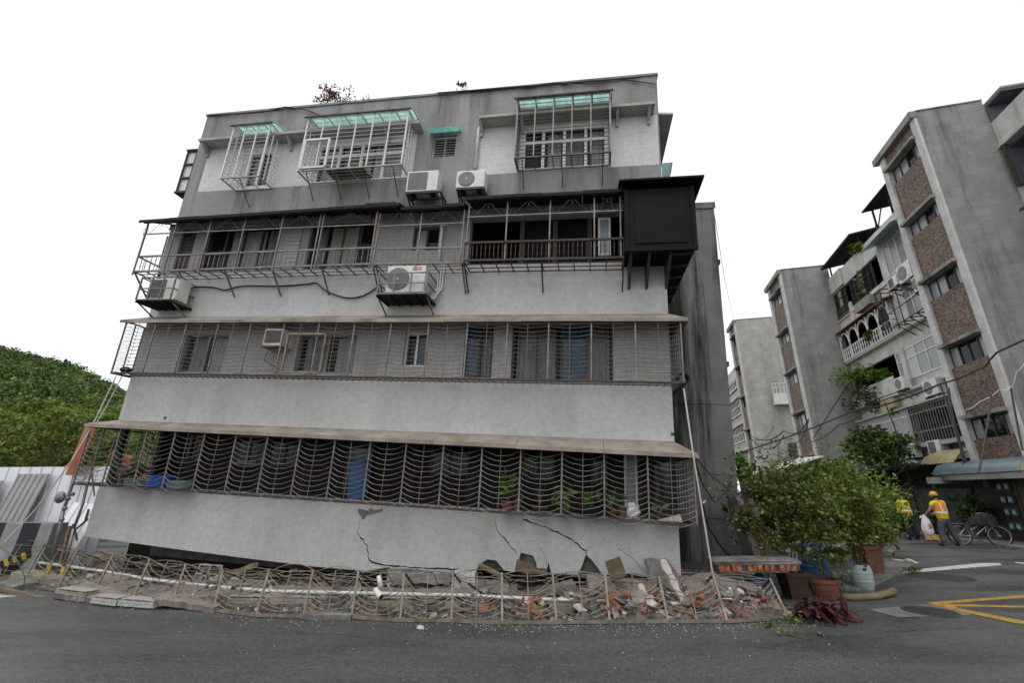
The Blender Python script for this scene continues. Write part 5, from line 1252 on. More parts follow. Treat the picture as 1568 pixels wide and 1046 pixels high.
def tree(name, label, loc, h, r, nl, per, size, mat, group=None, trunk_h=.4, lean=0, seedn=0, branches=7, flat=.8, rl=(.28, .45)):
    t = thing(name, label, 'tree', loc=loc, group=group)
    s = MB(); s.tube([(0, 0, -.1), (.1 * lean, 0, h * .25), (.3 * lean + .05, .04, h * .5), (.5 * lean, 0, h * .75)], [h * .02, h * .016, h * .011, h * .004], 8)
    for k in range(branches):
        a = 2.4 * k; z0 = h * (trunk_h * .6 + .4 * k / branches); s.tube([(.25 * lean, 0, z0), (r * .4 * cos(a), r * .4 * sin(a), z0 + h * .1), (r * .8 * cos(a), r * .8 * sin(a), z0 + h * .2)], [h * .009, h * .006, h * .002], 6)
    s.build('trunk', BARK, t, smooth=True)
    P = lobes((.4 * lean, 0, h * (trunk_h + (1 - trunk_h) / 2)), (r, r, h * (1 - trunk_h) / 2), nl, per, rl, flat=flat); leaf_obj('crown', P, size, mat, t, up=.3, asp=1.7)
    return t
protos = []
labs = ['broad fresh green tree', 'loose olive green tree', 'tall bright green tree', 'low dense yellow green tree']
place = []
rr = random.Random(4)
for k in range(24):
    px = -30 + 255 * ((k * 7) % 24) / 23; Y = 20 + 17 * ((k * 5) % 24) / 23; place.append((px, Y, k % 4))
where = ['at the left picture edge', 'left of the ridge conifers', 'under the ridge conifers', 'beside the tilted building', 'behind the left balcony corner']
for k, (px, Y, q) in enumerate(place):
    d = ray(px, 700); p = (CAMP + d * Y / d[1]); h = float(np.interp(Y, [20, 37], [5.2, 9.6])) * rr.uniform(.88, 1.05)
    if px > 150: h *= .8
    lb = labs[q] + ' ' + ('close over the hoarding ' if Y < 25 else 'farther back ' if Y < 31 else 'below the hill ') + where[min(4, max(0, int((px + 30) / 55)))]
    if q < len(protos) and len(protos) > q: 
        o = copy_tree(protos[q]); o.location = (p[0], p[1], 0); s_ = h / 8.0; o.scale = (s_ * rr.uniform(.9, 1.1), s_, s_); o.rotation_euler = (0, 0, rr.uniform(0, 6.28)); tag(o, lb, 'tree', 'trees between hoarding and hill')
    else:
        o = tree('tree', lb, (p[0], p[1], 0), 8.0, [2.6, 2.2, 1.9, 2.7][q], [26, 22, 24, 26][q], [210, 170, 190, 200][q], [.23, .2, .22, .2][q], [LEAF_TREE, LEAF_TREE2, LEAF_TREE, LEAF_TREE2][q], 'trees between hoarding and hill', [.22, .3, .2, .15][q], rl=(.2, .36), flat=.62); s_ = h / 8.0; o.scale = (s_, s_, s_); protos.append(o)

# worn cracks in the asphalt
for k, pts in enumerate(([(0, 972), (120, 965), (250, 972), (400, 968), (560, 975)], [(1180, 990), (1330, 970), (1480, 962)])):
    mb = MB(); P_ = []
    for (x0_, y0_), (x1_, y1_) in zip(pts, pts[1:]):
        for i in range(14): P_.append(G(x0_ + (x1_ - x0_) * i / 14 + random.uniform(-4, 4), y0_ + (y1_ - y0_) * i / 14 + random.uniform(-1.6, 1.6)))
    for a_, b_ in zip(P_, P_[1:]):
        d_ = (b_ - a_).normalized(); n_ = Vector((-d_.y, d_.x, 0)) * random.uniform(.001, .0035); mb.add([(v.x, v.y, .0035) for v in (a_ - n_, b_ - n_, b_ + n_, a_ + n_)], [(0, 1, 2, 3)])
    tag(mb.build('road_crack', BLACK), kind='structure')
# ================================================================== plants and pots on the right
def shrub(label, px, py, h, r, n, size, mat, pot, group='potted shrubs along the lane', Y=None, stems=5, z0=.35, rz=None, dy=0):
    p = G(px, py); p.y += dy
    t = thing('potted_shrub', label, 'potted shrub', loc=tuple(p), group=group)
    pot(t)
    s = MB()
    for k in range(stems):
        a = 2 * pi * k / stems + random.random(); e = (r * .6 * cos(a), r * .6 * sin(a), z0 + (h - z0) * random.uniform(.55, .85)); s.tube([(.03 * cos(a), .03 * sin(a), z0 - .08), (e[0] * .35, e[1] * .35, z0 + (h - z0) * .35), e], [.013, .009, .004], 6)
    s.build('stem', BARK, t)
    P = lobes((0, 0, z0 + (h - z0) * .54), (r, r * .85, (h - z0) * .5), 52, int(n * 1.9) // 52, (.13, .34), fill=.12, flat=.62); e_ = RNG.normal(size=(int(n * .16), 3)); e_ /= np.linalg.norm(e_, axis=1)[:, None]; P = np.concatenate([P, np.array([0, 0, z0 + (h - z0) * .6]) + e_ * np.array([r, r * .85, (h - z0) * .5]) * RNG.uniform(.9, 1.28, size=(len(e_), 1))]); leaf_obj('foliage', P, size * .78, mat, t, asp=2.0, up=.3)
    return t
def square_pot(s0, s1, h, mat):
    def f(t):
        m = MB(); m.hexa([(-s0, -s0, 0), (s0, -s0, 0), (s0, s0, 0), (-s0, s0, 0), (-s1, -s1, h - .07), (s1, -s1, h - .07), (s1, s1, h - .07), (-s1, s1, h - .07)]); r = s1 + .025
        for x0, x1, y0, y1 in ((-r, r, -r, -r + .05), (-r, r, r - .05, r), (-r, -r + .05, -r + .05, r - .05), (r - .05, r, -r + .05, r - .05)): m.box(x0, x1, y0, y1, h - .069, h)
        m.build('pot', mat, t); q = MB(); q.box(-s1 + .03, s1 - .03, -s1 + .03, s1 - .03, h - .068, h - .03); q.build('soil', SOIL, t)
    return f
def round_pot(r0, r1, h, mat):
    def f(t): MB().lathe([(r0, 0), (r1 * .97, h * .55), (r1, h - .07), (r1 + .02, h - .06), (r1 + .02, h), (r1 - .02, h), (r1 - .03, h - .05), (0, h - .05)], 24).build('pot', mat, t, smooth=False)
    return f
def barrel_pot(r, h, mat):
    def f(t):
        b = MB().lathe([(r * .84, 0), (r * .88, .02), (r, h * .3), (r * 1.03, h * .33), (r * 1.0, h * .36), (r * 1.02, h * .5), (r, h * .64), (r * 1.03, h * .67), (r, h * .7), (r * .86, h * .98), (r * .82, h), (r * .76, h), (r * .76, h - .05), (0, h - .05)], 24).build('barrel', mat, t, smooth=False)
        m = MB(); m.box(-r * .35, -r * .05, -r * .99, -r * .9, h * .8, h * .88); m.build('handle_slot', BLACK, b)
    return f
shrub('tall dusty shrub in a dark square pot behind the brick slab', 1218, 915, 2.3, .85, 4600, .085, LEAF_GREY, square_pot(.14, .19, .42, TERRA_DARK), z0=.42)
shrub('spreading shrub on one thin trunk in a round terracotta pot', 1265, 918, 2.0, .72, 3600, .08, LEAF_BUSH, round_pot(.17, .235, .33, TERRA), z0=.33, stems=2)
shrub('dense shrub growing from a pale grey plastic barrel', 1323, 902, 2.1, .85, 4000, .09, LEAF_BUSH, barrel_pot(.195, .43, basic('pale_barrel', (.33, .38, .40), .4, 0, .2, 5, .03)), z0=.43)
shrub('leafy bright green shrub in a tall clay pot by the road marking', 1352, 885, 2.3, .95, 4200, .1, LEAF_TREE, square_pot(.16, .2, .62, TERRA), z0=.6, dy=.3)
shrub('dark shrub behind the blue barrel against the tower', 1185, 872, 2.5, 1.0, 4200, .09, LEAF_GREY, square_pot(.2, .24, .4, TERRA_DARK), dy=.0, z0=.4)
shrub('tall fresh green shrub at the rear of the potted row', 1290, 868, 2.75, 1.35, 6000, .1, LEAF_TREE, round_pot(.25, .3, .4, TERRA_DARK), dy=.4, z0=.4)
shrub('wide bright green shrub reaching towards the lane', 1322, 858, 2.3, 1.2, 5000, .1, LEAF_TREE, round_pot(.25, .3, .4, TERRA_DARK), dy=0, z0=.3)
p = G(1252, 893); t = thing('plastic_barrel', 'bright blue plastic barrel between the pots', 'barrel', loc=tuple(p))
MB().lathe([(.22, 0), (.26, .05), (.27, .3), (.285, .33), (.27, .36), (.27, .6), (.22, .74), (.2, .75), (0, .75)], 24).build('barrel_body', BLUE_DARK, t)
m = MB(); m.lathe([(.27, .75), (.2, .77), (0, .775)], 20, ); m.v = [(x * .7, y * .7, z) for x, y, z in m.v]; m.build('lid', BLUE, t)
mb = MB(); mb.lathe([(.15, 0), (.19, .3), (.2, .32), (.17, .32), (0, .3)], 18); tag(mb.build('plastic_bucket', BLUE_DARK, matrix=Matrix.Translation(AT(1147, 905, 8.9)) @ Matrix.Rotation(1.2, 4, 'Y')), 'crushed light blue bucket under the raised brick slab', 'bucket')
# low planting between the pots
for k, (px, py, h, r, n, mt, lb) in enumerate(((1170, 905, .45, .35, 260, LEAF_BRIGHT, 'leafy green weed under the raised brick slab'), (1280, 905, .3, .3, 150, LEAF_DARK, 'dark low weed between the round pot and the barrel'), (1322, 893, .2, .28, 120, LEAF_BRIGHT, 'grass tuft at the foot of the pale barrel'), (1398, 878, .12, .25, 140, LEAF_BUSH, 'small grass tuft at the kerb beside the white line'), (1215, 956, .13, .3, 60, LEAF_BUSH, 'torn green sprig at the right end of the grille'), (1176, 962, .08, .16, 26, LEAF_BUSH, 'small torn sprig on the asphalt by the grille'))):
    p = G(px, py); t = thing('weed', lb, 'plant', loc=tuple(p), group='weeds and torn sprigs'); e = RNG.normal(size=(n, 3)) * np.array([r * .5, r * .4, h * .3]) + np.array([0, 0, h * .5]); e[:, 2] = np.abs(e[:, 2]); leaf_obj('foliage', e, .065, mt, t, asp=2.6)
    s = MB()
    for q in range(5): s.tube([(0, 0, 0), (r * .5 * cos(q * 1.3), r * .4 * sin(q * 1.3), h * .8)], .005, 4)
    s.build('stem', LEAF_DARK, t)
mb = MB(); mb.tube([G(1205, 973) + Vector((0, 0, .01)), G(1222, 978) + Vector((0, 0, .012)), G(1240, 981) + Vector((0, 0, .01))], .007, 5); t = tag(mb.build('twig', BARK), 'broken leafy twig lying on the asphalt', 'twig')
e = np.array([list(G(x, y) + Vector((0, 0, .03))) for x, y in zip(RNG.uniform(1185, 1222, 40), RNG.uniform(968, 977, 40))]); leaf_obj('leaves', e, .05, LEAF_BRIGHT, t)
# fallen red cordyline
p = G(1262, 948); t = thing('red_leaf_plant', 'uprooted purple red leafed plant lying on the road', 'plant', loc=tuple(p))
V, F = MB(), None
lm = MB()
for k in range(85):
    a = random.uniform(-2.9, 1.4) if k % 3 else random.uniform(0, 6.28); b = random.gauss(.35, .3); L = random.uniform(.18, .36); base = Vector((random.gauss(-.1, .22), random.gauss(0, .12), random.uniform(.03, .2)))
    d = Vector((cos(a) * cos(b), sin(a) * cos(b), sin(b))); s_ = d.cross(Vector((0, 0, 1))).normalized(); wd = L * .13; pts = []
    for i in range(6):
        u = i / 5; c = base + d * L * u + Vector((0, 0, -.5 * L * u * u)); c.z = max(.012, c.z); ww = wd * sin(pi * min(.98, .12 + u * .86)); pts.append([c - s_ * ww + Vector((0, 0, .012)), c, c + s_ * ww + Vector((0, 0, .012))])
    lm.sheet([[tuple(v) for v in r_] for r_ in pts])
lm.build('foliage', LEAF_RED, t, smooth=True)
mb = MB(); mb.tube([(-.5, .25, .1), (-.2, .05, .1), (.1, 0, .1)], [.03, .025, .02], 6); mb.build('stem', BARK, t)
mb = MB(); mb.tube([Vector((.32, .0, .05)), Vector((.34, .0, .22)), Vector((.33, 0, .36))], [.05, .045, .01], 7); mb.build('shoot', LEAF_RED, t)
# felled trunk on the road
mb = MB(); q = [G(1270, 918), G(1310, 921), G(1345, 919), G(1370, 914)]; mb.tube([v + Vector((0, 0, .055 + .03 * max(0, i - 2))) for i, v in enumerate(q)], [.05, .055, .055, .065], 12)
tag(mb.build('felled_trunk', WOOD, smooth=True), 'bare cut trunk lying on the road beside the pots', 'log')

# ================================================================== road markings, manholes
def ground_poly(name, pts, mat, z, label=None, cat=None, th=.0):
    mb = MB(); q = [G(*p) for p in pts]; n = len(q)
    mb.add([(v.x, v.y, z) for v in q], [tuple(range(n))]); return mb
mk = MB()
def mark(pts, mat_i=0, z=.004): 
    q = [G(*p) for p in pts]; mk.k = mat_i; mk.add([(v.x, v.y, z) for v in q], [tuple(range(len(q)))])
mark([(1368, 876), (1500, 863), (1530, 863), (1535, 866), (1385, 879)])
for s in ([(1352, 855), (1385, 858), (1384, 860), (1352, 857)], [(1354, 861), (1382, 862), (1382, 865), (1354, 864)], [(1384, 857), (1392, 856), (1408, 863), (1400, 864)], [(1384, 858), (1386, 857), (1402, 863), (1399, 864)], [(1352, 864.5), (1380, 862.6), (1381, 864), (1352, 866.4)]): mark(s)
mark([(1568, 912), (1570, 916), (1452, 925), (1436, 928), (1418, 924), (1440, 922)], 1)
mark([(1440, 929), (1456, 926.5), (1580, 929), (1580, 932)], 1, .0045)
mark([(1418, 924.5), (1436, 928.5), (1452, 926), (1470, 933), (1580, 955), (1580, 961), (1480, 940), (1440, 930)], 1, .008)
mark([(1445, 837), (1500, 858), (1507, 856), (1452, 836)][::-1], 0) if False else None
mark([(1555, 861), (1580, 864), (1580, 866), (1555, 862.5)])
tag(mk.build('road_marking', [PAINT_W, PAINT_Y]), kind='structure')
def ring(px, py, rx, label, name, sq=None, mat=GREY_PLASTIC):
    c = G(px, py); t = thing(name, label, 'manhole cover', loc=(c.x, c.y, 0))
    if sq: mb = MB(); q = [G(*p) - Vector((c.x, c.y, 0)) for p in sq]; mb.add([(v.x, v.y, .005) for v in q], [tuple(range(len(q)))]); mb.build('concrete_surround', basic('worn_concrete_patch', (.17, .168, .16), .85, 0, .35, 3, .3), t)
    mb = MB(); mb.lathe([(0, .012), (rx * .86, .012), (rx * .88, .008), (rx * .93, .008), (rx * .95, .014), (rx, .012), (rx * 1.01, .0055)], 32); mb.build('iron_lid', IRON, t)
    mb = MB()
    for k in range(-4, 5):
        w_ = sqrt(max(0, (rx * .82) ** 2 - (k * rx * .18) ** 2)); mb.box(-w_, w_, k * rx * .18 - .012, k * rx * .18 + .012, .0125, .017)
    mb.build('lid_ribs', IRON, t)
IRON = basic('worn_iron', (.075, .072, .068), .55, .4, .4, 8, .3)
ring(1424, 937.5, .36, 'round iron manhole lid in a pale square surround', 'manhole_cover', [(1329, 934), (1412, 927), (1440, 927.5), (1500, 941), (1475, 943.5), (1376, 946.5)])
c = G(1440, 884); mb = MB(); mb.lathe([(0, .01), (.55, .01), (.58, .004)], 30); tag(mb.build('manhole_cover', IRON, matrix=Matrix.Translation((c.x, c.y, 0))), 'dark worn manhole lid below the white stop line', 'manhole cover')
mb = MB(); q = [G(1276, 905), G(1325, 905), G(1400, 868), G(1360, 858), G(1240, 870), G(1200, 890)]
mb.plate([(v.x, v.y) for v in q], .0, .05); tag(mb.build('pavement', CONC_BROKEN), kind='structure')
mb = MB()
for k, (px, py) in enumerate(((1376, 989), (1384, 990), (1495, 998), (1533, 1005), (1540, 985), (1340, 950), (1425, 838))):
    c = G(px, py); s_ = .035; a = k
    mb.add([(c.x - s_ * cos(a), c.y - s_ * sin(a), .006), (c.x + .012 * sin(a), c.y - .012 * cos(a), .006), (c.x + s_ * cos(a), c.y + s_ * sin(a), .009), (c.x - .012 * sin(a), c.y + .012 * cos(a), .006)], [(0, 1, 2, 3)])
tag(mb.build('fallen_leaves', LEAF_DARK), 'a few dark fallen leaves on the asphalt', 'leaves', kind='stuff')

# ================================================================== the row of apartment blocks on the right
BYAW = radians(-14.08)
def frame(x, y): return Matrix.Translation((x, y, 0)) @ Matrix.Rotation(BYAW, 4, 'Z')
FA, FB_, FC = frame(17.76, 15.92), frame(19.86, 30.35), frame(21.46, 41.01)
def on_x(M4, px, py, x):
    """point of the plane x = const of a block's frame seen at a photograph position -> (y, z)"""
    I = M4.inverted(); o = I @ Vector(CAMP); d = I.to_3x3() @ Vector(ray(px, py)); t = (x - o.x) / d.x; p = o + d * t; return p.y, p.z
def block(M4, label, ledges, wins, roof, gw, yl0, yl1, yend, mat, npane=4):
    b = thing('apartment_block', label, 'building', matrix=M4, group='apartment blocks along the lane'); mk_ = lambda mb, n, m, p=None, **k: mb.build(n, m, p or b, **k)
    w = MB(); w.box(0.0, gw, 0, .25, 0, roof); w.box(.32, gw, .25, yend, 0, roof - .6); w.box(.1, gw, yend - .3, yend, 0, roof - .01); mk_(w, 'gable_wall', mat)
    pl = MB(); pl.box(-.1, -.001, 0, yl0, 0, roof - .3); pl.box(-.1, .25, yl1, yend, 0, roof - .3); pl.box(-.001, .1, .25, yl0, 0, roof - .35); mk_(pl, 'pillar', PILLAR)
    co = MB(); co.box(-.24, .02, -.04, yend + .3, roof - .3, roof + .02); co.box(.02, gw, -.04, .3, roof + .001, roof + .05); mk_(co, 'cornice', CONC)
    tp = MB(); zt = roof - .3
    for zl, zb in zip(ledges, wins): tp.box(.0, .22, yl0, yl1, zl, zt); zt = zb
    tp.box(.0, .22, yl0, yl1, 0, zt); mk_(tp, 'tile_panel', SPECK)
    for zl, zb in zip(ledges, wins):
        l = MB(); l.box(-.26, .1, yl0 - .06, yl1 + .06, zl - .14, zl); l.box(.1, .3, yl0, yl1, zl - .14, zl - .01); mk_(l, 'ledge', CONC)
        f = MB(); z1 = zl - .15; f.box(.1, .16, yl0, yl0 + .05, zb, z1); f.box(.1, .16, yl1 - .05, yl1, zb, z1); f.box(.1, .16, yl0, yl1, zb, zb + .05); f.box(.1, .16, yl0, yl1, z1 - .05, z1)
        for i in range(1, npane): y = yl0 + (yl1 - yl0) * i / npane; f.box(.09, .17, y - .03, y + .03, zb, z1)
        fo = mk_(f, 'window', STEEL_DARK)
        for i in range(npane):
            y = yl0 + (yl1 - yl0) * i / npane; g = MB(); g.box(.125, .135, y + .03, yl0 + (yl1 - yl0) * (i + 1) / npane - .03, zb + .05, z1 - .05); mk_(g, 'pane', (GLASS_GREY, GLASS, GLASS_GREY if zl > 8 else GLASS, GLASS_GREY)[(i + (2 if npane == 3 else 0)) % 4], fo)
        r = MB(); r.box(.26, .3, yl0, yl1, zb - .1, z1 + .1); mk_(r, 'room_lining', ROOM, fo)
    return b, mk_
A, mkA = block(FA, 'nearest apartment block with a bare grey gable and brown speckled stair front', [16.7, 13.65, 10.67, 7.67, 4.68], [15.76, 12.82, 9.70, 6.64, 3.71], 17.72, 2.45, .34, 2.62, 3.0, CONC)
Bk, mkB = block(FB_, 'middle apartment block with a stained gable behind the planted balconies', [16.22, 13.15, 10.1, 7.12, 4.17], [15.2, 12.2, 9.1, 6.1, 3.2], 17.35, 3.05, .42, 2.85, 3.3, CONC, 3)
Ck, mkC = block(FC, 'farthest apartment block with a pale gable beside the dark tower', [16.25, 13.2, 10.28, 7.25, 4.3], [15.2, 12.2, 9.25, 6.25, 3.3], 17.45, 6.0, .5, 2.2, 2.7, CONC_PALE, 2)
# ---- balcony front of the middle block, running towards the nearest one
XB = 3.0
def fb(px, py, x=XB): return on_x(FB_, px, py, x)
def fbox(mb, p0, p1, d0, d1, x=XB):       # a box on the front between two photo corners, from x-d0 to x-d1
    (ya, za), (yb, zb) = fb(*p0, x), fb(*p1, x); mb.box(x - d0, x - d1, min(ya, yb), max(ya, yb), min(za, zb), max(za, zb)); return mb
yN = -11.7
def strip(z0, z1, y0, y1, d0, d1): m = MB(); m.box(XB - d0, XB - d1, y0, y1, z0, z1); return m
yA = fb(1345, 400)[0]       # where the railinged part ends and the plain part starts
# wall behind, band by band, leaving the balconies open
wl = MB(); x0, x1 = XB, XB + .2
wl.box(x0, x1, yN, 0, 14.95, 16.15)                            # parapet
wl.box(x0, x1, yN, 0, 12.0, 13.25); wl.box(x0, x1, yN, yA, 13.25, 14.95)
wl.box(x0, x1, yN, 0, 9.15, 10.25); wl.box(x0, x1, yN, yA + .3, 10.25, 12.0)
wl.box(x0, x1, yN, 0, 6.1, 7.35); wl.box(x0, x1, yN, yA + .3, 7.35, 9.15)
wl.box(x0, x1, yN, 0, 3.0, 4.1); wl.box(x0, x1, yN, 0, 5.75, 6.1)
wl.box(x0 - .12, x0, -1.9, -.02, 15.05, 16.2); wl.box(x0 - .3, x0, yN, 0, 9.9, 10.02); wl.box(x0 - .3, x0, yN, 0, 6.85, 6.97); wl.box(x0 - .1, x0, yN, 0, 12.9, 12.98)
wl.box(x0 - .1, x0, -2.2, -1.9, 12.0, 13.6); wl.box(x0 - .1, x0, yA - .1, yA + .3, 6.97, 9.2)
mkB(wl, 'balcony_front', WHITE_WALL)
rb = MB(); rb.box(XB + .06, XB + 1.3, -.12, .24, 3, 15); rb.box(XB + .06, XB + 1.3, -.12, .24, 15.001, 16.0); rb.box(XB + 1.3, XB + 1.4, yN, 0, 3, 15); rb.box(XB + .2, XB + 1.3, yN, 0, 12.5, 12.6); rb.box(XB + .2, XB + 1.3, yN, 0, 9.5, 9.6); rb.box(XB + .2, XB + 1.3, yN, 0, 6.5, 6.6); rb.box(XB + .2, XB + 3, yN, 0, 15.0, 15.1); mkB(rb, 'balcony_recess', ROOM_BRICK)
def fwin(y0, y1, z0, z1, n, frame, glass, rows=2, x=XB - .04, ft=.06, name='window'):
    f = MB(); f.box(x, x + .08, y0, y0 + ft, z0, z1); f.box(x, x + .08, y1 - ft, y1, z0, z1); f.box(x, x + .08, y0 + ft, y1 - ft, z0, z0 + ft); f.box(x, x + .08, y0 + ft, y1 - ft, z1 - ft, z1)
    for i in range(1, n): y = y0 + (y1 - y0) * i / n; f.box(x + .003, x + .077, y - ft / 2, y + ft / 2, z0 + ft, z1 - ft)
    if rows == 2: zt = z0 + (z1 - z0) * .66; f.box(x - .003, x + .083, y0 + ft, y1 - ft, zt - ft / 2, zt + ft / 2)
    fo = mkB(f, name, frame)
    for i in range(n):
        g = MB(); ya, yb = y0 + (y1 - y0) * i / n, y0 + (y1 - y0) * (i + 1) / n; g.box(x + .035, x + .045, ya + ft * .6, yb - ft * .6, z0 + ft, z1 - ft); mkB(g, 'pane', glass[i % len(glass)], fo)
    return fo
fwin(-1.75, -.05, 13.3, 14.93, 3, STEEL_DARK, [GLASS, GLASS_GREY, GLASS]); fwin(-5.2, -2.25, 13.25, 14.93, 5, STEEL_DARK, [GLASS, GLASS, GLASS_GREY], x=XB + .06)
rl = MB(); rl.box(XB - .09, XB - .05, -1.75, -.05, 12.98, 13.02); rl.box(XB - .09, XB - .05, -1.75, -.05, 13.7, 13.74)
for i in range(14): y = -1.7 + 1.62 * i / 13; rl.box(XB - .085, XB - .055, y, y + .03, 13.02, 13.7)
mkB(rl, 'balcony_railing', STEEL_DARK)
wy0, wy1 = sorted((fb(1400, 380)[0], fb(1356, 400)[0])); fwin(wy0, wy1, 13.2, 15.0, 4, WHITE_STEEL, [GLASS_GREY, GLASS, GLASS_GREY], 1)
aw = MB(); aw.hexa([(XB - .9, wy0 - .3, 15.02), (XB - .9, wy1 + .5, 15.02), (XB, wy1 + .5, 15.4), (XB, wy0 - .3, 15.4), (XB - .9, wy0 - .3, 15.05), (XB - .9, wy1 + .5, 15.05), (XB, wy1 + .5, 15.43), (XB, wy0 - .3, 15.43)]); mkB(aw, 'awning', basic('pale_green_sheet', (.30, .42, .37), .4, 0, .15, 3, 0))
# planter on the railing of the top balcony
pb = MB(); y0, y1 = sorted((fb(1347, 470)[0], fb(1322, 478)[0])); pb.box(XB - .45, XB, y0, y1, 12.35, 12.9); mkB(pb, 'balcony_planter', CONC)
t = thing('balcony_plant', 'leafy plant climbing from the top balcony planter', 'plant', matrix=FB_ @ Matrix.Translation((XB - .25, (y0 + y1) / 2, 12.9)), group='plants on the lane balconies'); leaf_obj('foliage', np.concatenate([lobes((0, 0, .3), (.35, .6, .4), 8, 30), lobes((.0, -.1, 1.3), (.2, .3, .9), 6, 18)]), .2, LEAF_BUSH, t); s = MB(); s.tube([(0, 0, -.1), (0, -.1, 1), (0, 0, 2)], .02, 5); s.build('stem', BARK, t)
t = thing('balcony_plant', 'green creeper hanging over the roof parapet of the middle block', 'plant', matrix=FB_ @ Matrix.Translation((XB - .1, fb(1318, 398)[0], 16.3)), group='plants on the lane balconies'); leaf_obj('foliage', lobes((0, 0, 0), (.3, .8, .45), 9, 26), .22, LEAF_BUSH, t); s = MB(); s.tube([(.2, 0, -.3), (0, 0, .1)], .02, 5); s.build('stem', BARK, t)
# roof shelters
rs = MB(); rs.hexa([(XB - .5, -4.9, 17.0), (XB - .5, -.2, 16.9), (XB + 3, -.2, 17.5), (XB + 3, -4.9, 17.6), (XB - .5, -4.9, 17.12), (XB - .5, -.2, 17.02), (XB + 3, -.2, 17.62), (XB + 3, -4.9, 17.72)])
for y in (-4.7, -2.4, -.4): rs.box(XB + .0, XB + .08, y, y + .08, 16.1, 17.1)
rs.box(XB + 2.5, XB + 2.6, -4.9, -.2, 15.9, 17.5); mkB(rs, 'roof_shelter', TIN_DARK)
rs = MB(); ya_, yb_ = yN, fb(1335, 350)[0]; rs.hexa([(XB - .3, ya_, 17.6), (XB - .3, yb_, 17.6), (XB + 3, yb_, 18.1), (XB + 3, ya_, 18.1), (XB - .3, ya_, 17.68), (XB - .3, yb_, 17.68), (XB + 3, yb_, 18.18), (XB + 3, ya_, 18.18)])
for y in (yb_ - .3, yb_ - 2.0): rs.box(XB + .1, XB + .18, y, y + .08, 16.1, 17.6); rs.bar((XB + .14, y, 16.3), (XB + .14, y - .9, 17.3), .05)
for i in range(6): rs.bar((XB + .1, yb_ + .2 * i - .2, 16.1), (XB + .1, yb_ + .2 * i - .2, 16.6), .02)
mkB(rs, 'roof_shelter', TIN_DARK)
# fourth storey: arches over a white lattice railing
arc = MB(); ya, yb = fb(1372, 480)[0], -.15; n = 5
for i in range(n):
    y0, y1 = ya + (yb - ya) * i / n, ya + (yb - ya) * (i + 1) / n; arc.tube([(XB - .32, (y0 + y1) / 2 + (y1 - y0) * .46 * cos(a), 11.1 + .75 * sin(a)) for a in np.linspace(0, pi, 10)], .04, 6); arc.bar((XB - .32, y0 + .02, 10.05), (XB - .32, y0 + .02, 11.9), .06)
arc.bar((XB - .32, ya, 10.8), (XB - .32, yb, 10.8), .06); arc.bar((XB - .32, ya, 10.05), (XB - .32, yb, 10.05), .06); arc.bar((XB - .32, yb, 10.05), (XB - .32, yb, 11.9), .06)
for i in range(22): y = ya + (yb - ya) * i / 22; arc.tube([(XB - .32, y, 10.1), (XB - .32, y + .12, 10.45), (XB - .32, y, 10.78)], .022, 4); arc.tube([(XB - .32, y + .14, 10.1), (XB - .32, y, 10.45), (XB - .32, y + .14, 10.78)], .022, 4)
mkB(arc, 'arched_railing', WHITE_STEEL)
m = MB(); m.hexa([(XB - .5, ya - .2, 11.98), (XB - .5, yb + .1, 11.98), (XB, yb + .1, 12.1), (XB, ya - .2, 12.1), (XB - .5, ya - .2, 12.05), (XB - .5, yb + .1, 12.05), (XB, yb + .1, 12.17), (XB, ya - .2, 12.17)]); mkB(m, 'rusty_canopy', basic('rust_brown_sheet', (.2, .095, .05), .8, 0, .4, 3, .1))
m = MB(); y0, y1 = sorted((fb(1390, 510)[0], fb(1368, 470)[0])); X = XB - .75
for y in (y0, y1): m.bar((X, y, 10.2), (X, y, 12.4), .05); m.bar((XB, y, 10.2), (XB, y, 12.4), .05); m.bar((X, y, 12.4), (XB, y, 12.4), .05)
m.bar((X, y0, 12.4), (X, y1, 12.4), .05); m.bar((X, y0, 10.2), (X, y1, 10.2), .05)
for i in range(1, 7): z = 10.2 + 2.2 * i / 7; m.bar((X, y0, z), (X, y1, z), .025); m.bar((X, y1, z), (XB, y1, z), .025)
for i in range(1, 4): y = y0 + (y1 - y0) * i / 4; m.bar((X, y, 10.2), (X, y, 12.4), .025)
for i in range(8): y = yN + (y0 - yN) * i / 8; m.bar((XB - .7, y, 10.1), (XB, y, 10.1), .05); m.bar((XB - .7, y, 10.1), (XB, y, 9.5), .04)
m.bar((XB - .7, yN, 10.1), (XB - .7, y0, 10.1), .05); m.bar((XB - .7, yN, 10.9), (XB - .7, y0, 10.9), .03); mkB(m, 'steel_cage', STEEL_DARK)
wy0, wy1 = sorted((fb(1402, 440)[0], fb(1390, 445)[0])); fwin(wy0 - .2, wy1 + .5, 10.4, 11.95, 2, WHITE_STEEL, [GLASS_GREY, GLASS])
# third storey: big white window and white railing with plants
wy0, wy1 = sorted((fb(1440, 540)[0], fb(1378, 570)[0])); wy0 = max(wy0, yN + .1); fwin(wy0, wy1, 7.45, 9.1, 4, WHITE_STEEL, [GLASS_GREY, GLASS_GREY, basic('slatted_pane', (.5, .52, .52), .5, 0, .1, 4, 0)])
m = MB(); m.box(XB - .34, XB - .3, wy1 + .1, -.1, 7.0, 7.9); mkB(m, 'balcony_panel', WHITE_WALL)
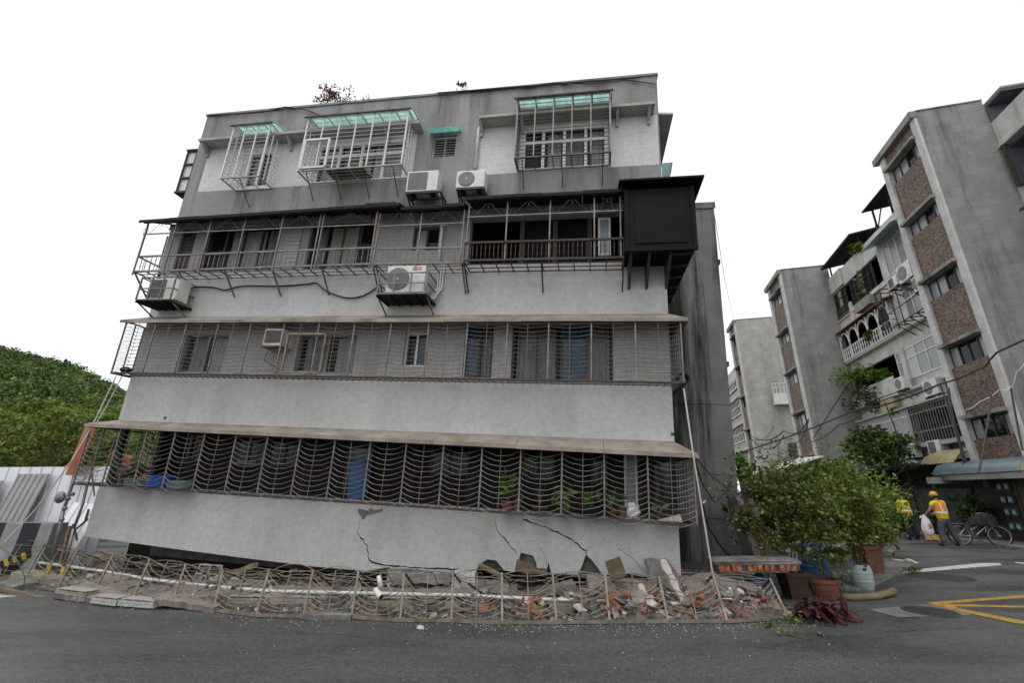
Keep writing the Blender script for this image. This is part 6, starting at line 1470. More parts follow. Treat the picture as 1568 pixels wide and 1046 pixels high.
# second storey grilles
def bars(y0, y1, z0, z1, n, mat, x):
    m = MB()
    for i in range(n + 1): y = y0 + (y1 - y0) * i / n; m.bar((x, y, z0), (x, y, z1), .04)
    for z in (z0, z0 + (z1 - z0) * .3, z0 + (z1 - z0) * .82, z1): m.bar((x, y0, z), (x, y1, z), .05)
    mkB(m, 'balcony_grille', mat)
y1_ = fb(1345, 665)[0]; y0_ = fb(1406, 645)[0]; bars(y0_, -.3, 4.1, 5.9, 40, WHITE_STEEL, XB - .4); bars(yN, y0_ - .25, 4.1, 5.9, 26, STEEL, XB - .45)
m = MB(); m.box(XB - .45, XB - .05, y0_ - .2, y0_ - .02, 3.8, 6.1); m.box(XB - .5, XB, yN, -.2, 3.9, 4.08); m.box(XB - .6, XB - .02, yN, -.2, 5.95, 6.04); mkB(m, 'balcony_slab', CONC_PALE)
m = MB(); y0, y1 = sorted((fb(1383, 625)[0], fb(1364, 640)[0])); m.box(XB - .4, XB - .01, y0, y1, 5.9, 6.75); mkB(m, 'yellow_planter', AWN_TAN)
# ground storey: dark recess under a tin roof
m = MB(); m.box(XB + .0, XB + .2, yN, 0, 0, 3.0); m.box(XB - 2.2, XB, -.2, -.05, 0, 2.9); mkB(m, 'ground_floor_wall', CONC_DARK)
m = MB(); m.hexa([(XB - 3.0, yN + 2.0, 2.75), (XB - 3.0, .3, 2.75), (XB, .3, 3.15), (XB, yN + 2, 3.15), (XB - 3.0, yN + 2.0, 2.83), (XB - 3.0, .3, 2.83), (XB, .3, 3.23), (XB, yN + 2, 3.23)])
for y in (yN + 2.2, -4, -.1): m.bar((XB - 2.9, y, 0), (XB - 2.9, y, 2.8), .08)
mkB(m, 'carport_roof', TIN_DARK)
m = MB(); arcp = [(XB - 2.2, 2.9), (XB - 1.9, 3.25), (XB - 1.3, 3.5), (XB - .5, 3.6), (XB, 3.6)]; m.sheet([[(x, yN + .2, z) for x, z in arcp], [(x, yN + 2.6, z) for x, z in arcp]]); to = mkB(m, 'tan_awning', AWN_TAN, smooth=True); m = MB()
for y in (yN + .2, yN + 1.4, yN + 2.6): m.tube([(x, y, z - .03) for x, z in arcp], .03, 5); m.bar((XB - 2.2, y, 2.88), (XB, y, 2.88), .04)
mkB(m, 'awning_frame', STEEL_DARK, to)
# air conditioners on the balcony front
def face_left(M4, x, y, z): return M4 @ Matrix.Translation((x, y, z)) @ Matrix.Rotation(-pi / 2, 4, 'Z')
def blk_ac(label, px, py, w=1.0, h=.75, fan='round', off=.55):
    y, z = fb(px, py, XB - off); ac_unit(label, face_left(FB_, XB - off, y + w / 2, z - h / 2), w, h, .35, fan, group='outdoor units on the lane blocks')
    m = MB()
    for yy in (y - w / 2 + .1, y + w / 2 - .1): m.bar((XB - off - .05, yy, z - h / 2 - .03), (XB, yy, z - h / 2 - .03), .05); m.bar((XB - off - .05, yy, z - h / 2 - .05), (XB, yy, z - h / 2 - .4), .04)
    mkB(m, 'unit_bracket', STEEL_DARK)
blk_ac('white round-fan outdoor unit under the pale green awning', 1384, 417, 1.15, .95)
blk_ac('plain white square outdoor unit left of the one under the green awning', 1366, 433, .9, .6, 'square')
blk_ac('white outdoor unit beside the narrow window under the roof line of the speckled tower', 1405, 433, .8, .8)
blk_ac('grey outdoor unit at the left of the big white window', 1377, 588, .8, .7)
blk_ac('white outdoor unit under the big white window', 1424, 594, 1.1, .8)
blk_ac('pale outdoor unit above the tan awning', 1430, 686, 1.0, .7, 'square')
blk_ac('outdoor unit half hidden by the tree, left of the tan awning', 1392, 692, .9, .7)
# ---- balcony front of the nearest block at the picture edge
XA = 2.45
m = MB(); m.box(XA, XA + .2, -6, -.01, 15.3, 16.5); m.box(XA, XA + .2, -6, -.01, 12.2, 13.3); m.box(XA, XA + .2, -6, -.01, 9.2, 10.3); m.box(XA, XA + .2, -6, -.01, 6.2, 7.3); m.box(XA - .12, XA - .001, -6, -.02, 15.2, 15.32); mkA(m, 'balcony_front', WHITE_WALL)
m = MB(); m.box(XA + .002, XA + 1.2, -.12, .3, 3, 17.27); m.box(XA + .003, XA + 3, -.95, .0, 17.28, 17.4); m.box(XA + 1.2, XA + 1.3, -6, -.05, 3, 17.27); m.box(XA + .2, XA + 1.2, -6, -.05, 15.1, 15.2); m.box(XA + .2, XA + 1.2, -6, -.05, 12.0, 12.1); mkA(m, 'balcony_recess', concrete_mat('blue_grey_soffit', (.15, .16, .19), (.06, .06, .06), amt=.4))
m = MB(); m.box(XA + .002, XA + 3, -.97, .02, 17.401, 17.5); mkA(m, 'roof_slab', CONC)
m = MB(); m.bar((XA - .1, -3.4, 13.2), (XA - .1, -.3, 13.2), .08)
for i in range(8): m.bar((XA - .08, -3.3 + .4 * i, 13.2), (XA - .08, -3.3 + .4 * i, 14.0), .03)
m.bar((XA - .1, -.25, 13.2), (XA - .1, -.25, 15.2), .1); m.hexa([(XA - .7, -4, 11.9), (XA - .7, -.6, 11.9), (XA, -.6, 12.2), (XA, -4, 12.2), (XA - .7, -4, 12.0), (XA - .7, -.6, 12.0), (XA, -.6, 12.3), (XA, -4, 12.3)]); mkA(m, 'balcony_railing', STEEL_DARK)
# a bit of the next block beyond the farthest gable
m = MB(); xD = 2.2
for z in (3, 6, 9, 12): m.box(xD, xD + .2, 2.75, 22, z, z + 1.2); m.box(xD - .5, xD, 2.75, 22, z + .0, z + .14)
m.box(xD, xD + .2, 2.75, 22, 14.7, 15.9); mkC(m, 'balcony_front', WHITE_WALL); m = MB(); m.box(xD + .5, xD + .6, 2.75, 22, 0, 15); mkC(m, 'balcony_recess', ROOM_BRICK)
m = MB()
for z in (4.2, 7.2, 10.2, 13.2):
    for i in range(26): y = 2.9 + .7 * i; m.bar((xD - .4, y, z - .1), (xD - .4, y, z + 1.6), .06)
    m.bar((xD - .4, 2.8, z), (xD - .4, 21, z), .08); m.bar((xD - .4, 2.8, z + .9), (xD - .4, 21, z + .9), .06)
mkC(m, 'balcony_grille', WHITE_STEEL)
# small balcony window box on the far gable, drain grille, roof hut
m = MB(); I = FC.inverted(); p = FC.inverted() @ Vector(AT(1194, 598, (FC @ Vector((5, -.1, 0))).y)); m.box(p.x - .5, p.x + 1.2, -.55, -.01, p.z - 1.2, p.z - .2)
for i in range(6): m.bar((p.x - .5 + .3 * i, -.53, p.z - .2), (p.x - .5 + .3 * i, -.53, p.z + .7), .05)
m.bar((p.x - .5, -.53, p.z + .7), (p.x + 1.2, -.53, p.z + .7), .06); m.bar((p.x - .5, -.53, p.z + .3), (p.x + 1.2, -.53, p.z + .3), .05); mkC(m, 'balcony_box', WHITE_STEEL)
m = MB(); p = FC.inverted() @ Vector(AT(1184, 462, (FC @ Vector((5, 2, 0))).y)); m.box(4.4, 8, .8, 4, 18.3, 18.45); m.box(5.0, 5.2, 1.4, 1.6, 17.4, 18.3); mkC(m, 'roof_shelter', TIN_DARK)
m = MB(); p = FC.inverted() @ Vector(AT(1217, 700, (FC @ Vector((5, -.2, 0))).y)); m.box(p.x - .1, p.x + .9, -.25, -.01, p.z - 1.0, p.z + 1.2); mkC(m, 'steel_window_box', STEEL_DARK)
# shed roof line in front of the far gables
m = MB(); q = [AT(1170, 728, 27), AT(1262, 700, 26)]; m.hexa([tuple(q[0]), tuple(q[1]), tuple(q[1] + Vector((.5, 3, .1))), tuple(q[0] + Vector((.5, 3, .1))), tuple(q[0] + Vector((0, 0, .07))), tuple(q[1] + Vector((0, 0, .07))), tuple(q[1] + Vector((.5, 3, .17))), tuple(q[0] + Vector((.5, 3, .17)))])
t = thing('lean_to_shed', 'low shed with a pale roof edge behind the potted shrubs', 'shed'); m.build('roof', WHITE_WALL, t); m = MB(); m.hexa([(q[0].x, q[0].y + .3, 0), (q[1].x, q[1].y + .3, 0), (q[1].x + .5, q[1].y + 2.8, 0), (q[0].x + .5, q[0].y + 2.8, 0), (q[0].x, q[0].y + .3, q[0].z - .002), (q[1].x, q[1].y + .3, q[1].z - .002), (q[1].x + .5, q[1].y + 2.8, q[1].z - .002), (q[0].x + .5, q[0].y + 2.8, q[0].z)]); m.build('wall', CONC_DARK, t)
# ---- door front of the nearest block: awning, mailboxes, gate
m = MB(); pr = [(-1.15, 2.42), (-1.13, 2.6), (-.95, 2.8), (-.6, 2.9), (-.1, 2.92)]; m.sheet([[(x, -1.0, z) for x, z in pr], [(x, 1.2, z) for x, z in pr], [(x, 3.6, z) for x, z in pr]]); ao = mkA(m, 'blue_awning', AWN_BLUE, smooth=True)
m = MB(); n_ = len(pr); m.add([(x, -1.01, z) for x, z in pr] + [(-.1, -1.01, 2.42)], [tuple(range(n_ + 1))]); m.add([(x, 3.61, z) for x, z in pr] + [(-.1, 3.61, 2.42)], [tuple(range(n_, -1, -1))]); mkA(m, 'awning_end', AWN_TAN, ao)
m = MB(); m.box(-1.1, -.1, -1.0, 3.6, 2.2, 2.4); mkA(m, 'door_lintel', CONC)
m = MB(); m.box(-.16, -.105, -.0, 3.0, 0, 2.5); mkA(m, 'entrance_wall', BRICKWALL)
m = MB(); m.box(-.2, -.165, .05, .95, .05, 2.35); go = mkA(m, 'gate', STEEL_DARK); m = MB()
for y in (.0, .95): m.bar((-.19, y, 0), (-.19, y, 2.45), .08)
m.bar((-.19, 0, 2.42), (-.19, .98, 2.42), .08); m.box(-.22, -.2, .45, .5, .9, 1.3); mkA(m, 'gate_frame', WOOD_DARK, go)
for k, z in enumerate((1.95, 1.5, 1.08, .6, .3)):
    for j in range(2):
        if k == 4: continue
        m = MB(); y = 1.18 + .34 * j; m.box(-.26, -.165, y, y + .22, z - .12, z + .12); mo = mkA(m, 'mailbox', MAILBOX); m = MB(); m.box(-.27, -.262, y + .04, y + .2, z - .07, z + .06); mkA(m, 'letter', MAILSLOT, mo)
m = MB(); m.box(-.26, -.165, 2.15, 2.4, 1.95, 2.2); mo = mkA(m, 'mailbox', MAILBOX)
m = MB(); q = [G(1530, 832), G(1500, 836), G(1580, 845), G(1580, 838)]; m.plate([(v.x, v.y) for v in (G(1380, 818), G(1500, 834), G(1585, 846), G(1600, 830), G(1500, 812))], .001, .09); tag(m.build('kerb', CONC_BROKEN), kind='structure')
# facing wall behind the sweepers, canopy shade partly put into its dark colour
m = MB(); q0, q1 = FB_ @ Vector((1.6, -12.6, 0)), FB_ @ Vector((1.6, -3.0, 0)); m.hexa([tuple(q0), tuple(q0 + Vector((.2, 0, 0))), tuple(q1 + Vector((.2, 0, 0))), tuple(q1), tuple(q0 + Vector((0, 0, 1.9))), tuple(q0 + Vector((.2, 0, 1.9))), tuple(q1 + Vector((.2, 0, 1.9))), tuple(q1 + Vector((0, 0, 1.9)))])
tag(m.build('garden_wall', CONC_DARK), 'shade-dark garden wall behind the two sweepers', 'wall')
# ---- greenery along the lane
p = AT(1345, 690, 21.5); t = tree('tree', 'dark spreading tree in front of the planted balconies', (p.x, p.y, 0), 4.7, 1.75, 40, 90, .15, LEAF_DARK, 'trees along the lane', .54, 0, flat=.45)
leaf_obj('crown', lobes((0, 0, 3.75), (1.75, 1.75, 1.0), 30, 40, (.2, .34), flat=.4), .14, LEAF_TREE2, t)
y, z = fb(1330, 600); t = thing('balcony_plant', 'feathery fan-leaved plant spilling from the third balcony', 'plant', matrix=FB_ @ Matrix.Translation((XB - .6, y, z)), group='plants on the lane balconies')
C = []
for k in range(26):
    a = random.uniform(0, 6.28); L = random.uniform(1.1, 2.2); el = random.uniform(.2, 1.2)
    for i in range(34):
        u = (i + 1) / 34; C.append(np.array([cos(a) * L * u * .55, sin(a) * L * u, el * L * u - 1.1 * L * u * u * .75 + .9]) + RNG.normal(size=3) * .07 * (1 + u))
leaf_obj('foliage', np.array(C), .2, LEAF_TREE, t, asp=3, droop=.3); leaf_obj('foliage', lobes((0, -.6, -.5), (.7, 1.9, 1.0), 16, 45), .2, LEAF_DARK, t); s = MB()
for k in range(8): a = k * .8; s.tube([(0, 0, -.3), (cos(a) * .4, sin(a) * .6, .8), (cos(a) * .9, sin(a) * 1.4, .5)], .02, 4)
s.build('stem', BARK, t)
for k, (px, py, Y, r, n, mt, lb) in enumerate(((1345, 575, 0, (.4, .9, .5), 12, LEAF_BRIGHT, 'bright creeper on the third balcony railing'), (1330, 512, 0, (.3, .5, .35), 8, LEAF_BUSH, 'small plant on the fourth balcony railing'), (1372, 632, 0, (.3, .5, .35), 8, LEAF_TREE, 'plant above the yellow planter'))):
    y, z = fb(px, py, XB - .4); t = thing('balcony_plant', lb, 'plant', matrix=FB_ @ Matrix.Translation((XB - .4, y, z)), group='plants on the lane balconies'); leaf_obj('foliage', lobes((0, 0, 0), r, n, 30), .2, mt, t); s = MB(); s.tube([(.2, 0, -.3), (0, 0, .2)], .02, 4); s.build('stem', BARK, t)
def lane_bush(label, px, py, Y, r, n, size, mat, z=None):
    p = AT(px, py, Y); t = thing('shrub', label, 'shrub', loc=(p.x, p.y, 0), group='shrubs at the lane wall'); leaf_obj('foliage', lobes((0, 0, p.z), r, n, 60, (.25, .45)), size, mat, t); s = MB()
    for k in range(6): a = k * 1.05; s.tube([(0, 0, 0), (r[0] * .3 * cos(a), r[1] * .3 * sin(a), max(.1, p.z - r[2] * .5)), (r[0] * .7 * cos(a), r[1] * .7 * sin(a), max(.2, p.z))], .02, 5)
    s.build('stem', BARK, t)
lane_bush('dark glossy shrub standing behind the covered bicycle', 1488, 782, 18.6, (.7, .6, .85), 26, .14, LEAF_DARK)
lane_bush('shrub between the two sweepers against the wall', 1432, 800, 20.6, (.55, .4, .6), 16, .14, LEAF_DARK)
lane_bush('dark shrub behind the sweeper with the broom', 1375, 800, 20.8, (.9, .5, .7), 22, .15, LEAF_DARK)
lane_bush('bright shrub peeping past the concrete tower', 1135, 715, 16, (.5, .5, .45), 12, .15, LEAF_BRIGHT)
p = AT(1455, 735, 19.5); t = thing('hanging_planter', 'long planter of trailing green plants beside the blue awning', 'planter', loc=tuple(p)); m = MB(); m.box(-.8, .8, -.2, .2, -.15, .1); m.build('trough', CONC, t); leaf_obj('foliage', lobes((0, 0, .2), (.95, .3, .25), 14, 36), .14, LEAF_BRIGHT, t); 
for x_ in (-.75, .75): m = MB(); m.bar((x_, 0, -2.4), (x_, 0, -.15), .06); m.build('support', STEEL_DARK, t)
lane_pts = [((1455, 755, 18.7), (1560, 820, 18.3))]
# ---- overhead wires
def cable(pts, r, label, sag=.0, mat=CABLE):
    q = [AT(*p) for p in pts]; full = []
    for a, b in zip(q, q[1:]): full += curve(a, b, sag, 8)[:-1]
    full.append(q[-1]); m = MB(); m.tube(full, r, 5); tag(m.build('overhead_cable', mat), label, 'cable', 'overhead cables')
cable([(1575, 517, 14.5), (1526, 540, 15.6), (1515, 552, 15.8)], .035, 'thick black cable running onto the speckled stair front from the picture edge')
cable([(1515, 552, 15.8), (1500, 565, 16.5), (1440, 588, 18.3)], .035, 'thick black cable crossing the speckled stair front', .05)
cable([(1440, 588, 18.3), (1300, 632, 23), (1100, 702, 26)], .04, 'long black cable from the speckled stair front to the dark tower', .15)
cable([(1452, 595, 18.3), (1456, 625, 18.2), (1470, 680, 18.1), (1485, 725, 18)], .05, 'bundle of black cables falling along the left edge of the stair front')
cable([(1440, 590, 18.3), (1460, 640, 18.1), (1478, 722, 18)], .03, 'single black cable beside the bundle on the stair front', .1)
cable([(1238, 642, 29), (1200, 660, 34), (1150, 668, 38)], .04, 'cable sagging between the middle and farthest gables, upper one', .5)
cable([(1238, 644, 29), (1200, 668, 34), (1150, 672, 38)], .035, 'cable sagging between the middle and farthest gables, lower one', .9)
cable([(1298, 590, 29.5), (1275, 625, 29.3), (1245, 672, 29.1)], .03, 'cable slanting across the stained middle gable')
cable([(1330, 625, 22), (1285, 650, 25), (1242, 677, 29)], .03, 'cable from the balconies to the foot of the middle stair front', .15)
cable([(1478, 628, 15.8), (1500, 615, 15.7), (1530, 597, 15.5), (1545, 595, 15.4)], .010, 'pale cable looping over the speckled stair front', .05, WHITE_PIPE)
cable([(1545, 595, 15.4), (1556, 570, 15.2), (1575, 540, 15)], .01, 'thin pale cable leaving the stair front towards the picture edge', .1, WHITE_PIPE)
cable([(1355, 616, 20.5), (1372, 660, 20.4), (1385, 710, 20.3)], .03, 'cable hanging past the white balcony grille')
cable([(1548, 595, 15.5), (1556, 640, 15.5), (1566, 690, 15.4)], .03, 'cable running down the right pillar of the stair front')
cable([(1518, 600, 15.4), (1510, 660, 15.3), (1498, 725, 15.2)], .03, 'cable hanging in front of the lowest stair window', .05)
cable([(1092, 318, 13.6), (1110, 430, 25), (1124, 492, 41)], .012, 'thin wire from the top of the dark tower to the farthest block', 0)
cable([(1150, 672, 40.5), (1190, 640, 40.6), (1198, 600, 40.7)], .02, 'thin wire drooping on the farthest gable', .8)
# wires at the dark tower
cable([(1064, 706, 8.6), (1085, 755, 10), (1100, 765, 12.6), (1124, 722, 13.4)], .012, 'thin wire drooping across the dark tower', .12)
cable([(1064, 700, 8.6), (1090, 730, 11), (1118, 752, 13.3)], .01, 'thin straight wire across the dark tower')
cable([(1076, 772, 9.6), (1090, 815, 9.8), (1128, 852, 11)], .016, 'wire hanging from the white bracket at the lower right', .15)
p = AT(1076, 771, 9.6); m = MB(); m.bar(p, p + Vector((.06, 0, .05)), .03); tag(m.build('wire_bracket', WHITE_STEEL), 'little white bracket on the hanging wire by the dark tower', 'bracket')

# ================================================================== people
def skin(name, chains, mat, parent, sub=1):
    """chains: lists of (x,y,z,r); equal points are joined -> one continuous surface"""
    bm = bmesh.new(); ly = bm.verts.layers.skin.verify(); idx = {}
    def vert(p):
        k = tuple(round(v, 4) for v in p[:3])
        if k not in idx:
            v = bm.verts.new(p[:3]); v[ly].radius = (p[3], p[4] if len(p) > 4 else p[3]); idx[k] = v
            if len(idx) == 1: v[ly].use_root = True
        return idx[k]
    for c in chains:
        for a, b in zip(c, c[1:]):
            va, vb = vert(a), vert(b)
            if va is not vb and bm.edges.get((va, vb)) is None: bm.edges.new((va, vb))
    me = bpy.data.meshes.new(name); bm.to_mesh(me); bm.free()
    o = bpy.data.objects.new(name, me); COL.objects.link(o); o.modifiers.new('skin', 'SKIN').use_smooth_shade = True
    s = o.modifiers.new('sub', 'SUBSURF'); s.levels = s.render_levels = sub
    bpy.context.view_layer.update(); dg = bpy.context.evaluated_depsgraph_get(); nm = bpy.data.meshes.new_from_object(o.evaluated_get(dg)); nm.name = name
    o.modifiers.clear(); o.data = nm; nm.materials.clear(); nm.materials.append(mat); o.parent = parent
    return o
def person(label, loc, rz, J, trousers, long_sleeve, vest_len=.0):
    t = thing('person', label, 'person', loc=loc); t.rotation_euler = (0, 0, rz)
    P = lambda k, r, r2=None: (*J[k], r) if r2 is None else (*J[k], r, r2)
    neck, head = Vector(J['neck']), Vector(J['head'])
    def hand(sd):
        w = Vector(J['wrist' + sd]); e = Vector(J['elbow' + sd]); d = (w - e).normalized(); x = d.cross(Vector((0, 1, 0))).normalized() if abs(d.y) < .9 else Vector((1, 0, 0)); pm = w + d * .055; ch = [[(*w, .026), (*pm, .036, .02)]]
        for i, (o_, L) in enumerate(((-.03, .065), (-.01, .08), (.01, .075), (.03, .055))): b = pm + x * o_ + d * .03; ch.append([(*pm, .036, .02), (*b, .009), (*(b + d * L * .55), .008), (*(b + d * L * .9 + Vector((0, .02, -.01))), .007)])
        b = w + d * .03 + x * .035; ch.append([(*w, .026), (*b, .011), (*(b + d * .045 + x * .015), .009)]); return ch
    body = [[P('pelvis', .11, .08), P('spine', .11, .08), P('chest', .13, .09), P('neck', .055), (*(neck + (head - neck) * .45), .06), P('head', .082, .092), (*(head + (head - neck) * .45), .06)]]
    for sd in 'LR':
        body += [[P('chest', .13, .09), P('shoulder' + sd, .06), P('elbow' + sd, .042), P('wrist' + sd, .028)], [P('pelvis', .11, .08), P('hip' + sd, .085), P('knee' + sd, .05), P('ankle' + sd, .03), P('toe' + sd, .025)]] + hand(sd)
    skin('body', body, SKIN, t)
    face = Vector((0, .085, 0)); m = MB(); m.ball(head + Vector((0, .095, -.02)), (.013, .02, .02), 8, 6)
    for s_ in (-1, 1): m.ball(head + Vector((.085 * s_, 0, -.01)), (.014, .025, .035), 8, 6)
    m.build('face_detail', SKIN, t, smooth=True); m = MB()
    for s_ in (-1, 1): m.ball(head + Vector((.032 * s_, .085, .012)), .011, 6, 5)
    m.box(head.x - .025, head.x + .025, head.y + .083, head.y + .09, head.z - .058, head.z - .05); m.build('eyes_and_mouth', HAIR, t)
    m = MB(); m.ball(head + Vector((0, -.012, .015)), (.094, .098, .1), 12, 8); m.v = [v for v in m.v]; m.build('hair', HAIR, t, smooth=True)
    sh = [[(*(Vector(J['pelvis']) - Vector((0, 0, .1))), .2, .16), P('pelvis', .195, .16), P('spine', .19, .15), P('chest', .175, .125), (*(neck - Vector((0, 0, .03))), .075)]]
    for sd in 'LR':
        e = Vector(J['elbow' + sd]); s_ = Vector(J['shoulder' + sd]); c = [P('chest', .175, .125), P('shoulder' + sd, .08), (*s_.lerp(e, .6), .068)]
        if long_sleeve: c += [P('elbow' + sd, .06), (*e.lerp(Vector(J['wrist' + sd]), .85), .046)]
        sh.append(c)
    skin('shirt', sh, HIVIS, t)
    tr = [[P('pelvis', .15, .122), (*(Vector(J['pelvis']) - Vector((0, 0, .06))), .145, .118)]]; pc = (*(Vector(J['pelvis']) - Vector((0, 0, .06))), .145, .118)
    for sd in 'LR': tr.append([pc, P('hip' + sd, .12), P('knee' + sd, .095), (*(Vector(J['ankle' + sd]) + Vector((0, 0, .0))), .085)])
    skin('trousers', tr, trousers, t)
    for sd in 'LR':
        a = Vector(J['ankle' + sd]); b = Vector(J['toe' + sd]); skin('shoe', [[(*(a + Vector((0, 0, -.02))), .07), (*(a.lerp(b, .5) + Vector((0, 0, -.01))), .065), (*(a.lerp(b, 1.15)), .055, .045)]], BLACK, t)
        skin('glove', [[(x, y, z, r * 1.25, (rest[0] if rest else r) * 1.25) for x, y, z, r, *rest in c] for c in hand(sd)], GLOVE, t, 0)
    # vest with reflective strips following the torso
    pel, ch = Vector(J['pelvis']), Vector(J['chest']); m = MB(); rows = []
    for k in range(7):
        u = k / 6; c = pel.lerp(neck, .12 + .82 * u); rx = [.2, .2, .2, .205, .212, .2, .12][k]; ry = [.17, .165, .16, .16, .16, .15, .1][k]; rows.append([(c.x + rx * cos(a), c.y + ry * sin(a), c.z) for a in np.linspace(0, 2 * pi, 25)])
    m.sheet(rows); v = m.build('vest', VEST, t, smooth=True); m = MB()
    for u0, u1 in ((.24, .33),):
        for u in (u0, u1):
            pass
        rr_ = []
        for u in (.22, .32): c = pel.lerp(neck, u); rr_.append([(c.x + .208 * cos(a), c.y + .172 * sin(a), c.z) for a in np.linspace(0, 2 * pi, 25)])
        m.sheet(rr_)
    for s_ in (-1, 1):
        for y_ in (-1, 1):
            r_ = []
            for u in np.linspace(.33, .84, 6): c = pel.lerp(neck, u); r_.append([(c.x + s_ * (.065 + .02 * u), c.y + y_ * (.17 - .012 * u), c.z), (c.x + s_ * (.115 + .02 * u), c.y + y_ * (.158 - .014 * u), c.z)])
            m.sheet(r_)
    m.build('reflective_strips', STRIP, v)
    m = MB(); hc = head + Vector((0, -.005, .03)); m.lathe([(.118, .0), (.116, .04), (.1, .085), (.065, .115), (.02, .128), (0, .13)], 18, hc); m.lathe([(.118, .0), (.14, -.008), (.135, -.016), (.114, -.006)], 18, hc); m.hexa([tuple(hc + Vector(v)) for v in ((-.09, .1, -.012), (.09, .1, -.012), (.06, .18, -.02), (-.06, .18, -.02), (-.09, .1, 0), (.09, .1, 0), (.06, .18, -.01), (-.06, .18, -.01))]); m.build('helmet', HELMET, t, smooth=True)
    return t
s_ = 1.0
gp = (G(1440, 836) + G(1472, 837)) / 2
J1 = dict(pelvis=(0, 0, .93), spine=(0, .02, 1.1), chest=(.01, .04, 1.32), neck=(0, .07, 1.5), head=(-.02, .1, 1.63), shoulderL=(-.2, .05, 1.42), shoulderR=(.2, .05, 1.42), elbowL=(-.33, .1, 1.17), wristL=(-.38, .26, 1.0), elbowR=(.28, .1, 1.15), wristR=(.16, .3, 1.06),
          hipL=(-.1, 0, .86), hipR=(.1, 0, .86), kneeL=(-.16, .06, .48), kneeR=(.22, .03, .48), ankleL=(-.24, -.02, .08), ankleR=(.33, -.04, .08), toeL=(-.3, .13, .04), toeR=(.36, .12, .04))
person('person in a yellow shirt, orange vest and grey trousers carrying a white bag', (gp.x, gp.y, 0), radians(8), J1, PANTS, False)
gq = G(1400, 827)
J2 = dict(pelvis=(0, 0, .92), spine=(0, .03, 1.08), chest=(.0, .1, 1.29), neck=(-.02, .17, 1.45), head=(-.07, .22, 1.57), shoulderL=(-.19, .1, 1.39), shoulderR=(.19, .1, 1.39), elbowL=(-.25, .12, 1.1), wristL=(-.2, .2, .88), elbowR=(.27, .2, 1.13), wristR=(.22, .36, .95),
          hipL=(-.09, 0, .85), hipR=(.1, 0, .85), kneeL=(-.12, .05, .47), kneeR=(.16, .06, .47), ankleL=(-.12, -.02, .08), ankleR=(.22, -.03, .08), toeL=(-.14, .14, .04), toeR=(.26, .13, .04))
person('person in a long-sleeved yellow top and orange vest sweeping with a broom', (gq.x, gq.y, 0), radians(14), J2, JEANS, True)
# bag held by the first, broom of the second
wl_ = Matrix.Translation((gp.x, gp.y, 0)) @ Matrix.Rotation(radians(8), 4, 'Z') @ Vector((-.4, .3, .97))
r = thing('plastic_bag', 'white plastic bag with red print carried by the sweeper in grey trousers', 'bag', loc=tuple(wl_)); m = MB(); prof = [(.03, .03), (.05, -.02), (.13, -.16), (.17, -.34), (.185, -.5), (.16, -.6), (.08, -.66), (0, -.67)]; m.lathe([(a, z) for a, z in prof], 18)
m.v = [(x * (1 + .10 * sin(z * 23 + y * 30)), y * .75 * (1 + .1 * cos(z * 19 + x * 25)), z) for x, y, z in m.v]; bo = m.build('bag_body', BAG, r, smooth=True); m = MB(); m.hexa([(-.02, 0, .0), (-.16, -.02, .0), (-.2, -.02, -.1), (-.02, 0, -.06), (-.02, .01, .0), (-.16, -.01, .0), (-.2, -.01, -.1), (-.02, .01, -.06)]); m.build('bag_handle', BAG, r)
m = MB()
for a, b in (((-.06, -.3), (.06, -.27)), ((-.05, -.33), (-.01, -.4)), ((.0, -.3), (.03, -.42)), ((-.07, -.42), (.05, -.4)), ((.03, -.33), (.07, -.38)), ((-.02, -.26), (.0, -.34))): m.bar((a[0], -.14, a[1]), (b[0], -.14, b[1]), .018, .012)
m.build('red_print', RED_BADGE, bo)
b0 = Matrix.Translation((gq.x, gq.y, 0)) @ Matrix.Rotation(radians(14), 4, 'Z') @ Vector((.2, .38, .98)); b1 = G(1420, 824) + Vector((0, 0, .28)); b2 = G(1432, 829) + Vector((0, 0, .02))
r = thing('broom', 'straw broom held low by the sweeper near the planted wall', 'broom', loc=tuple(b2)); m = MB(); m.tube([b0 - b2, b1 - b2], .016, 6); m.build('handle', WOOD, r); m = MB()
for k in range(60): e = Vector((random.gauss(.0, .15), random.gauss(0, .07), random.uniform(0, .03))); m.tube([b1 - b2 + Vector((random.gauss(0, .02), 0, .05)), (b1 - b2) * .5 + e * .6, e], .009, 4)
m.build('bristles', STRAW, r)
# scrap frame lying by the wall, small pots
p = G(1378, 824); m = MB(); m.tube([p + Vector(v) for v in ((-.5, 0, .03), (-.1, .3, .2), (.4, .1, .12), (.05, -.2, .03), (-.5, 0, .03))], .018, 5); tag(m.build('bent_wire', STEEL), 'bent pale wire frame lying by the wall near the broom', 'frame')
p = G(1418, 825); p.y += .5; m = pot_mesh(.14, .2, .3); tag(m.build('clay_pot', TERRA, matrix=Matrix.Translation(p)), 'brown clay pot behind the broom', 'pot')
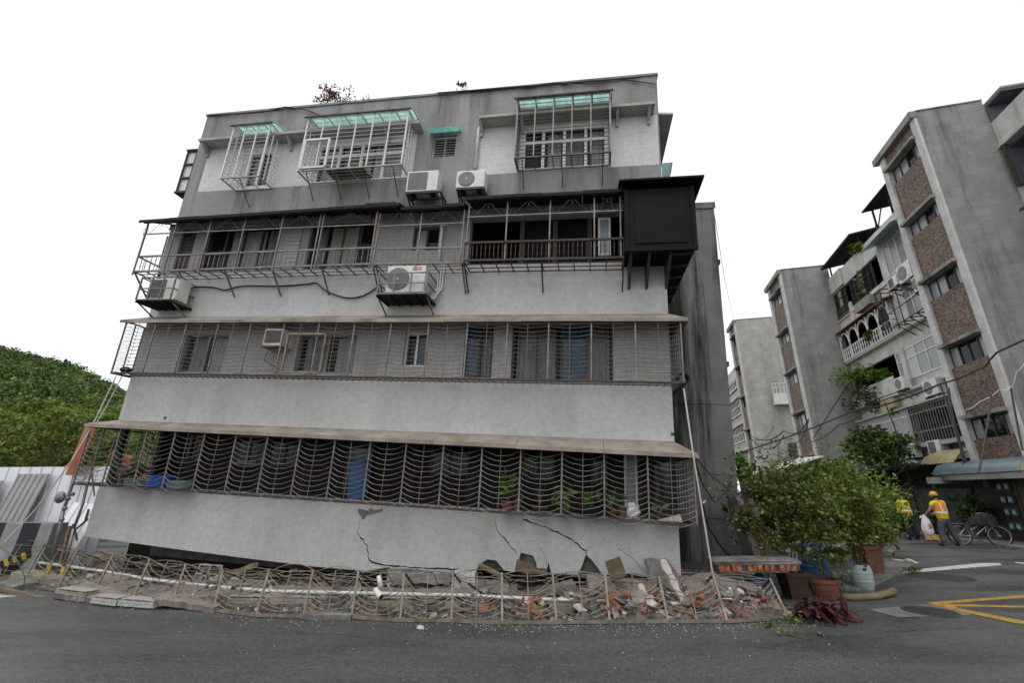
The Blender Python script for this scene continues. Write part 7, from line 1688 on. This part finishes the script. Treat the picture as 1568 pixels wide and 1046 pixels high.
# ---- bicycle under a cover
p = (G(1484, 836) + G(1532, 838)) / 2; t = thing('bicycle', 'old silver bicycle half under a dark cover by the entrance', 'bicycle', loc=(p.x, p.y + .1, 0)); t.rotation_euler = (0, 0, radians(-22))
def wheel(x):
    R = .33; c = (x, 0, R); m = MB(); m.tube([(x + R * cos(a), 0, R + R * sin(a)) for a in np.linspace(0, 2 * pi, 33)], .02, 6, cap=False); w_ = m.build('wheel', BLACK, t, smooth=True)
    m = MB(); m.tube([(x + (R - .03) * cos(a), 0, R + (R - .03) * sin(a)) for a in np.linspace(0, 2 * pi, 33)], .012, 5, cap=False)
    for k in range(18): a = 2 * pi * k / 18; m.tube([(x, .02 * (-1) ** k, R), (x + (R - .03) * cos(a), 0, R + (R - .03) * sin(a))], .0025, 3)
    m.tube([(x, -.05, R), (x, .05, R)], .025, 8); m.build('rim', CHROME, w_)
    m = MB(); m.sheet([[(x + (R + .035) * cos(a), y, R + (R + .035) * sin(a)) for a in np.linspace(.15, 2.9, 14)] for y in (-.03, .03)]); m.build('mudguard', CHROME, t)
wheel(-.52); wheel(.55)
m = MB(); f_ = [((-.52, 0, .33), (-.12, 0, .29)), ((-.12, 0, .29), (-.22, 0, .78)), ((-.52, 0, .33), (-.2, 0, .68)), ((-.12, 0, .29), (.38, 0, .72)), ((-.18, 0, .5), (.37, 0, .84)), ((.36, 0, .9), (.41, 0, .62)), ((.41, 0, .62), (.55, 0, .33))]
for a, b in f_: m.tube([a, b], .018, 7)
m.build('frame', CHROME, t); m = MB(); m.tube([(.36, 0, .9), (.34, 0, 1.02)], .014, 6); m.tube([(.2, -.28, 1.03), (.33, -.18, 1.06), (.34, 0, 1.02), (.33, .18, 1.06), (.2, .28, 1.03)], .013, 6); m.build('handlebar', CHROME, t)
m = MB(); m.ball((-.24, 0, .83), (.14, .09, .045), 10, 6); m.build('saddle', BLACK, t, smooth=True)
m = MB(); m.tube([(-.12, -.06, .29), (-.02, -.07, .17)], .012, 5); m.box(-.06, .03, -.14, -.07, .15, .18); m.lathe([(.09, -.005), (.09, .005)], 16); m.v[-32:] = [(-.12 + x, -.05 + z, .29 + y) for x, y, z in m.v[-32:]]; m.build('crank', STEEL_DARK, t)
m = MB(); m.bar((-.75, 0, .7), (-.3, 0, .7), .1, .02); m.tube([(-.7, 0, .7), (-.52, 0, .34)], .01, 5); m.build('rear_rack', STEEL, t)
m = MB(); rows = []
for j in range(9):
    y = -.36 + .72 * j / 8; row = []
    for i in range(15):
        x = -.38 + .98 * i / 14; e = abs(y) / .36; top = 1.08 - .3 * (abs(x - .3) / .6) ** 1.4; row.append((x + .05 * e * sin(i * 1.7), y * (.5 + .16 * sin(i * 1.3)), top - (.22 + .45 * max(0, x + .1)) * e ** 1.7 + .035 * sin(i * 2.3 + j * 1.1)))
    rows.append(row)
m.sheet(rows); o = m.build('bicycle_cover', CLOTH, smooth=True); o.matrix_world = Matrix.Translation((p.x, p.y + .1, 0)) @ Matrix.Rotation(radians(-22), 4, 'Z'); tag(o, 'dark crumpled rain cover thrown over the bicycle', 'cover')
